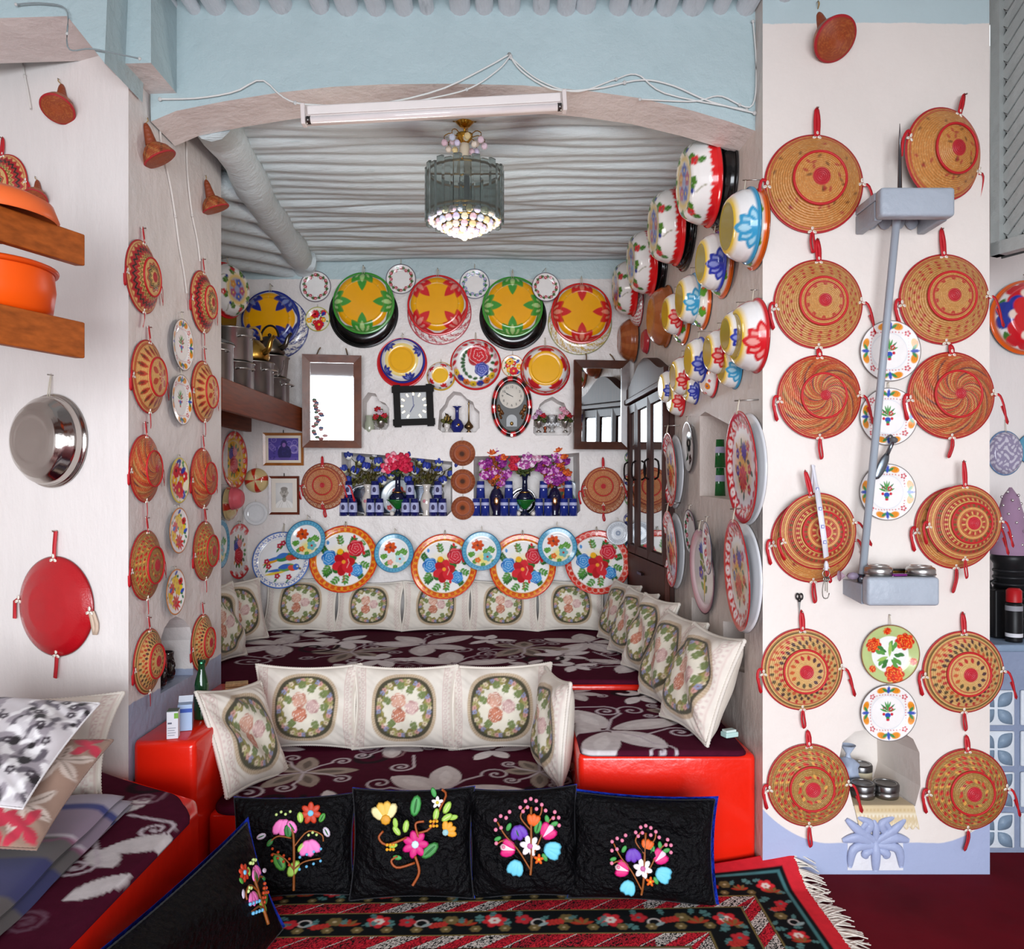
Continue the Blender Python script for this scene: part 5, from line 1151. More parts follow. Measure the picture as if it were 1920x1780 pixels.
def velvet(px, p, h, asp, yaw, lean, label, items, v, roll=0.0, th=0.3):
    key = 'velvet_cushion_%d' % v
    me = pillow(key, 70, 56, asp, th, lambda a: a.put(np.ones(len(a.X)), '#08080b'), 30 + v, 0.02, 0.07, '#08080b', '#1f39b4', 0.011, '#0b0b12')
    o = link('velvet_cushion', me, None, Matrix.Translation(p) @ Matrix.Rotation(yaw, 4, 'Z') @ Matrix.Rotation(math.pi / 2 - lean, 4, 'X') @ Matrix.Rotation(roll, 4, 'Z') @ Matrix.Scale(h, 4))
    tag(o, label, 'cushion', 'black embroidered cushions on the rug'); o['v'] = v
    link('seam', MESHES[key + '_piping'], o)
    emb(o, None, items)
    del o['v']
velvet(0, onb(548, 2.8, 0.014), 0.34, 1.26, Rr(6), Rr(12), 'black velvet cushion with pink bells and blue berries, second from the left', bouquet_a(0.0, 0.5, 1.15), 1)
velvet(0, onb(772, 2.79, 0.014), 0.37, 1.17, Rr(2), Rr(11), 'black velvet cushion with one magenta flower between white and yellow ones', bouquet_b(0.02, 0.53, 1.0), 2)
velvet(0, onb(986, 2.8, 0.014), 0.37, 1.06, Rr(-3), Rr(10), 'black velvet cushion with a tulip bouquet in front of the low seat', bouquet_c(0.06, 0.56, 0.85), 3, Rr(3))
velvet(0, onb(1203, 2.77, 0.014), 0.35, 1.45, Rr(-3), Rr(13), 'black velvet cushion with a tulip bouquet in front of the bright red block', bouquet_c(-0.02, 0.4, 0.82), 4, Rr(-2))
velvet(0, Vector((-0.80, 2.18, 0.02)), 0.36, 2.3, Rr(82), Rr(20), 'black velvet cushion turned along the left bench, nearest the viewer', bouquet_a(0.72, 0.52, 0.78, -1), 5)
# ------------------------------------------------------------------ coiled basket lids with ribbons and cowrie shells (unit rim radius)
RIB = '#c01824'
def basket_prof(d):
    return ([(0, d * 1.02), (0.1, d * 1.0), (0.44, d * 0.84), (0.5, d * 0.8), (0.53, d * 0.7), (0.8, d * 0.3), (0.96, 0.04), (1.0, 0.02)], [(0.99, 0.0), (0.93, 0.0), (0.78, d * 0.24), (0.5, d * 0.62), (0.4, d * 0.74), (0.001, d * 0.9)])
def cowrie():
    if 'cowrie' not in MESHES:
        m = MB()
        for an in (math.pi / 2, math.pi * 7 / 6, math.pi * 11 / 6):
            M = Matrix.Rotation(an, 4, 'Z') @ Matrix.Translation((0.055, 0, 0.02))
            m.add(sphere((0, 0, 0), (0.05, 0.032, 0.024), 8, 5), '#efe8da', M); m.add(sphere((0, 0, 0.019), (0.036, 0.006, 0.008), 6, 3), '#7a5a44', M)
        o = m.build('cowrie_shells', 'plastic'); MESHES['cowrie'] = o.data; bpy.data.objects.remove(o)
    return MESHES['cowrie']
def loop_ribbon(L, sway, z, key):
    """hanging loop of red ribbon from (0,0) downwards"""
    if key not in MESHES:
        P = smoothpath([(0, 0, z), (-0.03, -L * 0.5, z + 0.03), (sway - 0.03, -L * 0.95, z + 0.02), (sway, -L, z), (sway + 0.035, -L * 0.9, z - 0.005), (0.04, -L * 0.4, z + 0.005), (0.02, 0, z)], 18)
        o = MB().add(strip(P, 0.062, (0.6, 0, 1), 0.005), RIB).build('ribbon', 'ribbon', None); MESHES[key] = o.data; bpy.data.objects.remove(o)
    return MESHES[key]
def basket(key, art, fr, px, py, rpx, label, d=0.5, off=0.004, roll=0.0, tilt=0.0, yaw=0.0, top=0.34, tags=(('L', 0.35, -0.1), ('R', 0.4, 0.15)), bottom=0.42, group=None, ring=0.52, shells=True, tone='#b98a4a', nail=True):
    me = printed(key, 'coiled_basket', *basket_prof(d), art, tone, 72, 160, 'basketry', '#7a4a22', 0.018)
    p = fr.hit(px, py, off); r = rpx * p.y / F
    o = root('coiled_basket', scale_m(fr.mat(p, roll, tilt, yaw), r), label, 'basket', group)
    link('woven_body', me, o)
    k2 = 'ring_%.2f_%.2f' % (ring, d)
    if k2 not in MESHES:
        t = one('crown_rim', torus(ring, 0.028, 60, 8, d * 0.77 + 0.01), '#c01a22', 'ribbon'); MESHES[k2] = t.data; bpy.data.objects.remove(t)
    if ring: link('crown_rim', MESHES[k2], o)
    Rz = Matrix.Rotation(-roll, 4, 'Z')
    if top:
        one('ribbon', strip(smoothpath([(-0.03, 0.93, 0.09), (-0.045, 1.0 + top * 0.5, 0.06), (-0.02, 1.0 + top, 0.04), (0.03, 1.0 + top * 0.5, 0.05), (0.02, 0.94, 0.08)], 13), [0.075] * 13, (0.2, 0, 1), 0.006), RIB, 'ribbon', o)
        if nail: one('nail', tube([(-0.02, 0.985 + top, -0.02), (-0.02, 0.985 + top, 0.13)], 0.018, 6), '#c9c4bc', 'metal', o)
    for side, L, sw in tags:
        sx = -1 if side == 'L' else 1
        L2 = L * 1.5; P = smoothpath([(sx * 0.97, 0, 0.06), (sx * 1.07, 0.0, 0.09), (sx * (1.13 + sw * 0.3), -L2 * 0.4, 0.08), (sx * (1.1 + sw), -L2, 0.06), (sx * (1.13 + sw), -L2 * 0.97, 0.045), (sx * (1.1 + sw * 0.3), -L2 * 0.4, 0.04)], 14)
        one('ribbon', strip(P, 0.062, (0.4 * sx, 0, 1), 0.006), RIB, 'ribbon', o)
    if bottom:
        link('ribbon', loop_ribbon(bottom, 0.04 if int(px) % 2 else -0.06, 0.06, 'rib_%.2f_%d' % (bottom, int(px) % 2)), o, Matrix.Translation((0.0, -0.95, 0)))
    if shells:
        for an in [math.pi / 2, -math.pi / 2, math.pi + 0.1, 0.05]:
            link('cowrie_shells', cowrie(), o, Matrix.Translation((math.cos(an) * 0.95, math.sin(an) * 0.95, 0.05)))
    return o
G = 'coiled basket lids on the right pillar'
basket('b_gold', b_gold, PILLAR, 1525, 346, 93, 'large plain gold basket lid with red specks, top left one on the right pillar', 0.46, roll=-0.05, top=0.52)
basket('b_gold', b_gold, PILLAR, 1768, 290, 86, 'tilted gold basket lid at the top right of the pillar, partly behind the grey bracket', 0.5, roll=-0.35, yaw=0.26, tilt=0.05, top=0.4, off=0.035, bottom=0)
basket('b_vee', b_vee, PILLAR, 1533, 571, 84, 'gold basket lid with rows of tiny red arrows, left column of the pillar', 0.46, top=0.44, bottom=0.0)
basket('b_vee', b_vee, PILLAR, 1769, 562, 85, 'gold basket lid with rows of tiny red arrows, right column below the grey bracket', 0.46, roll=0.03, top=0.55, bottom=0.0)
basket('b_swirl', b_swirl, PILLAR, 1535, 745, 79, 'basket lid with dark and orange swirls, left column of the pillar', 0.44, off=0.012, top=0.12, bottom=0.5, nail=False)
basket('b_swirl', b_swirl, PILLAR, 1782, 742, 82, 'basket lid with dark and orange swirls, right column of the pillar', 0.44, off=0.012, top=0.14, bottom=0.45, nail=False)
basket('b_gold', b_gold, PILLAR, 1523, 1014, 79, 'gold basket lid hung behind the striped one with the white strap', 0.3, ring=0, top=0.0, bottom=0.5)
basket('b_rings', b_rings, PILLAR, 1533, 996, 72, 'basket lid with concentric chequered rings behind the white strap', 0.5, off=0.05, roll=0.2, top=0.6, bottom=0.4)
basket('b_gold', b_gold, PILLAR, 1790, 990, 77, 'gold basket lid hung behind the ringed one at the right of the pillar', 0.3, ring=0, top=0.0, bottom=0.6)
basket('b_rings', b_rings, PILLAR, 1807, 980, 71, 'basket lid with concentric chequered rings, right column of the pillar', 0.5, off=0.05, top=0.62, bottom=0.5)
basket('b_diamond', b_diamond, PILLAR, 1503, 1255, 77, 'straw basket lid with small diamonds, left column under the scissors', 0.36, top=0.42, bottom=0.45)
basket('b_diamond', b_diamond, PILLAR, 1805, 1260, 77, 'straw basket lid with small diamonds, right column of the pillar', 0.36, top=0.44, bottom=0.45)
basket('b_rows', b_rows, PILLAR, 1515, 1472, 78, 'dark basket lid with red dashes in rings, left of the pillar niche', 0.36, top=0.3, bottom=0.5, nail=False)
basket('b_rows', b_rows, PILLAR, 1812, 1480, 77, 'dark basket lid with red dashes in rings, right of the pillar niche', 0.36, top=0.3, bottom=0.5, nail=False)
# jamb, two columns
for key, art, c1, c2, nm in (('b_zigzag', b_zigzag, (266, 520, 68), (379, 567, 58), 'straw basket lid with black and red zigzags'), ('b_tear', b_tear, (277, 707, 69), (381, 735, 58), 'straw basket lid with a ring of red drops'),
                             ('b_swirlj', b_swirl, (271, 879, 64), (379, 897, 57), 'basket lid with curved dark stripes'), ('b_rows', b_rows, (273, 1060, 66), (383, 1033, 56), 'basket lid with rows of red dashes'), ('b_diamond', b_diamond, (277, 1240, 61), (378, 1205, 53), 'straw basket lid with small diamonds')):
    basket(key, art, JAMB, c1[0], c1[1], c1[2], nm + ', near column of the left jamb', 0.38, top=0.36, bottom=0.42, tags=(('L', 0.3, -0.05), ('R', 0.3, 0.1)))
    basket(key, art, JAMB, c2[0], c2[1], c2[2], nm + ', far column of the left jamb', 0.38, top=0.4, bottom=0.42, tags=(('L', 0.3, -0.05), ('R', 0.3, 0.1)))
basket('b_zigzag', b_zigzag, LEFT, 8, 352, 62, 'straw basket lid with zigzags cut off by the left picture edge', 0.38, top=0.5, bottom=0.4)
# red leather covered basket on the left wall
def b_leather(a): a.put(np.ones(len(a.X)), '#b0121c'); a.put(a.ss(a.R - 0.97), '#8a0e16')
def leather():
    me = printed('b_leather', 'leather_basket', [(0, 0.26), (0.5, 0.22), (0.8, 0.13), (0.95, 0.05), (1, 0.02)], [(0.99, 0), (0.001, 0)], b_leather, '#b0121c', 30, 96, 'gloss_paint', '#5a0a10')
    p = LEFT.hit(106, 1137, 0.004); r = 94 * p.y / F
    o = root('leather_basket', scale_m(LEFT.mat(p), r), 'round basket covered in plain red leather on the left wall', 'basket')
    link('leather_cover', me, o)
    one('ribbon', strip([(0, 0.95, 0.06), (0, 1.2, 0.05), (0.01, 1.5, 0.03)], 0.08, (0, 0, 1), 0.012), RIB, 'ribbon', o); one('nail', tube([(0, 1.5, -0.02), (0, 1.5, 0.1)], 0.02, 6), '#c9c4bc', 'metal', o)
    one('ribbon', strip([(0.08, -0.95, 0.06), (0.06, -1.2, 0.06), (0.02, -1.42, 0.05)], 0.08, (0, 0, 1), 0.012), RIB, 'ribbon', o)
    one('ribbon', strip([(-0.97, 0.1, 0.05), (-1.08, 0.05, 0.05), (-1.1, -0.3, 0.04)], 0.08, (0, 0, 1), 0.012), RIB, 'ribbon', o)
    one('ribbon', strip(smoothpath([(0.95, -0.05, 0.06), (1.02, -0.3, 0.06), (1.06, -0.5, 0.05), (1.1, -0.3, 0.04), (1.0, -0.05, 0.05)], 10), 0.07, (0.3, 0, 1), 0.012), '#c9b09a', 'ribbon', o)
    for an in (math.pi / 2, -1.49, 3.05, -0.05): link('cowrie_shells', cowrie(), o, Matrix.Translation((math.cos(an) * 0.95, math.sin(an) * 0.95, 0.06)))
leather()
# steel basin on the left wall, hung by a wire
disc_thing('steel_basin', 'steel_basin', bowl_prof(0.52, 0.5), lambda a: None, LEFT, 98, 827, 88, 'polished steel basin hung upside down on the left wall', 'basin', base='#b9b2ac', mat='polished_steel', backc='#8a8480', hang=0.42, nr=44)
# small neck-shaped baskets (funnels)
def funnel(fr, px, py, rpx, label, lean, face=0.9):
    """bell shaped woven funnel hanging by its neck: mouth turned down and outwards"""
    p = fr.hit(px, py, 0.01); r = rpx * p.y / F
    o = root('woven_funnel', scale_m(fr.mat(p, lean), r), label, 'basket', 'small woven funnels hung high on the walls')
    A = Matrix.Translation((0, 0.0, 0.62)) @ Matrix.Rotation(-face, 4, 'X')     # bell axis: local +y, mouth towards -y and outwards
    prof = [(0.001, -0.02), (0.5, -0.04), (0.93, 0.0), (1.0, 0.02), (0.98, 0.12), (0.8, 0.55), (0.5, 0.86), (0.3, 0.98)]
    key = 'funnel_bell'
    if key not in MESHES:
        P = np.array(prof); P2, t = resample(P, 40); Vv, Q, _ = lathe(P2, 60); X = np.tile(t, (60, 1)).T.ravel(); an = np.tile(np.arange(60) * 2 * math.pi / 60, 40)
        a = Art(X * np.cos(an), X * np.sin(an), '#a2481f', 0.03); a.put((np.sin(X * 120) > 0.4) * 0.25, '#5a2410'); tw = t.repeat(60) > 0.44; a.put(tw * (np.sin(an * 9 + X * 14) > 0.75) * 0.5, '#c08a4a'); a.put(tw * (np.sin(an * 5 - X * 9) > 0.92) * 0.6, '#3a1c14'); a.put((rng.rand(len(X)) < 0.2) * 0.4, '#c8783a'); a.put((np.abs(t.repeat(60) - 0.44) < 0.03), '#b01c24')
        q = mk('funnel_bell', Vv, Q, None, a.C, 'basketry'); MESHES[key] = q.data; bpy.data.objects.remove(q)
        n = MB().add(lathe(resample([(0.3, 0.92), (0.34, 1.0), (0.26, 1.5), (0.2, 1.9), (0.11, 2.15), (0.001, 2.2)], 16)[0], 20), '#8f3f1c').build('neck', 'basketry'); MESHES['funnel_neck'] = n.data; bpy.data.objects.remove(n)
    B = A @ Matrix.Rotation(-math.pi / 2, 4, 'X')
    link('woven_bell', MESHES[key], o, B)
    tip = A @ Vector((0, 0.95, 0)); 
    Nk = Matrix.Translation(A @ Vector((0, 0.9, 0))) @ Matrix.Rotation(-0.22, 4, 'X') @ Matrix.Rotation(-math.pi / 2, 4, 'X') @ Matrix.Translation((0, 0, -0.92))
    link('neck', MESHES['funnel_neck'], o, Nk)
    q = Nk @ Vector((0, 0, 2.16))
    one('string', tube(smoothpath([q[:], (0.02, q.y + 0.16, max(q.z * 0.6, 0.1)), (0, q.y + 0.3, 0.05), (-0.03, q.y + 0.14, max(q.z * 0.6, 0.1)), q[:]], 10), 0.022, 5), '#a58a5a', 'ribbon', o)
    one('nail', tube([(0, q.y + 0.3, -0.03), (0, q.y + 0.3, 0.12)], 0.03, 6), '#c9c4bc', 'metal', o)
funnel(LEFT, 124, 214, 31, 'woven funnel basket highest on the left wall', 0.25, 0.55)
funnel(JAMB, 281, 300, 32, 'woven funnel basket at the near edge of the left jamb', 0.2, 0.5)
funnel(JAMB, 389, 394, 26, 'woven funnel basket at the far edge of the left jamb', 0.2, 0.35)
funnel(LEFT, 78, 378, 22, 'small woven funnel basket just above the upper wooden shelf', 0.3, 0.5)
funnel(PILLAR, 1557, 88, 41, 'woven funnel basket at the very top of the right pillar', 0.28, 0.8)
# ------------------------------------------------------------------ enamel ware on the pillar and the jamb
P_ = 'plate'
for (px, py, r, lb) in ((1667, 659, 57, 'white plate with orange tulips behind the grey pole, topmost of its column'), (1664, 782, 54, 'white plate with orange tulips behind the grey pole, second of its column'), (1662, 923, 53, 'white plate with orange tulips above the lower grey bracket'), (1664, 1336, 53, 'white plate with orange tulips just over the pillar niche')):
    disc_thing('enamel_plate', 'p_faience', PLATE, d_faience, PILLAR, px, py, r, lb, P_, nr=56, na=168, hang=0.2)
disc_thing('enamel_plate', 'p_leaf', PLATE, d_leafplate, PILLAR, 1667, 1226, 55, 'green plate with red peonies and leaves on the pillar', P_, nr=56, na=168, hang=0.35)
for (px, py, r, lb) in ((339, 647, 48, 'white plate with orange tulips, upper one on the left jamb'), (337, 750, 47, 'white plate with orange tulips, lower one on the left jamb')):
    disc_thing('enamel_plate', 'p_faience', PLATE, d_faience, JAMB, px, py, r, lb, P_, hang=0.3, nr=56, na=168, off=0.01)
disc_thing('enamel_plate', 'p_floral1', PLATE, d_floral('#d8c23a', '#efe6c8', 1), JAMB, 333, 901, 43, 'yellow rimmed plate full of red and blue flowers on the left jamb', P_, hang=0.12)
for (px, py, lb) in ((332, 995, 'plate with yellow and red blossoms, upper one on the left jamb'), (326, 1110, 'plate with yellow and red blossoms, lower one on the left jamb')):
    disc_thing('enamel_plate', 'p_yblossom', PLATE, d_yellowblossom, JAMB, px, py, 43, lb, P_, hang=0.12, off=0.012)
# ------------------------------------------------------------------ back wall
BW = 'basin'
def pair(px, py, r, key, art, lab, bpx, bpy_, br, bkey, bart, blab, d=0.3, bd=0.16, bc='#1a1a1c', base='#f2efec', bbase='#0c0c0d'):
    disc_thing('enamel_basin', bkey, bowl_prof(bd, 0.7), bart, BACK, bpx, bpy_, br, blab, BW, base=bbase, backc=bc, hang=0)
    p = BACK.hit(px, py); off = bd * br * p.y / F + 0.012
    disc_thing('enamel_basin', key, bowl_prof(d, 0.7), art, BACK, px, py, r, lab, BW, off=off, base=base, nr=56, na=168, hang=0.22)
BLK = d_plain('#0b0b0c', '#19191b', 0.97)
pair(508, 600, 55, 'k_blue', d_star('#232f86', '#98a8d8', math.pi / 4), 'dark blue basin with yellow cross at the left end of the top row', 520, 614, 59, 'k_spk_blue', d_speckle('#2a3880', rim='#2a3880'), 'blue speckled basin under the dark blue one')
pair(682, 569, 58, 'k_green', d_star('#3f9436', '#d9f0a8', 0.0), 'green basin with yellow star, left one of the top row', 682, 588, 65, 'k_blk', BLK, 'black basin under the left green basin')
pair(821, 573, 57, 'k_red', d_star('#d2222a', '#f4b8a8', math.pi / 4), 'red basin with yellow cross in the middle of the top row', 824, 587, 60, 'k_spk_red', d_speckle('#c03a4a', rim='#b02a3a'), 'red speckled basin under the middle red basin')
pair(961, 576, 57, 'k_green', d_star('#3f9436', '#d9f0a8', 0.0), 'green basin with yellow star, right one of the top row', 962, 595, 63, 'k_blk', BLK, 'black basin under the right green basin')
pair(1090, 588, 57, 'k_red2', d_star('#cf2424', '#f4b090', 0.0), 'red basin with yellow star at the right end of the top row', 1087, 606, 60, 'k_spk_yel', d_speckle('#c9a83a', rim='#8a8a5a'), 'yellow speckled basin under the right red basin')
for (px, py, r, key, art, lb, sq) in ((592, 538, 29, 'p_rose', d_rosering('#b3243a', '#4a6a3a'), 'small white plate with a ring of red roses at the top left', None), (752, 524, 28, 'p_rose', None, 'small white plate with a ring of red roses between green and red basins', None),
        (890, 533, 28, 'p_blueflower', d_rosering('#8a9ac8', '#3f7a4a', 14, '#2a3a6a'), 'small white plate with a ring of blue flowers', None), (1023, 539, 27, 'p_rose', None, 'tilted small white plate with a ring of red roses near the right red basin', None)):
    disc_thing('enamel_plate', key, PLATE, art, BACK, px, py, r, lb, P_, nr=34, na=110, hang=0.35, off=0.006 if px < 1000 else 0.1, yaw=0 if px < 1000 else 0.2, roll=0 if px < 1000 else -0.5)
disc_thing('enamel_plate', 'p_floral2', PLATE, d_floral('#b8b83a', '#f0ead8', 3), BACK, 596, 599, 23, 'small plate with red and blue flowers below the left rose plate', P_, nr=30, na=100, hang=0.2)
disc_thing('enamel_basin', 'k_plainred', bowl_prof(0.14, 0.7), d_plain('#cf2029'), BACK, 754, 681, 47, 'plain red basin under the blue and yellow bowl', BW, backc='#5a1a1a', hang=0)
def d_bluebowl(a):
    a.disc(0, 0, 0.62, '#f4d878', 0.9); a.disc(0, 0, 0.5, '#f0b010'); a.ring(0.4, 0.415, '#c88a10')
    for an in (-2.5, -1.2, 0.5, 2.3):
        for da in (-0.9, -0.4, 0.1, 0.6): a.lens(math.cos(an) * 0.86, math.sin(an) * 0.86, an + math.pi + da, 0.36, 0.075, '#2a3494'); a.lens(math.cos(an) * 0.82, math.sin(an) * 0.82, an + math.pi + da, 0.2, 0.03, '#8a98d8')
    a.put(np.clip((a.R - 0.84) / 0.03, 0, 1), '#2a3494'); a.ring(0.88, 0.91, '#6a78c0')
disc_thing('enamel_basin', 'k_bluebowl', bowl_prof(0.4, 0.62), d_bluebowl, BACK, 755, 677, 42, 'blue rimmed bowl with yellow base above the square clock', BW, off=0.045, nr=44, na=130, hang=0.25)
def d_mini(a):
    a.disc(0, 0, 0.4, '#f0b818')
    for k in range(5):
        for da in (-0.6, 0, 0.6): a.lens(math.cos(k * 1.257) * 0.66, math.sin(k * 1.257) * 0.66, k * 1.257 + math.pi + da, 0.26, 0.07, RED)
    for k in range(12): a.disc(math.cos(k * 0.52) * 0.7, math.sin(k * 0.52) * 0.7, 0.07, ('#2f6a35', RED, '#2a2a2a')[k % 3])
    a.put(a.ss(a.R - 0.78), '#e2b61c')
disc_thing('enamel_basin', 'k_mini', bowl_prof(0.75, 0.55), d_mini, BACK, 827, 706, 27, 'small yellow rimmed bowl above the middle wall niche', BW, nr=34, na=90, hang=0.2)
disc_thing('enamel_basin', 'k_dome', bowl_prof(0.5, 0.66), d_dome, BACK, 892, 684, 48, 'red rimmed domed bowl with a big red rose and a blue one', BW, nr=48, na=140, hang=0.25)
disc_thing('enamel_plate', 'p_floral3', PLATE, d_floral('#cf7a3a', '#f2ead4', 6, (YEL, RED, BLU, YEL, RED)), BACK, 961, 687, 21, 'small plate with yellow and red flowers over the oval clock', P_, nr=30, na=90, hang=0.4)
disc_thing('enamel_basin', 'k_redbowl', bowl_prof(0.62, 0.6), d_yellowbowl('#c8202a'), BACK, 1022, 695, 47, 'red rimmed bowl with yellow base and red petals beside the oval clock', BW, nr=48, na=140, hang=0.3)
# bottom row
TR = 'platter'
PLT = dict(nr=66, na=190, mat='enamel')
bq = d_bouquet(('#e07a1c', '#d2381c'), '#f2c23a'); bq2 = d_bouquet(('#d8402a', '#d02a20'), '#f6e6d6')
disc_thing('enamel_platter', 'p_parrots', TRAY, d_parrots, BACK, 528, 1051, 54, 'platter with two parrots and a blue scalloped edge', TR, hang=0.3, off=0.075, tilt=-0.28, **PLT)
for (px, py, r, key, art, lb) in ((645, 1049, 66, 'p_bq', bq, 'orange edged rose platter, first from the left'), (833, 1063, 64, 'p_bq', bq, 'orange edged rose platter, second from the left'), (980, 1063, 64, 'p_bq', bq, 'orange edged rose platter, third from the left'), (1120, 1055, 63, 'p_bq2', bq2, 'red and white edged platter with roses at the right end of the row')):
    disc_thing('enamel_platter', key, TRAY, art, BACK, px, py, r * 0.97, lb, TR, hang=0.12, off=0.078, tilt=-0.28, **PLT)
for (px, py, r, key, art, lb) in ((574, 1013, 37, 'p_blue', d_bluerim(), 'blue rimmed plate between the parrot platter and the first rose platter'), (739, 1038, 37, 'p_blue2', d_bluerim(1.0), 'pale blue rimmed plate between the first and second rose platters'), (903, 1034, 37, 'p_blue', None, 'blue rimmed plate between the second and third rose platters'), (1045, 1026, 37, 'p_blue', None, 'blue rimmed plate between the third and last rose platters')):
    disc_thing('enamel_plate', key, PLATE, art, BACK, px, py, r, lb, P_, off=0.118 if px != 739 else 0.11, tilt=-0.24, hang=0.3, nr=48, na=150)
disc_thing('enamel_plate', 'p_grey', PLATE, d_grey, BACK, 1159, 1000, 22, 'small grey and white patterned plate in the right corner of the back wall', P_, base='#e2e6ea', off=0.08, nr=30, na=90, hang=0.3)
# copper coloured woven trays
for (px, py, r, lb, tl) in ((867, 850, 24, 'copper brown woven bowl, topmost of three between the niches', 0.3), (868, 903, 23, 'copper brown woven bowl, middle of three between the niches', 0), (868, 953, 22, 'copper brown woven bowl, lowest of three between the niches', -0.15)):
    disc_thing('woven_bowl', 'w_copper', [bowl_prof(0.55, 0.45)[0], bowl_prof(0.55, 0.45)[1]], lambda a: (a.put((np.sin(a.R * 60) > 0.3) * 0.3, '#5a2814'), a.ring(0.5, 0.56, '#7a3418'), a.fade(0, 0, 0.1, 0.24, '#4a2a1c'), a.put((np.sin(a.A * 20) > 0.5) * (a.R > 0.6) * 0.3, '#d08a5a')), BACK, px, py, r, lb, 'bowl', base='#a8542c', mat='basketry', nr=30, na=72, hang=0.25, tilt=tl * 0.5, off=0.012)
for px, py, rr, bx, by, br, lb in ((605, 910, 36, 609, 912, 44, 'left of the left niche'), (1131, 912, 36, 1131, 922, 42, 'right of the right niche')):
    basket('b_chain', b_chain, BACK, bx, by, br, 'woven tray with a white chain pattern, the one behind, ' + lb, 0.08, ring=0, top=0.0, bottom=0.35, shells=False)
    basket('b_roman', b_roman, BACK, px, py, rr, 'red brown woven tray with radial strokes, ' + lb, 0.12, off=0.03, ring=0.5, top=0.5, bottom=0.3)
# hanging string of small enamel cups near the corner
def d_cup(c1, c2):
    def f(a):
        a.disc(0, 0, 0.45, '#e2b62a')
        for k in range(5):
            for da in (-0.5, 0.1): a.lens(math.cos(k * 1.257) * 0.95, math.sin(k * 1.257) * 0.95, k * 1.257 + math.pi + da, 0.6, 0.14, c1 if k % 2 else c2)
        a.put(a.ss(a.R - 0.86), c1)
    return f
for i, (py, c1, c2, nm) in enumerate(((815, '#26368c', '#26368c', 'topmost, blue and yellow'), (858, '#3f9436', '#26368c', 'second, green and blue'), (900, '#26368c', '#c8302a', 'third, blue and red'), (937, '#3f9436', '#26368c', 'fourth, green'), (974, '#26368c', '#26368c', 'fifth, blue and white'), (1024, '#26368c', '#c8302a', 'sixth, blue with a red edge'), (1063, '#cf3a24', '#e0902a', 'lowest, red'))):
    disc_thing('enamel_cup', 'cup%d' % (i % 4 if i < 6 else 6), bowl_prof(0.95, 0.6), d_cup(c1, c2), BACK, 1181 + (i % 2) * 2, py, 12, 'small enamel cup in the right corner string, %s' % nm, 'cup', off=0.008, nr=22, na=40, hang=0.3)
# ------------------------------------------------------------------ hidden left side of the alcove
disc_thing('enamel_basin', 'k_blk', bowl_prof(0.16, 0.7), BLK, ALCL, 418, 585, 62, 'black basin in the left corner behind the red rimmed flowered bowl', BW, hang=0)
disc_thing('enamel_basin', 'k_leftrose', bowl_prof(0.5, 0.62), d_scallop, ALCL, 424, 545, 52, 'red rimmed flowered bowl high in the left corner above the pots', BW, off=0.1, hang=0.2, yaw=-0.35)
disc_thing('enamel_platter', 'p_scal_yel', TRAY, d_scallop_plate('#f2e6d8', '#e0ab24'), ALCL, 437, 863, 54, 'yellow platter with red scallops under the pot shelf', TR, nr=44, na=130, hang=0.15, yaw=-0.1)
disc_thing('enamel_platter', 'p_scal_wh', TRAY, d_scallop_plate('#f2eeea', '#efe8e4'), ALCL, 446, 1034, 52, 'white platter with red scallops in the left corner above the cushions', TR, nr=44, na=130, hang=0.1, yaw=-0.14)
disc_thing('enamel_plate', 'p_blue', PLATE, None, ALCL, 410, 1020, 46, 'blue rimmed plate half hidden behind the left jamb', P_, hang=0.1, off=0.02)
disc_thing('plastic_bowl', 'ball', bowl_prof(0.5, 0.4), d_beachball, BACK, 481, 901, 23, 'red and cream segmented bowl beside the portrait', 'bowl', base='#d8c08a', mat='glazed', nr=24, na=96, hang=0.35, off=0.006)
disc_thing('plastic_bowl', 'ball', bowl_prof(0.5, 0.4), d_beachball, ALCL, 428, 945, 32, 'red and cream segmented bowl under the pink one in the left corner', 'bowl', base='#d8c08a', mat='glazed', hang=0, off=0.02)
disc_thing('plastic_bowl', 'ball_pink', bowl_prof(0.9, 0.45), d_plain('#d8606a'), ALCL, 436, 935, 22, 'pink plastic bowl in the left corner', 'bowl', mat='plastic', nr=20, na=60, hang=0.2, off=0.13)
disc_thing('glass_plate', 'p_clear', PLATE, lambda a: a.ring(0.72, 0.76, '#c4c8cc'), BACK, 480, 963, 22, 'clear glass plate under the segmented bowl', P_, base='#e6e8ea', mat='glazed', nr=24, na=72, hang=0.2)
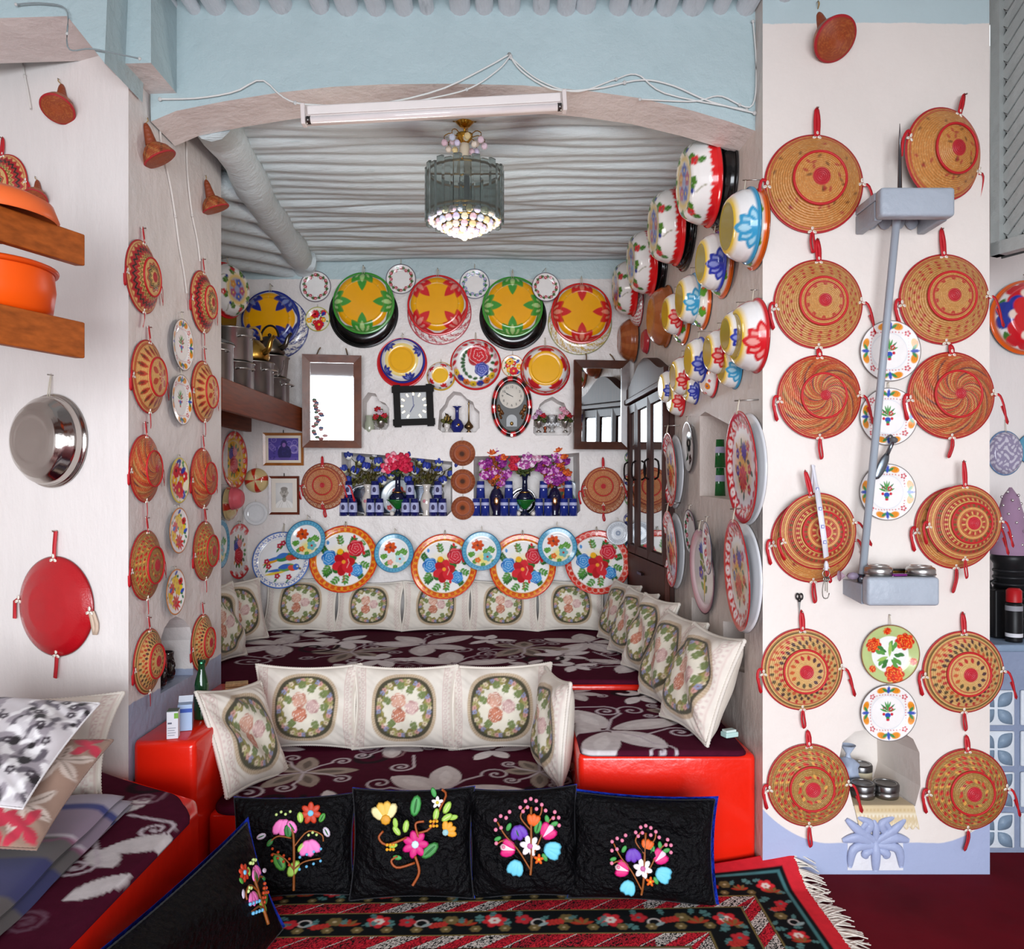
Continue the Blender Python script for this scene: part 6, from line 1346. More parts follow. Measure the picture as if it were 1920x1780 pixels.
# ------------------------------------------------------------------ right wall of the alcove: basins hung in leaning rows
RW = ALCR
def bowl_r(key, art, px, py, hh, lab, d, base=0.62, off=0.004, bc='#1c1c1f', cat='basin', yaw=0.0, hang=0.0, tilt=0.0, nr=50, na=140, mat='enamel', basec='#f2efec', name='enamel_basin', roll=0.0):
    return disc_thing(name, key, bowl_prof(d, base), art, RW, px, py, hh, lab, cat, off=off, backc=bc, yaw=yaw, hang=hang, tilt=tilt, nr=nr, na=na, mat=mat, base=basec, roll=roll)
row1 = ((1331, 342, 82, 1356, 345, 88, 'nearest the beam'), (1268, 425, 72, 1286, 430, 77, 'second from the beam'), (1220, 492, 62, 1236, 500, 65, 'third from the beam'), (1186, 540, 53, 1198, 572, 42, 'farthest from the beam'))
for i, (px, py, h, bx, by, bh, lb) in enumerate(row1):
    if i < 3: bowl_r('k_blk_deep', BLK, bx, by, bh, 'deep black basin behind the flowered bowl ' + lb, 0.3, 0.7, basec='#0c0c0d', hang=0)
    else: bowl_r('k_spk_redd', d_speckle('#c03a4a', rim='#b02a3a'), bx, by, bh, 'red speckled basin behind the flowered bowl ' + lb, 0.3, 0.7, bc='#8a3a3a')
    bowl_r('k_scallop', d_scallop, px, py, h, 'white bowl with red scalloped rim and flower sprays, ' + lb, 0.62, 0.66, off=0.062 if i < 3 else 0.055, tilt=0.06)
bowl_r('wood_bowl_a', lambda a: (a.put((np.sin(a.A * 9) > 0.2) * 0.35, '#c47a48'), a.put((np.sin(a.R * 40 + 3 * np.sin(a.A * 3)) > 0.6) * 0.2, '#6a2f16')), 1189, 638, 42, 'brown wooden bowl in the corner above the right mirror', 0.7, 0.45, mat='gloss_paint', basec='#9a4f28', name='wooden_bowl', cat='bowl', nr=30, na=90, off=0.01)
bowl_r('wood_bowl_b', lambda a: (a.put((np.sin(a.A * 7) > 0.3) * 0.3, '#c47a48'),), 1250, 594, 58, 'large brown wooden bowl behind the red petalled bowl', 0.55, 0.55, mat='gloss_paint', basec='#a25a30', name='wooden_bowl', cat='bowl', nr=30, na=90)
bowl_r('k_plainred_r', d_plain('#b8323a'), 1213, 640, 24, 'small plain red basin between the two wooden bowls', 0.4, 0.6, cat='basin', nr=20, na=60)
TEAL, TL = '#3a9ac4', '#c8ecf4'
LOT = {'teal': d_lotus(TEAL, TL), 'blue': d_lotus('#2a3aa4', '#a8b4ec'), 'red': d_lotus('#cf2229', '#f6c0b4')}
def lot(kind, px, py, h, lab, off=0.05, d=0.62, hang=0.25): return bowl_r('k_lot_' + kind, LOT[kind], px, py, h, lab, d, 0.6, off=off, cat='basin', hang=hang, tilt=0.04)
def und(px, py, h, lab, art=d_orange_side, key='k_orange'): return bowl_r(key, art, px, py, h, lab, 0.34, 0.66, cat='basin', basec='#f4f0e6')
und(1418, 431, 74, 'orange rimmed basin behind the nearest teal bowl'); lot('teal', 1404, 424, 70, 'teal petalled bowl at the near end of the second row')
und(1358, 498, 61, 'orange rimmed basin behind the blue bowl of the second row'); lot('blue', 1346, 491, 55, 'blue petalled bowl second in the second row')
und(1320, 567, 51, 'orange rimmed basin behind the far teal bowl'); lot('teal', 1302, 561, 48, 'teal petalled bowl third in the second row', 0.04)
und(1283, 599, 48, 'orange rimmed basin behind the red bowl by the wooden one'); lot('red', 1271, 589, 41, 'red petalled bowl tucked into the large wooden bowl', 0.05)
lot('red', 1419, 630, 70, 'big red petalled bowl at the near end of the third row', 0.004, 0.62)
lot('teal', 1378, 686, 44, 'teal petalled bowl under the blue one in the third row', 0.004, 0.5, 0); lot('blue', 1388, 626, 48, 'blue petalled bowl next to the big red one in the third row', 0.05)
bowl_r('k_redrim', d_redrim_side, 1336, 708, 38, 'white bowl with red rim and orange flower in the third row', 0.5, 0.6, basec='#f4f0ec'); lot('red', 1352, 660, 44, 'red petalled bowl in the middle of the third row', 0.05)
lot('blue', 1303, 727, 32, 'small blue petalled bowl under the blue bowl with yellow base', 0.004, 0.5, 0); lot('blue', 1315, 675, 43, 'blue petalled bowl with yellow base in the third row', 0.05)
lot('red', 1276, 745, 37, 'small red petalled bowl lowest in the third row', 0.004, 0.5, 0); lot('red', 1284, 705, 38, 'red petalled bowl near the far end of the third row', 0.045)
lot('blue', 1258, 726, 33, 'blue petalled bowl at the far end of the third row', 0.04)
# platters on the right wall
def plat(key, art, px, py, h, lab, nm='enamel_platter', cat=TR, prof=TRAY, off=0.03, hang=0.2, yaw=0.0, nr=64, na=180, base='#f4f1f0', backs=True, tilt=0.05):
    if backs: disc_thing(nm, 'p_whiteback', ([(0, 0.1), (0.6, 0.1), (0.8, 0.09), (1.0, 0.02)], [(0.98, 0), (0.001, 0)]), d_plain('#ecebee'), RW, px + 6, py + 4, h * 0.99, 'plain white platter hung behind the ' + lab, cat, hang=0, nr=16, na=90)
    return disc_thing(nm, key, prof, art, RW, px, py, h, lab, cat, off=off if backs else 0.006, hang=hang, yaw=yaw, nr=nr, na=na, base=base, tilt=tilt)
plat('p_scroll', d_scroll, 1396, 876, 106, 'large red scroll platter beside the niche of green tumblers', off=0.06, yaw=-0.06)
plat('p_scroll', d_scroll, 1388, 1078, 105, 'large red scroll platter nearest the viewer, lower one', off=0.06, yaw=-0.1)
plat('p_scroll', d_scroll, 1259, 881, 70, 'smaller red scroll platter, upper one before the wardrobe', off=0.05, nr=48, na=140, yaw=-0.06)
plat('p_scroll', d_scroll, 1260, 1029, 72, 'smaller red scroll platter, lower one before the wardrobe', off=0.05, yaw=-0.06)
plat('p_dark', d_dark, 1294, 838, 48, 'white plate with dark flowers beside the upper red platter', 'enamel_plate', P_, PLATE, backs=False, yaw=-0.05, nr=40, na=120)
plat('p_redflower', d_rosering('#b02a44', '#3f6a4a', 11, '#4a2a4a'), 1297, 997, 42, 'white plate with scattered red flowers between the red platters', 'enamel_plate', P_, PLATE, backs=False, nr=40, na=110)
plat('p_pink', d_pink, 1321, 1071, 80, 'pink edged oval looking platter with a blue flower spray', off=0.004, backs=False)
plat('p_redstar', d_redstar, 1352, 1028, 50, 'white plate with small red star flowers over the pink platter', 'enamel_plate', P_, PLATE, off=0.05, backs=False, nr=40, na=120, yaw=-0.12).location += Vector((-0.05, 0, 0))
# far right recess
REC = Frame((1.78, 3.62), (1, 0))
disc_thing('enamel_basin', 'k_poppy', bowl_prof(0.5, 0.62), d_poppy, REC, 1924, 596, 70, 'orange rimmed basin with red poppies at the right picture edge', BW, nr=48, na=140, hang=0.2, off=0.02)
disc_thing('enamel_plate', 'p_marble', bowl_prof(0.3, 0.7), d_marble, REC, 1884, 850, 42, 'violet marbled enamel plate in the recess at the right', P_, base='#8f86a0', nr=36, na=110, hang=0.5, squash=0.8)
disc_thing('enamel_plate', 'p_tealplain', PLATE, d_plain('#5a9ab4', '#3a6a8a', 0.95), REC, 1935, 842, 30, 'plain teal plate cut off by the right picture edge', P_, nr=20, na=70, hang=0.5)
I4 = Matrix.Identity(4)
def Tm(*a): return Matrix.Translation(Vector(a))
# ------------------------------------------------------------------ wooden shelves
def shelf(name, xf, y0, y1, ztop, hf, depth, label, col='#8a4420', brace=True):
    """board with a front fascia; xf(y) gives the front edge"""
    o = root(name, I4, label, 'shelf')
    def slab(nm, d0, d1, z0, z1, c, b=0.004):
        V = []
        for z in (z0, z1):
            for y, d in ((y0, d0), (y0, d1), (y1, d0), (y1, d1)): V.append((xf(y) - d, y, z))
        V = np.array(V); Q = [(0, 2, 3, 1), (4, 5, 7, 6), (0, 1, 5, 4), (2, 6, 7, 3), (0, 4, 6, 2), (1, 3, 7, 5)]
        m = mk(nm, V, Q, None, lin(c), 'wood', o, False); md = m.modifiers.new('b', 'BEVEL'); md.width = b; md.segments = 2
    slab('fascia', 0.0, 0.03, ztop - hf, ztop, col); slab('board', 0.031, depth, ztop - 0.03, ztop - 0.006, '#6f3418')
    if brace:
        slab('lower_rail', depth - 0.05, depth - 0.01, ztop - hf, ztop - 0.035, '#7a3a1a')
        for q in range(3):
            yy = y0 + (y1 - y0) * (0.15 + 0.35 * q); m = MB().add(box(xf(yy) - depth + 0.06, xf(yy) - 0.035, yy - 0.02, yy + 0.02, ztop - 0.065, ztop - 0.032), '#7a3a1a'); m.build('bearer', 'wood', o, False)
    return o
shelf('wall_shelf', lambda y: -1.40, 3.86, 5.44, 1.985, 0.155, 0.42, 'brown wooden shelf of pots in the left corner of the alcove', '#7d3a1a')
xl = lambda y: -1.376 + (y - 2.15) * 0.384
shelf('wall_shelf', xl, 1.5, 2.4, 2.21, 0.095, 0.5, 'upper brown wooden shelf at the left picture edge', '#a8561f', False)
shelf('wall_shelf', xl, 1.5, 2.4, 1.946, 0.108, 0.5, 'lower brown wooden shelf at the left picture edge under the orange pot', '#a8561f', True)
def turned(name, prof, col, matn, p, label, cat, n=36, group=None, parts=(), s=1.0, rot=0.0):
    o = MB().add(lathe(prof, n), col).build(name, matn, None, True, Matrix.Translation(p) @ Matrix.Rotation(rot, 4, 'Z') @ Matrix.Scale(s, 4)); tag(o, label, cat, group)
    for nm, geo, c, mt in parts: one(nm, geo, c, mt, o)
    return o
def potp(r, h, rim=0.006, flare=0.0): return [(0.001, 0), (r * 0.93, 0), (r, 0.012), (r + flare, h - 0.004), (r + flare + rim, h), (r + flare + rim, h + 0.006), (r + flare - 0.004, h + 0.006), (r + flare - 0.006, h - 0.02), (r - 0.006, 0.02), (0.001, 0.015)]
def ear(r, z, a, w=0.05, k=0.03): return tube(smoothpath([(r * math.cos(a - w / r), r * math.sin(a - w / r), z), ((r + k) * math.cos(a - w / r * 0.7), (r + k) * math.sin(a - w / r * 0.7), z + 0.005), ((r + k) * math.cos(a + w / r * 0.7), (r + k) * math.sin(a + w / r * 0.7), z + 0.005), (r * math.cos(a + w / r), r * math.sin(a + w / r), z)], 10), 0.005, 6)
# orange plastic pots
zs = 1.94
p = Vector((-1.52, 2.28, zs))
turned('orange_pot', [(0.001, 0), (0.125, 0), (0.155, 0.02), (0.163, 0.08), (0.158, 0.13), (0.165, 0.14), (0.158, 0.146), (0.001, 0.146)], '#f0560a', 'plastic', Vector((-1.485, 2.28, zs)), 'large orange plastic pot on the lower left shelf', 'pot', 48, None, (('lid_rim', torus(0.163, 0.008, 48, 8, 0.136), '#d8480a', 'plastic'),))
turned('orange_dish', [(0.16, 0), (0.165, 0.01), (0.15, 0.05), (0.1, 0.075), (0.02, 0.085), (0.001, 0.085)], '#f07038', 'plastic', Vector((-1.46, 2.25, 2.206)), 'orange plastic dish turned over on the upper left shelf', 'dish', 40, None, (('foot_knob', sphere((0, 0, 0.09), (0.025, 0.025, 0.014), 12, 6), '#e0622c', 'plastic'),))
# cooking pots and kettles on the alcove shelf
z0 = 1.981
turned('cooking_pot', potp(0.11, 0.2), '#b9b6b2', 'metal', Vector((-1.55, 4.12, z0)), 'aluminium cooking pot with lid nearest on the alcove shelf', 'pot', 40, 'aluminium pots on the alcove shelf',
       (('lid', lathe([(0.118, 0.207), (0.112, 0.218), (0.06, 0.236), (0.001, 0.24)], 40), '#a9a6a3', 'metal'), ('lid_knob', sphere((0, 0, 0.252), (0.018, 0.018, 0.014), 10, 6), '#2a2426', 'plastic'), ('handle', ear(0.11, 0.16, -0.9), '#d0cecb', 'metal'), ('handle', ear(0.11, 0.16, 2.24), '#d0cecb', 'metal')))
turned('cooking_pot', potp(0.125, 0.15), '#aaa8a5', 'metal', Vector((-1.555, 4.42, z0)), 'wide aluminium pot under another pot, second on the alcove shelf', 'pot', 40, 'aluminium pots on the alcove shelf', (('handle', ear(0.125, 0.11, -0.6), '#d0cecb', 'metal'),))
turned('cooking_pot', potp(0.118, 0.18), '#b4b1ad', 'metal', Vector((-1.555, 4.42, z0 + 0.157)), 'aluminium pot stacked on the second pot of the alcove shelf', 'pot', 40, 'aluminium pots on the alcove shelf', (('handle', ear(0.118, 0.13, -0.5), '#d0cecb', 'metal'),))
turned('cooking_pot', potp(0.122, 0.2), '#a7a5a3', 'metal', Vector((-1.535, 4.73, z0)), 'aluminium pot under the brass kettle on the alcove shelf', 'pot', 40, 'aluminium pots on the alcove shelf', (('handle', ear(0.122, 0.15, -0.4), '#d0cecb', 'metal'),))
turned('cooking_pot', potp(0.12, 0.15), '#a2a09e', 'metal', Vector((-1.53, 5.05, z0)), 'aluminium pot with a bucket stacked in it at the far end of the alcove shelf', 'pot', 40, 'aluminium pots on the alcove shelf', (('handle', ear(0.12, 0.11, -0.2), '#d0cecb', 'metal'),))
turned('metal_bucket', potp(0.105, 0.13, 0.008, 0.012), '#b1aeab', 'metal', Vector((-1.53, 5.05, z0 + 0.157)), 'small metal bucket stacked on the far pot under the dark kettle', 'bucket', 40, None, (('handle', tube([(0.12 * math.cos(t), 0.12 * math.sin(t) * 0.3 - 0.1, 0.1 - 0.12 * math.sin(t)) for t in np.linspace(0, math.pi, 12)], 0.004, 6), '#cfccc8', 'metal'),))
def kettle(p, s, c, lab, dk, rot):
    sp = tube(smoothpath([(0.085, 0, 0.05), (0.13, 0, 0.07), (0.15, 0, 0.12), (0.18, 0, 0.145)], 10), np.linspace(0.02, 0.009, 10), 10)
    hd = tube([(0.075 * math.cos(t), 0, 0.12 + 0.09 * math.sin(t)) for t in np.linspace(0.1, math.pi - 0.1, 14)], 0.007, 8)
    turned('kettle', [(0.001, 0), (0.085, 0), (0.1, 0.03), (0.095, 0.07), (0.06, 0.115), (0.05, 0.12)], c, 'metal', p, lab, 'kettle', 32, None, (('spout', sp, c, 'metal'), ('handle', hd, dk, 'plastic'), ('lid', lathe([(0.055, 0.117), (0.04, 0.132), (0.001, 0.138)], 24), c, 'metal'), ('lid_knob', sphere((0, 0, 0.147), (0.013, 0.013, 0.012), 8, 6), '#1f1c1c', 'plastic')), s, rot)
kettle(Vector((-1.535, 4.73, z0 + 0.207)), 1.0, '#c39a4a', 'brass coloured kettle standing on a pot of the alcove shelf', '#c39a4a', -0.5)
kettle(Vector((-1.53, 5.05, z0 + 0.294)), 0.95, '#6f6a62', 'dark steel kettle with a long spout on top of the stacked bucket', '#1f1c1c', -0.4)
def tin(): 
    o = one('red_tin', bbox(-1.7, -1.6, 3.92, 4.0, z0, z0 + 0.2, 0.006), '#6a1420', 'plastic'); tag(o, 'dark red tin half hidden at the near end of the alcove shelf', 'tin')
    one('tin_lid', bbox(-1.702, -1.598, 3.918, 4.002, z0 + 0.201, z0 + 0.22, 0.004), '#2a1418', 'plastic', o)
tin()
# ------------------------------------------------------------------ framed things on the back wall
def frame_bars(w_, h_, b, d, c, matn, parent, nm='frame'):
    """mitred moulding round a w_ x h_ opening"""
    m = MB(); x, y = w_ / 2, h_ / 2
    for (p0, p1, q0, q1) in (((-x, -y), (x, -y), (x - b, -y + b), (-x + b, -y + b)), ((x, -y), (x, y), (x - b, y - b), (x - b, -y + b)), ((x, y), (-x, y), (-x + b, y - b), (x - b, y - b)), ((-x, y), (-x, -y), (-x + b, -y + b), (-x + b, y - b))):
        V = [(*p0, 0), (*p1, 0), (*q0, 0), (*q1, 0), (*p0, d), (*p1, d), (*q0, d * 0.7), (*q1, d * 0.7)]
        m.add((np.array(V), np.array([(4, 5, 6, 7), (0, 4, 7, 3), (0, 1, 5, 4), (1, 2, 6, 5), (2, 3, 7, 6), (3, 2, 1, 0)]), None), c)
    return m.build(nm, matn, parent, False)
def wall_rect(fr, x0, y0, x1, y1, off):
    a = fr.hit(x0, y1, off); b = fr.hit(x1, y0, off)
    return (a + b) / 2, (b - a).dot(fr.u), b.z - a.z
def mirror(x0, y0, x1, y1, lab, tilt, yaw, c):
    p, w_, h_ = wall_rect(BACK, x0, y0, x1, y1, 0.09)
    o = root('wall_mirror', BACK.mat(p, 0, tilt, yaw), lab, 'mirror')
    frame_bars(w_, h_, 0.052, 0.035, c, 'wood_frame', o); g = one('mirror_glass', box(-w_ / 2 + 0.045, w_ / 2 - 0.045, -h_ / 2 + 0.045, h_ / 2 - 0.045, 0.008, 0.013), '#dfe4e6', 'mirror', o, False)
    one('back_board', box(-w_ / 2 + 0.01, w_ / 2 - 0.01, -h_ / 2 + 0.01, h_ / 2 - 0.01, -0.012, -0.002), '#3a2418', 'wood', o, False)
    for sx in (-1, 1): one('hanging_cord', tube([(sx * w_ * 0.27, h_ / 2 - 0.01, 0.0), (sx * w_ * 0.24, h_ / 2 + 0.035, -0.05), (sx * w_ * 0.22, h_ / 2 + 0.06, -0.1)], 0.005, 5), '#7a6248', 'ribbon', o)
    return o, w_, h_
o, w_, h_ = mirror(569, 667, 677, 840, 'tall mirror in a brown wooden frame at the left, showing the bright doorway', math.radians(2.7), math.radians(9), '#6b3a24')
mm = MB(); r = np.random.RandomState(3)
for i in range(26):
    x, y = -w_ / 2 + 0.07 + 0.09 * r.rand() * (1 - i / 40), -h_ / 2 + 0.06 + 0.27 * i / 26
    mm.add(sphere((x, y, 0.0145), (0.016 + 0.008 * r.rand(), 0.013, 0.001), 7, 3), ('#a86a6a', '#6a7a6a', '#c89a9a', '#5a6a8a')[i % 4])
mm.build('painted_flowers', 'petal', o)
mirror(1074, 677, 1179, 843, 'tall mirror in a dark wooden frame at the right, reflecting the wardrobe doors', math.radians(2), math.radians(7), '#4a2618')
def flat_print(name, w_, h_, art, nx, ny, parent, z, matn='paper', base='#ffffff', e=0.02):
    u = np.linspace(-1, 1, nx); v = np.linspace(-1, 1, ny); U, V = np.meshgrid(u, v, indexing='ij')
    a = Art((U * w_ / h_).ravel(), V.ravel(), base, e); art(a)
    return mk(name, np.stack([U * w_ / 2, V * h_ / 2, 0 * U + z], -1).reshape(-1, 3), gridq(nx, ny), None, a.C, matn, parent)
def picture(x0, y0, x1, y1, lab, c, art, b=0.016, mount='#e8dfd2', mb=0.02):
    p, w_, h_ = wall_rect(BACK, x0, y0, x1, y1, 0.006)
    o = root('picture_frame', BACK.mat(p, 0, math.radians(2)), lab, 'picture'); frame_bars(w_, h_, b, 0.016, c, 'wood_frame', o)
    one('mount', box(-w_ / 2 + b * 0.8, w_ / 2 - b * 0.8, -h_ / 2 + b * 0.8, h_ / 2 - b * 0.8, 0.001, 0.006), mount, 'paper', o, False)
    flat_print('print', w_ - 2 * b - 2 * mb, h_ - 2 * b - 2 * mb, art, 64, 64, o, 0.0075, 'paper', '#3a2a7a')
    one('hook', tube([(0, h_ / 2 - 0.004, 0.004), (0, h_ / 2 + 0.02, 0.004)], 0.003, 5), '#2a2424', 'metal', o)
def a_violet(a):
    r = np.random.RandomState(9); a.put(np.ones(len(a.X)), '#4a3a94')
    for k in range(9): x, y = r.uniform(-1.3, 1.3), r.uniform(-0.2, 1); a.ring(0.18, 0.26, '#7a68b4', x, y); a.disc(x, y, 0.1, '#5f4fa4')
    a.disc(0.95, 0.0, 0.42, '#6a5aac'); a.ring(0.3, 0.4, '#9a88c4', 0.95, 0.0); a.ell(0.1, -0.35, 0.62, 0.75, 0, '#1f1858'); a.ell(0.05, 0.42, 0.3, 0.42, 0, '#261c62'); a.ell(0.05, 0.38, 0.16, 0.2, 0, '#8a5fa8'); a.put((a.Y < -0.75) * 0.6, '#6a55a8')
    for k in range(16): a.ell(r.uniform(-1.3, 1.3), r.uniform(-1, 0.2), 0.1, 0.06, r.rand() * 3, '#2d2470', 0.7)
def a_portrait(a):
    a.put(np.ones(len(a.X)), '#c9c8c6'); a.fade(0, 0.3, 0.2, 1.1, '#e4e2de'); a.ell(0, -0.95, 0.72, 0.6, 0, '#ece9e4'); a.ell(0.0, -0.3, 0.16, 0.24, 0, '#a9a39c')
    a.ell(0, 0.22, 0.3, 0.42, 0, '#b3ada5'); a.ell(0, 0.52, 0.28, 0.16, 0, '#8f8982'); a.ell(0, -0.08, 0.14, 0.12, 0, '#8a847c')
    for s in (-1, 1): a.ell(s * 0.12, 0.26, 0.055, 0.025, 0, '#3a3632'); a.line([(s * 0.05, 0.35), (s * 0.2, 0.35)], 0.03, '#4a4540'); a.ell(s * 0.31, 0.2, 0.04, 0.09, 0, '#a59f97')
    a.line([(0.02, 0.24), (0.04, 0.08), (-0.02, 0.07)], 0.025, '#8a847c'); a.line([(-0.09, -0.02), (0.09, -0.02)], 0.035, '#57514b')
    for s in (-0.5, -0.25, 0.3, 0.5): a.line([(s * 0.4, -0.45), (s, -0.98)], 0.02, '#b5b0a8')
picture(494, 812, 570, 873, 'framed violet photograph of a seated person among plates', '#a5642c', a_violet, 0.018, '#e4d8c6', 0.018)
picture(505, 893, 562, 965, 'framed pencil portrait of a bearded man', '#6a2f1c', a_portrait, 0.016, '#e6ddd0', 0.03)
# square clock
def square_clock():
    p, w_, h_ = wall_rect(BACK, 737, 725, 815, 797, 0.012); o = root('wall_clock', BACK.mat(p, math.radians(2), math.radians(3)), 'square clock in a black frame of crossed bars', 'clock')
    a = w_ / 2 - 0.03
    for nm, g in (('frame_bar', box(-w_ / 2, w_ / 2, a - 0.022, a + 0.022, 0.012, 0.036)), ('frame_bar', box(-w_ / 2, w_ / 2, -a - 0.022, -a + 0.022, 0.012, 0.036)), ('frame_bar', box(-a - 0.022, -a + 0.022, -h_ / 2 - 0.012, h_ / 2 + 0.012, 0.0, 0.03)), ('frame_bar', box(a - 0.022, a + 0.022, -h_ / 2 - 0.012, h_ / 2 + 0.012, 0.0, 0.03))):
        m = one(nm, g, '#0b0807', 'rough', o, False)
    one('dial', box(-a + 0.01, a - 0.01, -a + 0.01, a - 0.01, 0.004, 0.008), '#c4c6c6', 'paper', o, False)
    for k in range(12):
        if k == 6: continue
        t = k * math.pi / 6; one('hour_mark', box(-0.005, 0.005, 0.07, 0.093, 0.0085, 0.011), '#d8c08a', 'gold', o, False, Matrix.Rotation(-t, 4, 'Z'))
    one('hour_hand', box(-0.003, 0.003, -0.008, 0.05, 0.011, 0.0125), '#2a2a38', 'metal', o, False, Matrix.Rotation(2.6, 4, 'Z')); one('minute_hand', box(-0.0022, 0.0022, -0.01, 0.07, 0.0135, 0.015), '#3a3a48', 'metal', o, False, Matrix.Rotation(0.05, 4, 'Z'))
    m = MB(); a2 = a - 0.008
    for g in (box(-a2, a2, a2 - 0.006, a2, 0.006, 0.012), box(-a2, a2, -a2, -a2 + 0.006, 0.006, 0.012), box(-a2, -a2 + 0.006, -a2, a2, 0.006, 0.012), box(a2 - 0.006, a2, -a2, a2, 0.006, 0.012)): m.add(g, '#d9b98a')
    m.build('inner_trim', 'gold', o, False)
square_clock()
def text(s, size, c, parent, M, matn='plastic', ext=0.001, font=None):
    cu = bpy.data.curves.new('lettering', 'FONT'); cu.body = s; cu.size = size; cu.extrude = ext; cu.align_x = 'CENTER'; cu.align_y = 'CENTER'
    o = bpy.data.objects.new('lettering', cu); me = bpy.data.meshes.new_from_object(o); bpy.data.objects.remove(o)
    a = me.color_attributes.new('Col', 'FLOAT_COLOR', 'POINT'); a.data.foreach_set('color', np.tile(np.r_[lin(c), 1.0], len(me.vertices)).astype(np.float32)); me.materials.append(MATS[matn])
    return link('lettering', me, parent, M)
def oval_clock():
    p, w_, h_ = wall_rect(BACK, 921, 706, 998, 820, 0.012); o = root('pendulum_clock', BACK.mat(p, 0, math.radians(3)), 'oval wall clock with a red and black rim and a round silver dial', 'clock')
    rx, ry = w_ / 2, h_ / 2
    def ov(prof, n=72):
        P = np.array(prof, float); t = np.arange(n) * 2 * math.pi / n
        V = np.stack([(rx * P[:, 0, None]) * np.cos(t), (ry * (1 - (1 - P[:, 0, None]) * 0.75)) * np.sin(t) * np.ones_like(P[:, 0, None]), P[:, 1, None] + 0 * t], -1); V[:, :, 1] = np.where(P[:, 0, None] < 0.01, 0, V[:, :, 1]); return V.reshape(-1, 3), gridq(len(P), n, True), None
    V, Q, _ = ov([(0.72, 0.03), (0.76, 0.045), (0.9, 0.05), (1.0, 0.03), (1.0, 0.0)]); t = np.tile(np.arange(72), 5)
    C = np.where(((t // 3) % 2 == 0)[:, None], lin('#c81f24'), lin('#17100f')); mk('rim', V, Q[:, ::-1], None, C, 'glazed', o)
    V, Q, _ = ov([(0.73, 0.031), (0.6, 0.03), (0.3, 0.03), (0.001, 0.03)]); mk('backplate', V, Q, None, lin('#4a4a48'), 'plastic', o)
    V, Q, _ = ov([(0.72, 0.036), (0.745, 0.046), (0.77, 0.048)]); mk('inner_ring', V, Q[:, ::-1], None, lin('#8a8a84'), 'metal', o)
    D = link('dial', MB().add(lathe([(0.001, 0.0), (0.078, 0.0), (0.081, 0.004), (0.083, 0.0)], 48), '#d9d2c6').build('dial', 'paper').data, o, Tm(0, 0.07, 0.034))
    bpy.data.objects.remove([x for x in COL.objects if x.data == D.data and x is not D][0])
    for k in range(1, 13):
        t = math.pi / 2 - k * math.pi / 6; text(str(k), 0.022, '#2a2622', D, Tm(0.062 * math.cos(t), 0.062 * math.sin(t), 0.003))
    one('hour_hand', box(-0.002, 0.002, -0.01, 0.04, 0.004, 0.0055), '#1f1b1a', 'plastic', D, False, Matrix.Rotation(1.15, 4, 'Z')); one('minute_hand', box(-0.0015, 0.0015, -0.01, 0.055, 0.006, 0.007), '#1f1b1a', 'plastic', D, False, Matrix.Rotation(1.05, 4, 'Z'))
    for s in (-1, 1):
        m = MB()
        for (x, y, r) in ((0.088, 0.0, 0.012), (0.084, -0.02, 0.015), (0.07, -0.036, 0.013), (0.078, -0.055, 0.011), (0.06, -0.046, 0.009), (0.072, -0.075, 0.009)): m.add(sphere((s * x, y, 0.036), (r, r * 1.3, 0.008), 8, 5), '#b98a5c')
        m.build('gilt_ornament', 'gold', o)
    a = MB().add(prism([(0.036 * math.cos(t), -0.09 + 0.036 * math.sin(t)) for t in np.linspace(0, math.pi, 14)] + [(-0.036, -0.135), (0.036, -0.135)], 0.031, 0.036), '#a9acad').build('pendulum_window', 'plastic', o, False); one('pendulum', sphere((0, -0.115, 0.042), (0.012, 0.014, 0.006), 10, 6), '#c9a860', 'gold', o)
    for x, y in ((-1, -0.02), (1, -0.02), (0, -1)): one('silver_clip', box(x * rx * 0.86 - 0.006, x * rx * 0.86 + 0.006, y * ry * 0.94 - 0.006, y * ry * 0.94 + 0.006, 0.046, 0.056), '#e8e6e2', 'metal', o, False)
oval_clock()
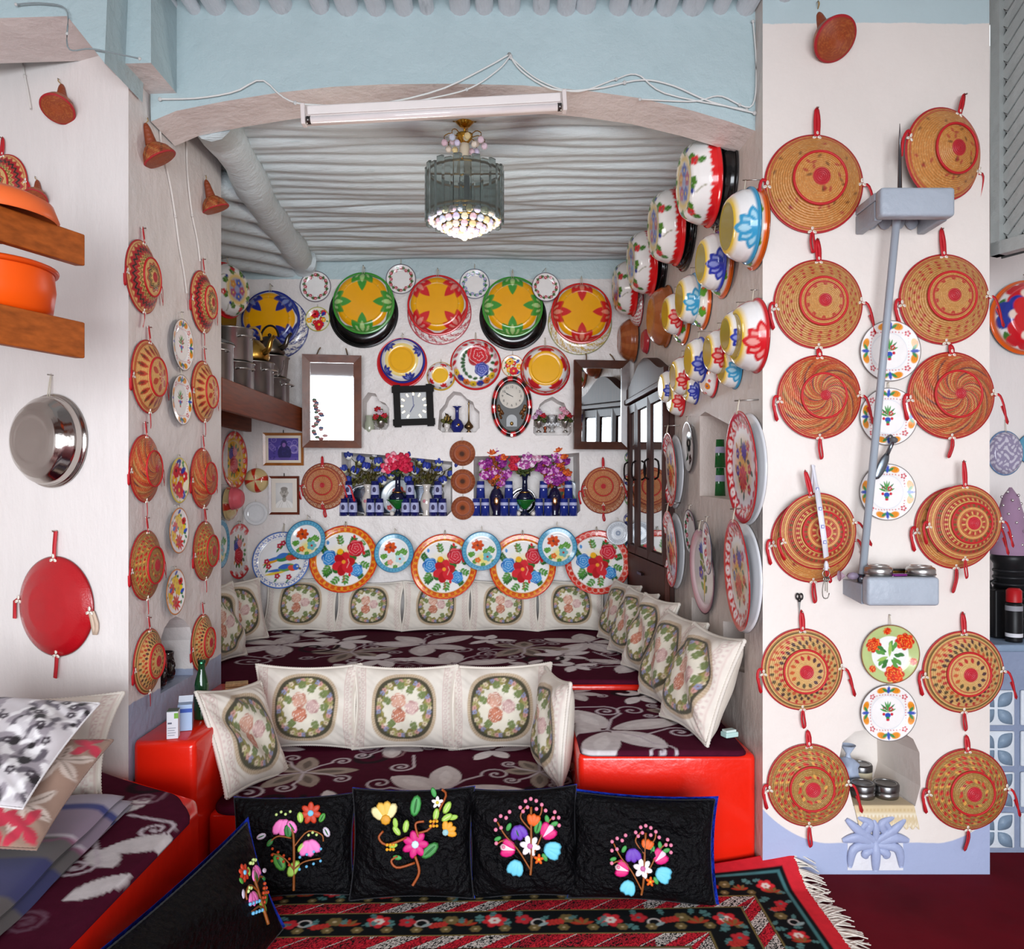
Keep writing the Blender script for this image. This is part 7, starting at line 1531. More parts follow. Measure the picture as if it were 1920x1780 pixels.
# ------------------------------------------------------------------ small things in the wall niches
def nb(px, py, depth): # a spot on the floor of a niche of the back wall, depth behind the wall face
    p = BACK.hit(px, py); z = None; return p
def on_floor(px, zf, dep): Y = YB + dep; return Vector(((px - CX) / F * Y, Y, zf))
ZB = BACK.hit(0, 968).z + 0.0015; ZS = BACK.hit(0, 811).z + 0.0015
def vase(prof, col, p, lab, matn='glazed', n=28, group=None, parts=(), nm='vase'): return turned(nm, prof, col, matn, p, lab, 'vase', n, group, parts)
def blossoms(o, pts, cols, rad, kind, leafc='#3c4a1e'):
    """stems, leaves and separate blossoms growing out of the vase mouth"""
    r = np.random.RandomState(int(abs(pts[0][0] * 1000)) % 1000 + 5); m = MB(); top = pts[0]
    for x, y, z in pts[1:]: m.add(tube(smoothpath([(0, 0, top[2]), (x * 0.4, y * 0.4, top[2] + (z - top[2]) * 0.6), (x, y, z)], 6), 0.0025, 4), leafc)
    for i in range(len(pts) * 7):
        x, y, z = pts[1 + i % (len(pts) - 1)]; f = 0.25 + 0.65 * r.rand()
        m.add(sphere((0.024, 0, 0), (0.026, 0.014, 0.003), 6, 3), leafc if i % 3 else '#5a5a24', Tm(x * f + r.randn() * 0.01, y * f, top[2] + (z - top[2]) * f) @ Matrix.Rotation(r.rand() * 6, 4, 'Z') @ Matrix.Rotation(r.rand() * 2 - 1, 4, 'Y') @ Matrix.Rotation(1.2, 4, 'X'))
    m.build('foliage', 'petal', o)
    for i, (x, y, z) in enumerate(pts[1:]):
        b = MB(); c, c2 = cols[i % len(cols)]
        M0 = Tm(x, y, z) @ (Matrix.Rotation((r.rand() - 0.5) * 1.2, 4, 'Y') if kind == 'cup' else Matrix.Rotation((r.rand() - 0.5) * 1.4, 4, 'Y') @ Matrix.Rotation(0.75 + 0.6 * r.rand(), 4, 'X')) @ Matrix.Rotation(r.rand() * 6, 4, 'Z')
        if kind == 'cup':
            for k in range(5): b.add(sphere((0.5, 0, 0.35), (0.45, 0.5, 0.75), 7, 5), c, M0 @ Matrix.Rotation(k * 1.257, 4, 'Z') @ Matrix.Scale(rad, 4)); 
            b.add(sphere((0, 0, -0.2), (0.75, 0.75, 0.6), 8, 5), c2, M0 @ Matrix.Scale(rad, 4))
        else:
            for L in range(3):
                for k in range(6 - L): b.add(sphere((0.55 - 0.16 * L, 0, 0.12 + 0.22 * L), (0.5 - 0.08 * L, 0.36, 0.12), 7, 4), c if (k + L) % 2 else c2, M0 @ Matrix.Rotation(k * 6.283 / (6 - L) + L, 4, 'Z') @ Matrix.Rotation(-0.5 - 0.3 * L, 4, 'Y') @ Matrix.Scale(rad, 4))
        b.build('blossom', 'petal', o)
VB = [(0.001, 0), (0.03, 0), (0.032, 0.006), (0.024, 0.02), (0.04, 0.06), (0.045, 0.1), (0.032, 0.14), (0.02, 0.165), (0.024, 0.19), (0.034, 0.215), (0.03, 0.216), (0.019, 0.19), (0.015, 0.165), (0.001, 0.16)]
r0 = np.random.RandomState(21)
for px, lab, sx in ((690, 'pale vase of blue and white flowers at the left of the left niche', -0.01), (800, 'pale vase of blue and white flowers at the right of the left niche', 0.0)):
    o = vase(VB, '#cfc6bd', on_floor(px, ZB, 0.06), lab, parts=(('rose_decal', sphere((-0.012, -0.042, 0.1), (0.012, 0.004, 0.012), 8, 4), '#c87a88', 'petal'),))
    pts = [(0, 0, 0.2)]
    for k in range(13):
        t = k / 12; a = math.pi * (0.02 + 0.96 * t); q = 0.15 + 0.06 * (k % 3) - 0.03
        pts.append((sx + math.cos(a) * q * 1.0, -0.035 + 0.03 * (k % 2), 0.2 + math.sin(a) * q * 0.85 + 0.03))
    blossoms(o, pts, [('#2a3a9a', '#e6e6da'), ('#34449f', '#d8d8a8'), ('#27347f', '#eceae4')], 0.034, 'cup', '#4a4018')
TALL = [(a_, b_ * 0.8) for a_, b_ in [(0.001, 0), (0.04, 0), (0.042, 0.008), (0.02, 0.03), (0.012, 0.05), (0.016, 0.06), (0.03, 0.09), (0.06, 0.135), (0.062, 0.16), (0.035, 0.2), (0.02, 0.225), (0.017, 0.3), (0.022, 0.34), (0.04, 0.355), (0.037, 0.358), (0.015, 0.335), (0.012, 0.23), (0.001, 0.22)]]
def goblet_parts(): return (('green_bowl', lathe([(0.014, 0.045), (0.024, 0.055), (0.066, 0.1), (0.08, 0.11), (0.062, 0.105), (0.022, 0.06)], 24), '#1a6a26', 'glazed'), ('gold_band', torus(0.036, 0.006, 24, 6, 0.16), '#b98a4a', 'gold'))
o = vase(TALL, '#111634', on_floor(746, ZB, 0.05), 'tall dark blue vase with a red peony in the middle of the left niche', parts=goblet_parts())
blossoms(o, [(0, 0, 0.27), (0.0, -0.06, 0.335), (-0.055, -0.04, 0.32), (0.055, -0.05, 0.325), (-0.03, -0.05, 0.375), (0.045, -0.04, 0.37)], [('#d8204a', '#b81438'), ('#e0355a', '#f0a0b0')], 0.066, 'rose')
o = vase(TALL, '#111634', on_floor(984, ZB, 0.05), 'tall dark blue vase with mauve flowers in the middle of the right niche', parts=goblet_parts())
blossoms(o, [(0, 0, 0.27), (0.0, -0.04, 0.335), (-0.035, -0.04, 0.34), (0.05, -0.05, 0.345), (0.02, -0.05, 0.385), (-0.07, -0.04, 0.37), (-0.075, -0.04, 0.33), (0.078, -0.03, 0.38)], [('#b04a9a', '#e6c0dc'), ('#a83a90', '#eed8e8'), ('#b85aa4', '#f0dce8'), ('#a24494', '#e6c0dc'), ('#d02a44', '#b81c34'), ('#d02a44', '#b81c34'), ('#c98aa8', '#e8d0dc')], 0.05, 'rose')
DV = [(0.001, 0), (0.028, 0), (0.03, 0.008), (0.026, 0.02), (0.046, 0.08), (0.05, 0.13), (0.036, 0.17), (0.018, 0.19), (0.022, 0.21), (0.04, 0.225), (0.036, 0.226), (0.016, 0.2), (0.001, 0.19)]
for px, lab in ((931, 'dark blue vase of magenta blossoms at the left of the right niche'), (1040, 'dark blue vase of magenta blossoms at the right of the right niche')):
    o = vase(DV, '#1c1838', on_floor(px, ZB, 0.05), lab, parts=(('gilt_decal', sphere((0, -0.047, 0.1), (0.02, 0.005, 0.03), 8, 5), '#a97a5a', 'gold'),))
    pts = [(0, 0, 0.21)]
    for k in range(24):
        a = r0.rand() * 6.28; q = math.sqrt(r0.rand()); pts.append((math.cos(a) * q * 0.105, -0.04 + 0.05 * r0.rand(), 0.335 + math.sin(a) * q * 0.125))
    blossoms(o, pts, [('#962a8c', '#d890cc'), ('#9c3090', '#7a1c78'), ('#c2441e', '#e0702a'), ('#a42c90', '#e2b0d8')], 0.044, 'rose', '#a04a1c')
# tumblers in pyramids of three
TUM = [(0.001, 0), (0.027, 0), (0.03, 0.115), (0.028, 0.115), (0.025, 0.006), (0.001, 0.006)]
TUM = [(0.001, 0), (0.031, 0), (0.026, 0.118), (0.001, 0.118)]
def tumbler(p, lab, grp, c, band):
    o = turned('glass_tumbler', TUM, c, 'glazed', p, lab, 'glass', 20, grp); one('label_band', lathe([(0.0305, 0.025 if band < 2 else 0.07), (0.0277, 0.09)] if band else [(0.0282, 0.072), (0.0276, 0.092)], 20), '#aeb2d6' if band < 2 else '#c9cad8', 'paper', o)
    if band == 1: one('band_motif', sphere((0.0, -0.0285, 0.058), (0.012, 0.002, 0.02), 8, 5), '#2a2050', 'paper', o)
for nm, grp, xs, band in (('left niche', 'blue tumblers in the left niche', ((653, 'far left'), (703, 'left middle'), (769, 'right middle'), (821, 'far right')), 1), ('right niche', 'blue tumblers in the right niche', ((901, 'far left'), (968 - 14, 'left middle'), (1019, 'right middle'), (1066, 'far right')), 0)):
    for cx, pos in xs:
        c = '#171d62' if band else '#1f2f82'
        tumbler(on_floor(cx - 8.5, ZB, 0.012), 'blue tumbler at the lower left of the %s pyramid in the %s' % (pos, nm), grp, c, band); tumbler(on_floor(cx + 8.7, ZB, 0.012), 'blue tumbler at the lower right of the %s pyramid in the %s' % (pos, nm), grp, c, band)
        tumbler(on_floor(cx, ZB + 0.1195, 0.012), 'blue tumbler on top of the %s pyramid in the %s' % (pos, nm), grp, c, band)
# trays that stand at the back of the niches
def d_tulip(a):
    a.flower(0, 0.2, 0.4, 5, '#c9402a', '#e8a02a'); a.lens(-0.6, -0.1, 0.6, 0.7, 0.14, '#2a6a4a'); a.lens(0.6, -0.1, 2.5, 0.7, 0.14, '#2a6a4a'); a.flower(-0.5, -0.6, 0.16, 5, '#c83a3a'); a.put(a.ss(a.R - 0.96), '#5a7a8a')
def leaning(nm, key, prof, art, px, zc, r, dep, lab, cat, base='#dfe6ea', matn='enamel', sx=1.0):
    me = printed(key, nm, prof[0], prof[1], art, base, 30, 90, matn); o = link(nm, me, None, BACK.mat(Vector(((px - CX) / F * (YB + dep), YB + dep, ZB + r * math.cos(0.12) + 0.002)), 0, -0.12) @ Matrix.Diagonal((r * sx, r, r, 1))); tag(o, lab, cat); return o
leaning('enamel_plate', 'p_tulip', PLATE, d_tulip, 748, 0, 0.125, 0.15, 'pale plate with a red tulip leaning behind the tall vase of the left niche', 'plate')
leaning('enamel_plate', 'p_tulip', PLATE, d_tulip, 1058, 0, 0.125, 0.15, 'pale plate with a red tulip leaning in the right end of the right niche', 'plate')
leaning('steel_tray', 'p_steel', TRAY, lambda a: a.ring(0.8, 0.86, '#8a8a90'), 980, 0, 0.095, 0.14, 'round steel tray leaning behind the tall vase of the right niche', 'tray', '#9a9aa0', 'polished_steel')
def stray():
    w_, h_ = 0.64, 0.2; pl = [(w_ / 2 * (abs(math.cos(t)) ** 0.35) * np.sign(math.cos(t)), h_ / 2 * (abs(math.sin(t)) ** 0.4) * np.sign(math.sin(t))) for t in np.linspace(0, 2 * math.pi, 49)[:-1]]
    o = root('silver_tray', BACK.mat(Vector(((745 - CX) / F * (YB + 0.17), YB + 0.165, ZB + h_ / 2 + 0.008)), 0, -0.1), 'long silver tray with a beaded edge leaning at the back of the left niche', 'tray')
    one('tray_plate', prism(pl, 0, 0.008), '#8f9aaa', 'polished_steel', o, False); one('beaded_edge', tube([(x, y, 0.012) for x, y in pl + pl[:1]], 0.008 + 0.004 * (np.arange(49) % 2), 7), '#c9c9cc', 'metal', o)
stray()
for px, lab in ((735, 'small clear glass ball left of the dark vase foot in the left niche'), (758, 'small clear glass ball right of the dark vase foot in the left niche'), (972, 'small clear glass ball left of the dark vase foot in the right niche'), (1000, 'small clear glass ball right of the dark vase foot in the right niche')):
    o = turned('glass_ball', [(0.001, 0), (0.012, 0.003), (0.019, 0.016), (0.012, 0.03), (0.001, 0.033)], '#d8cfc8', 'glazed', on_floor(px, ZB, 0.01), lab, 'ornament', 10, 'small glass balls in the niches')
turned('blue_ball', [(0.001, 0), (0.016, 0.004), (0.025, 0.025), (0.016, 0.046), (0.001, 0.05)], '#7a9ad0', 'glazed', on_floor(968, ZB + 0.033, 0.03), 'light blue ball in the right niche next to the green glass bowl', 'ornament', 18)
# small niches
def sf(px, dep): return on_floor(px, ZS, dep)
vase([(0.001, 0), (0.03, 0), (0.036, 0.02), (0.034, 0.06), (0.024, 0.085), (0.028, 0.115), (0.026, 0.116), (0.02, 0.085), (0.001, 0.08)], '#a9ad98', sf(693, 0.03), 'pale green vase in the small left niche')
def cup(px, dep, lab, cols, zz=ZS):
    o = turned('silver_cup', [(0.001, 0), (0.02, 0), (0.021, 0.005), (0.006, 0.016), (0.006, 0.028), (0.02, 0.04), (0.03, 0.07), (0.031, 0.085), (0.028, 0.085), (0.001, 0.05)], '#d4d0ca', 'metal', on_floor(px, zz, dep), lab, 'cup', 24, None, (('handle', tube(smoothpath([(-0.028, 0, 0.075), (-0.045, 0, 0.07), (-0.04, 0, 0.045), (-0.022, 0, 0.04)], 8), 0.003, 5), '#d4d0ca', 'metal'), ('handle', tube(smoothpath([(0.028, 0, 0.075), (0.045, 0, 0.07), (0.04, 0, 0.045), (0.022, 0, 0.04)], 8), 0.003, 5), '#d4d0ca', 'metal')))
    blossoms(o, [(0, 0, 0.08), (-0.025, -0.02, 0.1), (0.026, -0.02, 0.105), (0.0, -0.03, 0.125), (-0.02, 0.0, 0.15)], cols, 0.03, 'rose')
cup(714, 0.03, 'small silver cup of red roses in the small left niche', [('#c8202c', '#9a1420'), ('#d0283a', '#a01424'), ('#c8a0b4', '#d8c0cc')])
cup(1010, 0.03, 'small silver cup of mauve flowers at the left of the small right niche', [('#b88ab0', '#d8b8d0'), ('#c02030', '#a01828'), ('#b080a8', '#d0a8c8')])
cup(1060, 0.03, 'small silver cup of red and pink roses at the right of the small right niche', [('#d890a8', '#e8b8c4'), ('#b81c28', '#9a1420'), ('#d8889c', '#e0a8b8')])
vase([(0.001, 0), (0.026, 0), (0.028, 0.006), (0.045, 0.03), (0.047, 0.05), (0.034, 0.078), (0.014, 0.095), (0.012, 0.15), (0.016, 0.168), (0.034, 0.178), (0.03, 0.18), (0.01, 0.16), (0.001, 0.15)], '#1d2670', sf(857, 0.04), 'blue round bellied vase in the small middle niche', parts=(('gold_spots', sphere((0.012, -0.044, 0.05), (0.012, 0.005, 0.01), 8, 4), '#b98a3a', 'gold'),))
vase([(0.001, 0), (0.022, 0), (0.01, 0.012), (0.008, 0.018), (0.03, 0.034), (0.031, 0.046), (0.012, 0.07), (0.006, 0.085), (0.005, 0.19), (0.008, 0.196), (0.003, 0.215), (0.001, 0.22)], '#8a7250', sf(879, 0.04), 'slender brass sprinkler bottle in the small middle niche', 'metal', nm='sprinkler_bottle')
o = vase([(0.001, 0), (0.02, 0), (0.008, 0.015), (0.02, 0.03), (0.024, 0.06), (0.02, 0.062), (0.001, 0.04)], '#d8d0ca', sf(838, 0.035), 'tiny white cup with a gold sprig in the small middle niche'); blossoms(o, [(0, 0, 0.05), (-0.01, -0.005, 0.09), (0.006, 0, 0.105), (0.012, -0.01, 0.085)], [('#a8843a', '#c8a45a')], 0.014, 'cup', '#3a2a1a')
o = turned('crystal_bowl', [(0.001, 0), (0.02, 0), (0.024, 0.005), (0.008, 0.02), (0.03, 0.035), (0.045, 0.05), (0.04, 0.06), (0.036, 0.1), (0.04, 0.118), (0.036, 0.118), (0.001, 0.06)], '#cfd2d4', 'glass', sf(1035, 0.04), 'cut glass bowl with a beaded belt in the middle of the small right niche', 'bowl', 16); 
m = MB()
for k in range(22): t = k * 0.2856; m.add(sphere((0.046 * math.cos(t), 0.046 * math.sin(t), 0.05 + 0.008 * (k % 2)), 0.009, 6, 4), '#e4e6e8')
m.build('bead_belt', 'glazed', o)
vase([(0.001, 0), (0.014, 0), (0.006, 0.012), (0.012, 0.03), (0.006, 0.05), (0.01, 0.09), (0.005, 0.12), (0.001, 0.125)], '#7a3a24', sf(1022, 0.05), 'thin red brown bottle in the small right niche', 'metal', nm='small_bottle')
# right wall niche with green glasses, glass bowls lower down
for a_, zz, lab in ((0, 0, 'green tumbler at the lower left of the right wall niche'), (1, 0, 'green tumbler at the lower right of the right wall niche'), (0, 1, 'green tumbler at the upper left of the right wall niche'), (1, 1, 'green tumbler at the upper right of the right wall niche')):
    q = ALCR.hit(1330 + 16 * a_, 932, -0.1); zf = min(pz for _, pz in n1) + 0.012
    o = turned('green_tumbler', [(0.001, 0), (0.034, 0), (0.029, 0.135), (0.001, 0.135)], '#14602c', 'glazed', Vector((q.x + 0.045 * (1 - a_), q.y - 0.02 * a_, zf + zz * 0.137)), lab, 'glass', 20, 'green tumblers in the right wall niche'); one('label_band', lathe([(0.0325, 0.07), (0.0312, 0.1)], 20), '#a9a4c0', 'paper', o)
for hx, hy, poly, lab in ((1312, 1235, n2, 'clear glass jar in the small low niche near the wardrobe'), (1376, 1255, n3, 'clear glass jar in the small low niche near the front corner')):
    zf = min(pz for _, pz in poly) + 0.012; q = ALCR.hit(hx, hy, -0.08); o = turned('glass_jar', [(0.001, 0), (0.035, 0), (0.045, 0.02), (0.045, 0.07), (0.03, 0.09), (0.035, 0.1), (0.001, 0.1)], '#b9bec0', 'glazed', Vector((q.x, q.y, zf)), lab, 'jar', 20); one('jar_lid', lathe([(0.036, 0.1), (0.034, 0.112), (0.001, 0.116)], 20), '#8a8c8e', 'metal', o)
# ------------------------------------------------------------------ wardrobe set in the right wall, with mirrored doors
def wardrobe():
    a0, a1 = 0.1, 1.13; z0w, z1w = 0.82, 2.2
    M = ALCR.mat(ALCR.at(0, 0, 0.0)); o = root('wardrobe', M, 'dark carved wooden wardrobe with mirrored doors set in the right wall', 'wardrobe')
    B = lambda nm, g, c, mt='wood', p=None: one(nm, g, c, mt, p or o, False)
    B('carcass', box(a0, a1, z0w, z1w - 0.12, 0.002, 0.03), '#3a1d16'); B('base_drawer', bbox(a0 - 0.02, a1 + 0.02, z0w - 0.02, z0w + 0.2, 0.031, 0.06, 0.006), '#4a241a')
    B('drawer_handle', box(0.5, 0.62, z0w + 0.1, z0w + 0.115, 0.062, 0.08), '#1f1414', 'metal')
    pts = [(a0 - 0.03, z1w - 0.16)] + [(a0 - 0.03 + (a1 - a0 + 0.06) * t, z1w - 0.1 + 0.13 * math.sin(t * math.pi) ** 2) for t in np.linspace(0, 1, 25)] + [(a1 + 0.03, z1w - 0.16)]
    B('carved_cornice', prism(pts, 0.002, 0.07), '#42221b'); B('cornice_moulding', bbox(a0 - 0.03, a1 + 0.03, z1w - 0.2, z1w - 0.165, 0.031, 0.085, 0.008), '#42221b')
    for k, (x0, x1) in enumerate(((a0 + 0.01, 0.36), (0.37, 0.73), (0.74, a1 - 0.01))):
        d = root('x', I4, 'x', 'x'); bpy.data.objects.remove(d)
        dr = B('door', box(x0, x1, z0w + 0.21, z1w - 0.21, 0.031, 0.045), '#42221b')
        q = frame_bars(x1 - x0, z1w - 0.42 - z0w, 0.05, 0.02, '#3f2019', 'wood', dr, 'door_frame'); q.matrix_local = Tm((x0 + x1) / 2, (z0w + z1w) / 2, 0.045)
        one('mirror_glass', box(x0 + 0.055, x1 - 0.055, z0w + 0.27, z1w - 0.27, 0.046, 0.049), '#d4d8da', 'mirror', dr, False)
        one('door_pull', tube(smoothpath([(x0 + 0.03, 1.5, 0.066), (x0 + 0.03, 1.52, 0.09), (x0 + 0.03, 1.6, 0.09), (x0 + 0.03, 1.62, 0.066)], 8), 0.006, 6), '#151010', 'metal', dr)
wardrobe()
# ------------------------------------------------------------------ chandelier
def chandelier():
    Y = 3.38; p = atY(871, 0, Y); x = p.x; s = Y / F
    zc = lambda py: H - (py - HZ) * s
    o = root('chandelier', Tm(x, Y, 0), 'gilt chandelier with a drum of smoky glass strips and crystal beads', 'chandelier')
    top = 3.0
    one('ceiling_cup', lathe([(0.001, zc(240)), (0.02, zc(238)), (0.045, zc(226)), (0.05, zc(222)), (0.05, top), (0.001, top)], 32), '#c99a3c', 'gold', o)
    one('hanging_rod', tube([(0, 0, zc(238)), (0, 0, zc(262))], 0.005, 8), '#c99a3c', 'gold', o)
    one('crown', lathe([(0.001, zc(250)), (0.02, zc(252)), (0.036, zc(253)), (0.032, zc(262)), (0.018, zc(268)), (0.016, zc(275)), (0.001, zc(276))], 24), '#c99a3c', 'gold', o)
    one('glass_stem', lathe([(0.018, zc(270)), (0.022, zc(278)), (0.018, zc(292)), (0.026, zc(300)), (0.03, zc(308)), (0.034, zc(322)), (0.02, zc(330)), (0.001, zc(331))], 20), '#c9bba4', 'glazed', o)
    BC = ['#e8d0dc', '#d8cfe8', '#e8e2c0', '#e6d8c8', '#e2c2ce', '#d0d8ea', '#e8d29a']
    def bead(q, r, i): o2 = link('crystal_bead', BM[i % 7], o, Tm(*q) @ Matrix.Scale(r, 4))
    BM = []
    for c in BC:
        b = one('crystal_bead', sphere((0, 0, 0), 1.0, 8, 6), c, 'glazed', None, False); BM.append(b.data); bpy.data.objects.remove(b)
    for k in range(8):
        a = k * math.pi / 4 + 0.2; c_, s_ = math.cos(a), math.sin(a); R = 0.085
        one('gilt_arm', tube(smoothpath([(0.03 * c_, 0.03 * s_, zc(257)), (0.06 * c_, 0.06 * s_, zc(252)), (R * c_, R * s_, zc(258)), (R * c_, R * s_, zc(264))], 8), 0.0022, 5), '#b98a3c', 'gold', o)
        bead((R * c_, R * s_, zc(271)), 0.0145, k); bead((R * 0.6 * c_, R * 0.6 * s_, zc(268 + 8 * (k % 2))), 0.0135, k + 3)
    R = 0.162; z0, z1 = zc(420), zc(322)
    one('drum_ring', torus(R - 0.012, 0.005, 48, 6, z1 - 0.01), '#b98a3c', 'gold', o); one('drum_ring', torus(R - 0.012, 0.005, 48, 6, z0 + 0.045), '#b98a3c', 'gold', o)
    pr = one('glass_strip', prism([(-0.019, -0.004), (0.019, -0.004), (0.013, 0.005), (-0.013, 0.005)], 0, 1), '#aab4b1', 'smoked_glass', None, False); me = pr.data; bpy.data.objects.remove(pr)
    for k in range(26):
        a = k * 2 * math.pi / 26; up = 0.012 * (k % 2)
        link('glass_strip', me, o, Tm(R * math.cos(a), R * math.sin(a), z0 + up) @ Matrix.Rotation(a - math.pi / 2, 4, 'Z') @ Matrix.Diagonal((1, 1, z1 - z0, 1)))
    for a in (0, math.pi / 2): one('cross_bar', tube([(-R * math.cos(a), -R * math.sin(a), z1 - 0.01), (R * math.cos(a), R * math.sin(a), z1 - 0.01)], 0.004, 6), '#b98a3c', 'gold', o)
    one('lamp_holder', lathe([(0.001, zc(331)), (0.022, zc(333)), (0.024, zc(370)), (0.012, zc(390)), (0.001, zc(391))], 16), '#26241f', 'plastic', o)
    i = 0
    for rr, zz, n in ((0.143, zc(412), 26), (0.112, zc(421), 20), (0.08, zc(429), 14), (0.05, zc(435), 9), (0.022, zc(439), 5), (0.0, zc(445), 1)):
        for k in range(n):
            a = k * 2 * math.pi / n + rr * 9; bead((rr * math.cos(a), rr * math.sin(a), zz), 0.0155, i); i += 1 + (k % 3 == 0)
    m = MB()
    for rr, zz in ((0.143, zc(410)), (0.112, zc(419)), (0.08, zc(427)), (0.05, zc(433))): m.add(torus(rr, 0.003, 40, 5, zz + 0.008), '#b98a3c')
    for k in range(4): a = k * math.pi / 2; m.add(tube([(0.15 * math.cos(a), 0.15 * math.sin(a), z0 + 0.045), (0.1 * math.cos(a), 0.1 * math.sin(a), zc(420)), (0.02 * math.cos(a), 0.02 * math.sin(a), zc(438))], 0.003, 5), '#b98a3c')
    m.build('bead_rings', 'gold', o)
chandelier()
# ------------------------------------------------------------------ fluorescent fitting and the loose cables on the beam
def fluo():
    a, b = atY(566, 216, 3.0), atY(1062, 190, 3.0); d = b - a; L = d.length; ang = math.atan2(d.z, d.x)
    M = Matrix.Translation((a + b) / 2) @ Matrix.Rotation(-ang, 4, 'Y'); o = root('tube_light', M, 'white fluorescent tube fitting fixed slantwise under the arch', 'lamp')
    one('batten', bbox(-L / 2, L / 2, 0.012, 0.07, -0.012, 0.042, 0.004), '#e4dad6', 'plastic', o, False); one('batten_lid', bbox(-L / 2 + 0.02, L / 2 - 0.02, 0.004, 0.012, 0.004, 0.036, 0.003), '#eee6e2', 'plastic', o, False)
    one('fluorescent_tube', tube([(-L / 2 + 0.02, -0.008, -0.024), (L / 2 - 0.02, -0.008, -0.024)], 0.014, 14), '#efe6e4', 'glazed', o)
    for sx in (-1, 1): one('end_cap', bbox(sx * (L / 2 - 0.008) - 0.008, sx * (L / 2 - 0.008) + 0.008, -0.022, 0.014, -0.042, 0.036, 0.003), '#e6dcd8', 'plastic', o, False); one('metal_collar', tube([(sx * (L / 2 - 0.035), -0.008, -0.024), (sx * (L / 2 - 0.02), -0.008, -0.024)], 0.0152, 14), '#6a6664', 'metal', o)
fluo()
def cable(px, Y, r, lab, c='#dfe0dc', n=30):
    P = smoothpath([atY(x, y, Y)[:] for x, y in px], n); o = one('electric_cable', tube(P, r, 6), c, 'plastic'); tag(o, lab, 'cable')
    ed = MB()
    for q in (P[0], P[len(P) // 2], P[-1]): ed.add(sphere((q[0], q[1], q[2]), (r * 2.4, r * 1.6, r * 2.4), 8, 5), '#c9c9c6')
    ed.build('cable_clip', 'plastic', o)
YF = 3.068
cable([(300, 186), (370, 184), (440, 172), (490, 150), (530, 182), (575, 196), (700, 196), (820, 170), (905, 130), (955, 102)], YF, 0.0035, 'white cable that sags along the left half of the beam to its middle peak')
cable([(955, 102), (980, 135), (1040, 168), (1120, 166), (1200, 150), (1260, 160), (1330, 190), (1415, 212)], YF, 0.0035, 'white cable from the middle peak of the beam to the right pillar')
cable([(957, 104), (935, 130), (880, 166), (800, 186), (740, 196)], YF, 0.003, 'thin cable running from the middle peak down to the tube light')
cable([(958, 108), (1010, 150), (1080, 172), (1150, 150), (1195, 140), (1250, 176), (1400, 206)], YF, 0.003, 'thin cable in a loose curve on the right half of the beam')
cable([(1200, 186), (1300, 190), (1350, 180), (1408, 200), (1418, 130), (1412, 40)], YF, 0.003, 'thin cable that climbs beside the right pillar')
cable([(30, 8), (80, 6), (125, 20), (128, 90), (175, 92), (262, 110)], 2.7, 0.0025, 'thin cable stapled across the stepped beam ends at the upper left', '#8f9a9c')
def vcable(fr, px, lab, r=0.004):
    P = smoothpath([fr.hit(x, y, 0.006)[:] for x, y in px], 30); o = one('electric_cable', tube(P, r, 6), '#ded8d2', 'plastic'); tag(o, lab, 'cable'); q = P[len(P) // 2]; one('cable_clip', sphere(q, (r * 1.6, r * 2, r * 2), 8, 5), '#cfc9c4', 'plastic', o)
vcable(JAMB, [(300, 235), (304, 280), (318, 340), (328, 400), (336, 460), (345, 510), (350, 550)], 'white cable down the left jamb, the nearer one')
vcable(JAMB, [(350, 265), (352, 330), (360, 400), (370, 450), (375, 490)], 'white cable down the left jamb, the farther one')
vcable(LEFT, [(30, 20), (36, 80), (46, 140), (52, 170), (58, 205)], 'white cable hanging down the left wall at the top')
# ------------------------------------------------------------------ grey brackets, staff and small things on the pillar
def bracket(name, x0, x1, xb, ytop, ybot, ybb, prot, lab, up):
    Yf = YP - prot; A = [atY(x0, ybot, Yf), atY(x1, ybot, Yf), atY(x1, ytop, Yf), atY(x0, ytop, Yf)]
    z0, z1 = A[0].z, A[2].z; X0, X1 = A[0].x, A[1].x
    o = root(name, I4, lab, 'shelf')
    b = bbox(X0, X1, Yf, Yf + 0.05, z0, z1, 0.012); one('front_lip', b, '#a9b2bd', 'whitewash', o)
    if up:   # seen from below: side cheeks and a board with a scalloped back
        one('top_board', bbox(X0, X1, Yf + 0.051, YP, z1 - 0.03, z1 - 0.002, 0.004), '#a9b2bd', 'whitewash', o)
        for xx in (X0, X1 - 0.03): one('side_cheek', bbox(xx, xx + 0.03, Yf + 0.051, YP, z0 - 0.0, z1 - 0.032, 0.006), '#9ba4ae', 'whitewash', o)
        for k in range(4): xx = X0 + 0.03 + (X1 - X0 - 0.06) * (k + 0.5) / 4; one('scallop', sphere((xx, YP - 0.012, z0 + 0.06), ((X1 - X0) / 9, 0.012, 0.045), 12, 6), '#a2abb5', 'whitewash', o)
    else:
        V, Q, T = prism([(X0, z0), (X1, z0), (X1, z1 - 0.03), (X0, z1 - 0.03)], 0, 1); V = np.stack([V[:, 0], YP - (1 - V[:, 2]) * 0 - V[:, 2] * (prot - 0.051), V[:, 1] + (1 - V[:, 2]) * (z1 - z0) * 0.15 * (V[:, 1] < (z0 + z1) / 2)], 1)
        one('bracket_body', (V, Q[:, ::-1], T[:, ::-1]), '#9aa3b0', 'whitewash', o, False)
    return X0, X1, z0, z1
bx = bracket('wall_bracket', 1652, 1792, 1605, 350, 405, 440, 0.21, 'upper grey plaster bracket shelf, the staff leans through it', True)
lx = bracket('wall_bracket', 1627, 1763, 1586, 1083, 1137, 1105, 0.21, 'lower grey plaster bracket shelf with two tins', False)
zl_ = lx[3] - 0.029
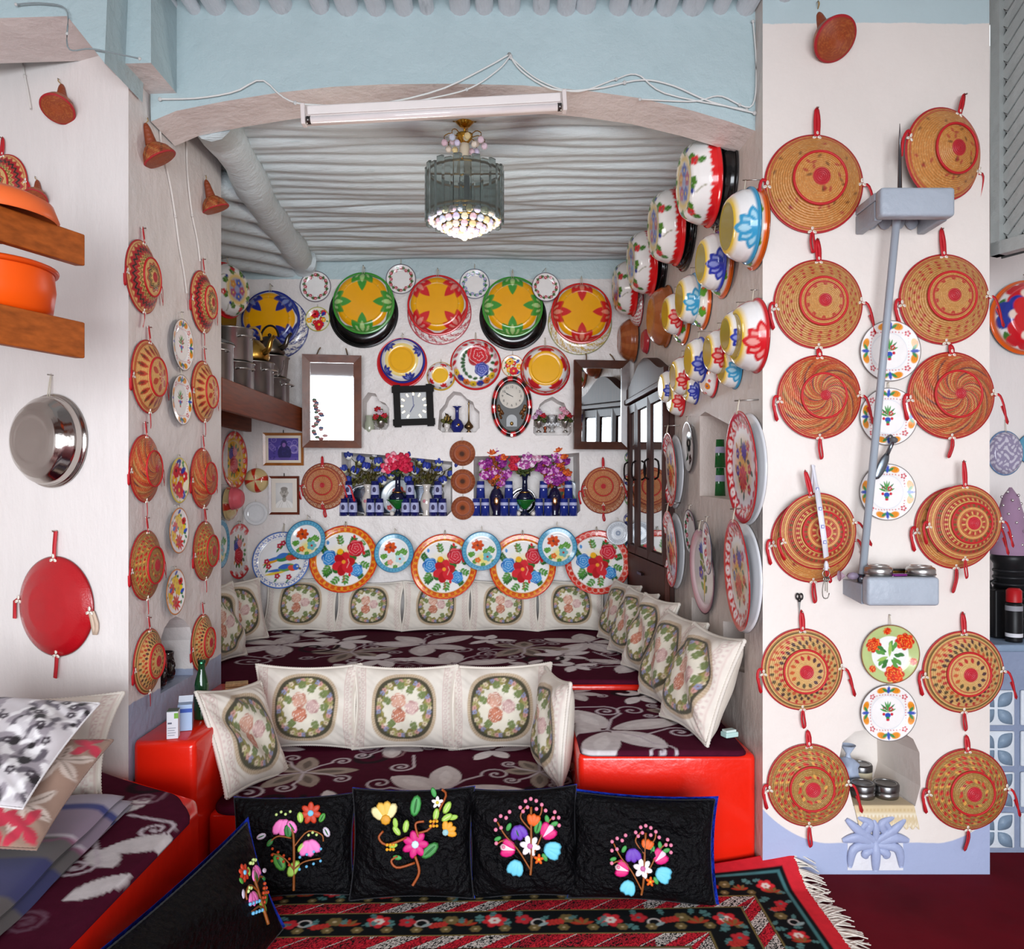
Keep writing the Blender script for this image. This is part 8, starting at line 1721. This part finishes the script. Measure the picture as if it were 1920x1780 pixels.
def staff():
    a = Vector((atY(1620, 1072, 2.88).x, 2.9, zl_ + 0.0)); b = Vector((atY(1687, 355, 2.9).x, 2.9, atY(0, 352, 2.9).z)); o = root('iron_staff', I4, 'thin grey metal staff with a pointed tip leaning through the upper bracket', 'staff')
    mid = a.lerp(b, 0.965); one('shaft', tube([a[:], a.lerp(b, 0.5)[:], mid[:]], 0.0135, 12), '#9da6b0', 'plastic', o)
    t = Vector((atY(1687, 232, 2.9).x, 2.9, atY(0, 232, 2.9).z)); one('pointed_tip', tube([mid[:], b[:], b.lerp(t, 0.5)[:], t[:]], [0.0135, 0.008, 0.006, 0.001], 10), '#6f6f72', 'metal', o); one('foot_ring', tube([a[:], a.lerp(b, 0.02)[:]], 0.017, 12), '#8a939d', 'metal', o)
staff()
def lunch_tin(px, r, h, lab, latch):
    p = Vector((atY(px, 0, 2.855).x, 2.855, zl_ + 0.002)); o = turned('round_tin', [(0.001, 0), (r * 0.95, 0), (r, 0.006), (r, h * 0.52), (r * 1.03, h * 0.55), (r * 1.03, h * 0.8), (r * 0.96, h * 0.92), (r * 0.7, h), (0.001, h)], '#b9b8b5', 'metal', p, lab, 'tin', 40, 'aluminium tins on the lower bracket', (('lid_ring', torus(r * 0.72, 0.003, 40, 6, h), '#cfcecb', 'metal'), ('seam_ring', torus(r * 1.02, 0.0025, 40, 6, h * 0.54), '#8f8e8c', 'metal')))
    if latch: one('latch', bbox(r * 0.72, r * 0.95, -r * 0.75, -r * 0.6, 0.006, h * 0.55, 0.003), '#cfcecb', 'metal', o)
lunch_tin(1647, 0.046, 0.062, 'round aluminium tin with a latch beside the foot of the staff', True); lunch_tin(1726, 0.048, 0.06, 'round aluminium tin at the right end of the lower bracket', False)
def small_box():
    p = Vector((atY(1687, 0, 2.9).x, 2.92, zl_ + 0.002)); o = one('black_packet', bbox(-0.05, 0.05, -0.015, 0.015, 0, 0.045, 0.003), '#14120f', 'plastic', None, False, Matrix.Translation(p)); tag(o, 'black and gold packet between the two tins', 'packet'); one('gold_stripe', box(-0.045, 0.045, -0.0165, -0.0155, 0.03, 0.038), '#b98a3a', 'gold', o, False); one('gold_emblem', box(-0.012, 0.014, -0.0165, -0.0155, 0.01, 0.026), '#b98a3a', 'gold', o, False)
    o = one('purple_comb', bbox(-0.025, 0.03, -0.012, 0.012, 0, 0.008, 0.002), '#6a1f6a', 'plastic', None, False, Matrix.Translation((atY(1685, 0, 2.82).x, 2.83, lx[3] + 0.001)) @ Matrix.Rotation(0.2, 4, 'Z')); tag(o, 'small purple plastic comb lying on the bracket edge', 'comb'); one('comb_teeth', box(-0.022, 0.028, -0.016, -0.0121, 0.002, 0.006), '#7a2a7a', 'plastic', o, False)
    o = one('sweet_wrapper', sphere((0, 0, 0.02), (0.024, 0.016, 0.014), 7, 4), '#8f8296', 'plastic', None, True, Matrix.Translation((atY(1606, 0, 2.87).x, 2.9, zl_ + 0.002))); tag(o, 'crumpled shiny wrapper left of the staff on the bracket', 'wrapper'); one('twisted_end', lathe([(0.004, 0.0), (0.02, 0.02)], 8), '#c0a0b0', 'plastic', o, True, Tm(-0.03, 0, 0.02) @ Matrix.Rotation(-1.57, 4, 'Y'))
small_box()
def hook_tool():
    o = root('can_opener', PILLAR.mat(PILLAR.hit(1660, 860, 0.05), math.radians(-24)), 'grey metal tool tied to the staff above the third tulip plate', 'tool'); one('blade', sphere((0, -0.03, 0), (0.018, 0.055, 0.006), 12, 8), '#7d868e', 'metal', o); one('shank', tube([(0, 0.07, 0), (0, 0.015, 0)], 0.008, 8), '#8a939b', 'metal', o); one('cord_knot', sphere((0, 0.075, 0), (0.016, 0.013, 0.014), 8, 6), '#5a5c5e', 'ribbon', o)
    one('cord', tube(smoothpath([(0, 0.075, 0), (-0.02, 0.085, 0.01), (-0.045, 0.06, 0.045)], 6), 0.004, 5), '#5a5c5e', 'ribbon', o)
hook_tool()
def lanyard():
    pf = lambda px, py, off: tuple(PILLAR.hit(px, py, off)); o = root('lanyard', I4, 'white printed strap with keys and a hook hanging over the ringed basket', 'lanyard')
    P = smoothpath([pf(1524, 872, 0.012), pf(1530, 905, 0.05), pf(1538, 960, 0.15), pf(1545, 1010, 0.16), pf(1549, 1045, 0.12)], 20); one('strap', strip(P, [0.011] * 6 + [0.02] * 14, (0, -1, 0.2), 0.001), '#e6e6ee', 'cloth', o)
    Q = smoothpath([pf(1526, 873, 0.012), pf(1524, 895, 0.03), pf(1522, 925, 0.05)], 8); one('strap', strip(Q, 0.01, (0, -1, 0.2), 0.001), '#d4cfd8', 'cloth', o)
    for i in (6, 9, 12, 15): M = PILLAR.mat(Vector(P[i]) + Vector((0, -0.004, 0))); one('printed_mark', box(-0.005, 0.005, -0.006, 0.006, 0, 0.0006), '#4a5ab4', 'paper', o, False, M); one('printed_mark', box(-0.003, 0.003, -0.004, 0.004, 0.0007, 0.001), '#e6e6ee', 'paper', o, False, M)
    c = Vector(pf(1549, 1076, 0.1)); M = PILLAR.mat(c); one('key_ring', torus(0.013, 0.0018, 24, 6), '#a9a49c', 'metal', o, True, M); one('clasp', lathe([(0.006, 0.0), (0.009, 0.02), (0.004, 0.034)], 10), '#d8d8de', 'plastic', o, True, M @ Tm(0, 0.012, 0) @ Matrix.Rotation(-1.57, 4, 'X'))
    for dx, L in ((-0.003, 0.05), (0.004, 0.055)): one('key', box(dx - 0.002, dx + 0.002, -0.013 - L, -0.012, -0.001, 0.001), '#9a948a', 'metal', o, False, M); one('key_bow', torus(0.007, 0.003, 16, 6), '#8a847a', 'metal', o, True, M @ Tm(dx, -0.02, 0))
    one('wire_hook', tube(smoothpath([(-0.004, -0.013, 0.003), (-0.014, -0.05, 0.003), (-0.012, -0.085, 0.003), (0.004, -0.088, 0.003), (0.01, -0.07, 0.003)], 12), 0.0018, 6), '#6a655e', 'metal', o, True, M)
lanyard()
def scissors():
    M = PILLAR.mat(PILLAR.hit(1499, 1128, 0.012)); o = root('scissors', M, 'small scissors with black handles hung above the diamond basket', 'scissors')
    for s in (-1, 1): one('finger_ring', torus(0.0075, 0.003, 20, 7), '#1f1c1d', 'plastic', o, True, Tm(s * 0.006, 0.018, 0.002 * s) @ Matrix.Diagonal((0.8, 1.3, 1, 1))); one('blade', prism([(s * 0.001 - 0.003, -0.0), (s * 0.001 + 0.003, -0.0), (s * 0.0005, -0.05)], 0.001 * s, 0.001 * s + 0.0008), '#8a8886', 'metal', o, False); one('shank', tube([(s * 0.006, 0.01, 0.001 * s), (s * 0.001, -0.002, 0.001 * s)], 0.003, 8), '#1f1c1d', 'plastic', o)
    one('nail', tube([(0.0, 0.024, -0.014), (0.0, 0.024, 0.006)], 0.002, 6), '#c9c4bc', 'metal', o)
scissors()
# ------------------------------------------------------------------ pillar niche: jars on a lace runner, plaster ornament beneath
zn = min(z for _, z in pxpoly(PILLAR, NPX)) + 0.0015
def runner():
    X0, X1 = atY(1600, 0, 3.0).x, atY(1712, 0, 3.0).x; zz = zn + 0.004; nx, ny = 60, 46
    u = np.linspace(0, 1, nx); v = np.linspace(0, 1, ny); U, V = np.meshgrid(u, v, indexing='ij')
    s = V * 0.34; flat = np.clip(s - 0.085, 0, None); X = X0 + (X1 - X0) * (U - 0.06 * np.clip(1 - s / 0.085, 0, 1) * 0 - 0.2 * (flat / 0.26) * (U - 0.25)); X = X + 0.02 * (s < 0.085) * (1 - s / 0.085)
    Y = np.where(s < 0.085, 2.992, 2.992 + flat); Z = np.where(s < 0.085, zz - (0.085 - s), zz) + 0.0
    scal = np.where(V < 0.02, 0.006 * np.cos(U * 60), 0); Z = Z + scal
    a = Art(U.ravel() * 2 - 1, (s / 0.17 - 1).ravel(), '#d9c49c', 0.02)
    for k in range(16): a.ring(0.03, 0.05, '#f0e6d0', -0.94 + k * 0.125, -0.92); a.lens(-0.94 + k * 0.125, -0.78, 1.57, 0.12, 0.03, '#f0e6d0'); a.lens(-0.9 + k * 0.125, -0.62, 0.5, 0.1, 0.02, '#cbb080')
    a.put((np.abs(a.Y + 0.7) < 0.012), '#e8dcc0')
    V1 = np.stack([X, Y, Z], -1).reshape(-1, 3); V2 = V1 - np.where((s < 0.085).reshape(-1, 1), np.array([[0, -0.002, 0]]), np.array([[0, 0, 0.002]]))
    o = mk('lace_runner', np.concatenate([V1, V2]), np.concatenate([gridq(nx, ny), gridq(nx, ny)[:, ::-1] + len(V1)]), None, np.concatenate([a.C, a.C]), 'cloth'); tag(o, 'cream lace edged runner spread in the pillar niche and hanging over its sill', 'cloth')
runner()
def jar(px, Y, r, h, lab, tall, tilt=0.0):
    p = Vector((atY(px, 0, Y).x, Y, zn + 0.0065)); o = turned('metal_jar', [(0.001, 0), (r * 0.94, 0), (r, 0.005), (r, h), (0.001, h)], '#8c8a88' if not tall else '#cfc3a4', 'metal' if not tall else 'glazed', p, lab, 'jar', 32, 'lidded jars in the pillar niche')
    one('jar_lid', lathe([(r * 1.04, h - 0.002), (r * 1.05, h + 0.018), (r * 0.97, h + 0.024), (r * 0.85, h + 0.021), (0.001, h + 0.021)], 32), '#6f6e6e', 'metal', o); one('lid_ring', torus(r * 0.84, 0.002, 32, 6, h + 0.022), '#b4b3b1', 'metal', o)
jar(1614, 3.2, 0.042, 0.06, 'taller jar with a dark lid at the back of the pillar niche', True); jar(1617, 3.075, 0.046, 0.03, 'low steel jar at the left front of the pillar niche', False); jar(1661, 3.075, 0.046, 0.03, 'low steel jar at the right front of the pillar niche', False)
def niche_bag():
    o = one('plastic_bag', sphere((0, 0, 0.06), (0.04, 0.05, 0.06), 14, 10), '#aab6cc', 'plastic'); o.matrix_local = Tm(atY(1594, 0, 3.17).x, 3.19, zn + 0.002); tag(o, 'pale blue plastic bag standing in the left side of the pillar niche', 'bag')
    for v in o.data.vertices: v.co.x += 0.008 * math.sin(v.co.z * 90 + v.co.y * 60); v.co.y += 0.008 * math.sin(v.co.x * 120)
    one('knotted_top', lathe([(0.012, 0.115), (0.008, 0.13), (0.03, 0.165)], 12), '#b4c0d4', 'plastic', o)
niche_bag()
def ornament():
    o = root('trim_3', PILLAR.mat(PILLAR.hit(1641, 1580, 0.001)), 'raised blue plaster leaf ornament under the pillar niche', 'ornament'); o['kind'] = 'structure'; s = YP / F
    c = '#a3aed0'
    def leaf(x0, y0, x1, y1, x2, y2, w_, nm='plaster_leaf'):
        P = smoothpath([(x0 * s, y0 * s, 0.006), (x1 * s, y1 * s, 0.012), (x2 * s, y2 * s, 0.006)], 12); R = [w_ * s * (0.35 + 0.65 * math.sin(math.pi * min(1, 0.12 + t * 0.86))) for t in np.linspace(0, 1, 12)]
        V, Q, T = tube(P, R, 10); V = V * np.array([1, 1, 0.6]); one(nm, (V, Q, T), c, 'whitewash', o)
    leaf(0, -52, 0, -20, 0, 5, 9, 'plaster_stem'); leaf(0, 0, 0, 25, -4, 44, 7)
    for k in (-1, 1):
        leaf(0, 2, k * 30, 22, k * 55, 44, 9); leaf(k * 20, 16, k * 10, 36, k * 34, 48, 8); leaf(k * 30, 22, k * 18, 38, k * 16, 46, 6); leaf(k * 8, 0, k * 34, 10, k * 62, 4, 10); leaf(0, -4, k * 40, -10, k * 48, -46, 9); leaf(k * 6, -12, k * 20, -20, k * 16, -28, 8)
        one('plaster_boss', sphere((k * 22 * s, 20 * s, 0.004), (9 * s, 7 * s, 0.012), 10, 6), c, 'whitewash', o)
    one('sunk_panel', box(-52 * s, 52 * s, -52 * s, 2 * s, -0.0005, 0.0015), '#e3e2e6', 'whitewash', o, False)
ornament()
# ------------------------------------------------------------------ right recess: block counter, lattice, things on the counter
def counter():
    X0 = 1.80; z1 = 0.80; Y0 = 3.16
    o = one('block_counter', box(X0, X0 + 1.05, Y0 + 0.02, 3.6, 0, z1), '#8793ac', 'whitewash', None, False); tag(o, 'counter of pierced plaster blocks at the right picture edge', 'counter')
    one('counter_top', bbox(X0, X0 + 1.05, Y0, 3.6, z1 + 0.001, z1 + 0.03, 0.006), '#7f93aa', 'whitewash', o); s = Y0 / F
    fr = MB(); bw, bh = 85 * s, 77 * s
    tile = one('t', bbox(-bw * 0.43, bw * 0.43, -0.012, 0.0, -bh * 0.43, bh * 0.43, 0.006), '#d6dce2', 'whitewash'); tme = tile.data; bpy.data.objects.remove(tile)
    lf = one('t', prism([(bw * 0.14 * math.sin(math.pi * t), bh * (t - 0.5) * 0.5) for t in np.linspace(0, 1, 9)] + [(-bw * 0.14 * math.sin(math.pi * t), bh * (t - 0.5) * 0.5) for t in np.linspace(1, 0, 9)][1:-1], -0.006, 0.006), '#7e93a8', 'whitewash'); lme = lf.data; bpy.data.objects.remove(lf)
    x0 = atY(1852, 0, Y0).x + bw * 0.02
    for i in range(-1, 4):
        for j in range(10):
            x = x0 + bw * (i + 0.18); z = bh * (j + 0.5) + 0.01
            if x - bw * 0.45 < X0 or z + bh * 0.5 > z1: continue
            b = link('pierced_block', tme, o, Tm(x, Y0 + 0.02, z))
            for sx in (-1, 1):
                for sz in (-1, 1): link('leaf_relief', lme, b, Tm(sx * bw * 0.2, -0.012, sz * bh * 0.21) @ Matrix.Rotation(sx * sz * 0.75, 4, 'Y') @ Matrix.Rotation(math.pi / 2, 4, 'X'))
counter()
zc_ = 0.832
def vase_bead():
    p = Vector((atY(1906, 0, 3.3).x, 3.34, zc_)); o = turned('fluted_container', [(0.001, 0), (0.06, 0), (0.062, 0.3), (0.075, 0.32), (0.07, 0.34), (0.055, 0.36), (0.001, 0.36)], '#141416', 'plastic', p, 'tall black ribbed container with a mauve beaded top at the right edge', 'container', 24)
    for k in range(9): one('rib', torus(0.062, 0.006, 28, 6, 0.05 + k * 0.028), '#1f1f22', 'plastic', o)
    one('beaded_top', lathe([(0.074, 0.34), (0.08, 0.36), (0.055, 0.42), (0.05, 0.5), (0.03, 0.58), (0.005, 0.62), (0.001, 0.62)], 24), '#9a7a94', 'cloth', o)
    m = MB()
    for k in range(34): t = k * 2.4; zz = 0.37 + 0.007 * k; m.add(sphere(((0.072 - (zz - 0.36) * 0.18) * math.cos(t), (0.072 - (zz - 0.36) * 0.18) * math.sin(t), zz), 0.007, 6, 4), '#e2dce0')
    m.build('silver_beads', 'metal', o)['kind'] = 'stuff'
    p = Vector((atY(1907, 0, 3.2).x, 3.22, zc_)); o = turned('spray_can', [(0.001, 0), (0.03, 0), (0.031, 0.006), (0.031, 0.15), (0.026, 0.158), (0.001, 0.158)], '#121214', 'plastic', p, 'black spray can with a red cap on the block counter', 'can', 24, None, (('red_cap', lathe([(0.0285, 0.159), (0.0285, 0.205), (0.02, 0.214), (0.001, 0.215)], 24), '#b0161c', 'plastic'), ('white_print', lathe([(0.0315, 0.02), (0.0315, 0.035)], 24), '#d8d8dc', 'paper'), ('white_print', lathe([(0.0315, 0.125), (0.0315, 0.145)], 24), '#8f8f96', 'paper')))
    o = one('black_box', bbox(-0.05, 0.045, -0.06, 0.06, 0, 0.2, 0.008), '#0d0d0f', 'plastic', None, False, Tm(atY(1869, 0, 3.3).x + 0.03, 3.34, zc_)); tag(o, 'black case standing on the block counter next to the pillar', 'case'); one('case_handle', tube(smoothpath([(-0.03, 0, 0.2), (-0.03, 0, 0.23), (0.03, 0, 0.23), (0.03, 0, 0.2)], 8), 0.005, 6), '#1a1a1c', 'plastic', o)
vase_bead()
def perforated():
    o = root('perforated_panel', REC.mat(REC.hit(1890, 990, 0.02)), 'small black perforated sheet on the recess wall behind the container', 'panel'); w_, h_ = 0.3, 0.13
    V, Q = [], []; n, m_ = 17, 8
    sh = MB(); sh.add(box(-w_ / 2, w_ / 2, -h_ / 2, h_ / 2, -0.004, -0.002), '#c8d0d6'); sh.build('backing', 'plastic', o, False); g = MB()
    for j in range(m_):
        for i in range(n): g.add(torus(0.0085, 0.0026, 6, 4), '#101214', Tm(-w_ / 2 + (i + 0.5 + 0.5 * (j % 2)) * w_ / n - 0.004, -h_ / 2 + (j + 0.5) * h_ / m_, 0))
    q = g.build('mesh_grid', 'plastic', o); q['kind'] = 'stuff'
perforated()
def lattice():
    # carved window screen on the side of the recess, running towards the viewer
    a, b = Vector((1.855, 3.06, 0)), Vector((2.10, 2.55, 0)); fr = Frame((a.x, a.y), (b - a)[:2]); L = (b - a).length; z0, z1 = 2.33, 3.4
    o = root('window_1', fr.mat(fr.at(0, 0, 0)), 'grey wooden lattice screen at the upper right corner', 'screen'); o['kind'] = 'structure'
    for g in (box(0, L, z0, z0 + 0.05, 0, 0.04), box(0, 0.035, z0, z1, 0, 0.04), box(L - 0.04, L, z0, z1, 0, 0.04)): one('screen_frame', g, '#a7aca9', 'whitewash', o, False)
    one('screen_backing', box(0.0, L, z0, z1, -0.03, -0.025), '#4a4d4c', 'rough', o, False)
    me = {}
    n = 26
    for d, zz in ((1, 0.012), (-1, 0.003)):
        for k in range(n):
            zs_ = z0 - 0.5 + k * 0.065; P = []
            x0_, x1_ = 0.035, L - 0.04; za, zb = (zs_, zs_ + (x1_ - x0_) * 1.1) if d > 0 else (zs_ + (x1_ - x0_) * 1.1, zs_)
            lo, hi = z0 + 0.05, z1
            t0, t1 = 0.0, 1.0
            for bound, sg in ((lo, 1), (hi, -1)):
                fa, fb = sg * (za - bound), sg * (zb - bound)
                if fa < 0 and fb < 0: t1 = -1; break
                if fa < 0: t0 = max(t0, fa / (fa - fb))
                if fb < 0: t1 = min(t1, fa / (fa - fb))
            if t1 - t0 < 0.05: continue
            A = Vector((x0_ + (x1_ - x0_) * t0, za + (zb - za) * t0, zz)); B = Vector((x0_ + (x1_ - x0_) * t1, za + (zb - za) * t1, zz))
            one('lattice_slat', strip([A[:], ((A + B) / 2)[:], B[:]], 0.036, (0, 0, 1), 0.004), '#a7aca9', 'whitewash', o, False)
lattice()
# ------------------------------------------------------------------ left armrest: bottle, boxes; jamb niche: mugs
za = 0.5165
def bottle():
    p = Vector((atY(378, 0, 3.24).x, 3.24, za)); o = turned('soda_bottle', [(0.001, 0), (0.028, 0), (0.03, 0.006), (0.03, 0.09), (0.026, 0.11), (0.028, 0.135), (0.024, 0.155), (0.0135, 0.195), (0.0125, 0.225), (0.001, 0.226)], '#0a3a1c', 'glazed', p, 'green glass soda bottle on the red armrest', 'bottle', 28, None, (('bottle_cap', lathe([(0.0145, 0.222), (0.0155, 0.236), (0.001, 0.238)], 20), '#3f7a5a', 'metal'), ('neck_label', lathe([(0.0205, 0.166), (0.0155, 0.186)], 20), '#b9d0b8', 'paper')))
bottle()
def med():
    M = Tm(-1.268, 2.995, za) @ Matrix.Rotation(0.25, 4, 'Z'); o = one('medicine_box', bbox(-0.02, 0.02, -0.022, 0.022, 0, 0.1, 0.001), '#e4e4ea', 'paper', None, False, M); tag(o, 'small white medicine box at the near end of the armrest', 'box')
    one('box_flap', box(-0.0195, 0.0195, -0.0215, 0.0215, 0.1005, 0.103), '#5a6a62', 'paper', o, False); one('green_stripe', box(0.006, 0.0205, -0.0226, -0.0221, 0.075, 0.095), '#7ab03a', 'paper', o, False)
    for k in range(4): one('printed_line', box(-0.016, 0.008 + 0.004 * (k % 2), -0.0226, -0.0221, 0.012 + k * 0.009, 0.0145 + k * 0.009), '#9a9ca8', 'paper', o, False)
    one('printed_line', box(-0.016, -0.002, -0.0226, -0.0221, 0.055, 0.061), '#5a5c70', 'paper', o, False)
    M = Tm(-1.262, 3.09, za) @ Matrix.Rotation(0.3, 4, 'Z'); o = one('medicine_box', bbox(-0.026, 0.026, -0.02, 0.02, 0, 0.1, 0.001), '#a9c4e4', 'paper', None, False, M); tag(o, 'light blue medicine box with an open flap behind the white one', 'box'); one('blue_band', box(-0.0265, 0.0265, -0.0206, -0.0201, 0.07, 0.085), '#2f55b0', 'paper', o, False); one('box_flap', box(-0.026, 0.026, -0.004, -0.002, 0, 0.03), '#d8e2f0', 'paper', o, False, Tm(0, 0.018, 0.1) @ Matrix.Rotation(-0.9, 4, 'X'))
med()
zj = min(z for _, z in pxpoly(JAMB, [(301, 1301), (362, 1266)])) + 0.012
for (x, y, s, lab) in ((-1.45, 3.26, 1.0, 'dark brown glass mug nearer the edge of the jamb niche'), (-1.47, 3.38, 1.05, 'dark brown glass mug deeper in the jamb niche')):
    turned('dark_mug', [(0.001, 0), (0.036, 0), (0.04, 0.01), (0.04, 0.075), (0.036, 0.09), (0.038, 0.11), (0.034, 0.11), (0.032, 0.09), (0.001, 0.08)], '#170b0c', 'glazed', Vector((x, y, zj)), lab, 'mug', 28, 'dark mugs in the jamb niche', (('handle', tube(smoothpath([(0.036, 0, 0.08), (0.065, 0, 0.075), (0.065, 0, 0.03), (0.038, 0, 0.02)], 10), 0.006, 7), '#1f1012', 'glazed'),), s, -0.6)
def scraps():
    M = Tm(-1.28, 3.72, za); o = one('wooden_block', bbox(-0.05, 0.05, -0.025, 0.025, 0, 0.03, 0.003), '#c9a878', 'wood', None, False, M @ Matrix.Rotation(0.3, 4, 'Z')); tag(o, 'pale wooden block on the far end of the red armrest', 'block'); one('block_groove', box(-0.048, 0.048, -0.0255, -0.025, 0.012, 0.016), '#8a6a44', 'wood', o, False)
    p = onz(1712 - 360, 1238, 0.0) 
    o = one('folded_paper', bbox(-0.03, 0.03, -0.02, 0.02, 0, 0.02, 0.004), '#bfe0da', 'paper', None, False, Tm(0.87, 3.2, 0.4555) @ Matrix.Rotation(0.4, 4, 'Z')); tag(o, 'pale green folded paper behind the nearest right hand cushion', 'paper'); one('paper_fold', bbox(-0.028, 0.02, -0.018, 0.012, 0.0205, 0.03, 0.002), '#d8ece6', 'paper', o, False)
scraps()
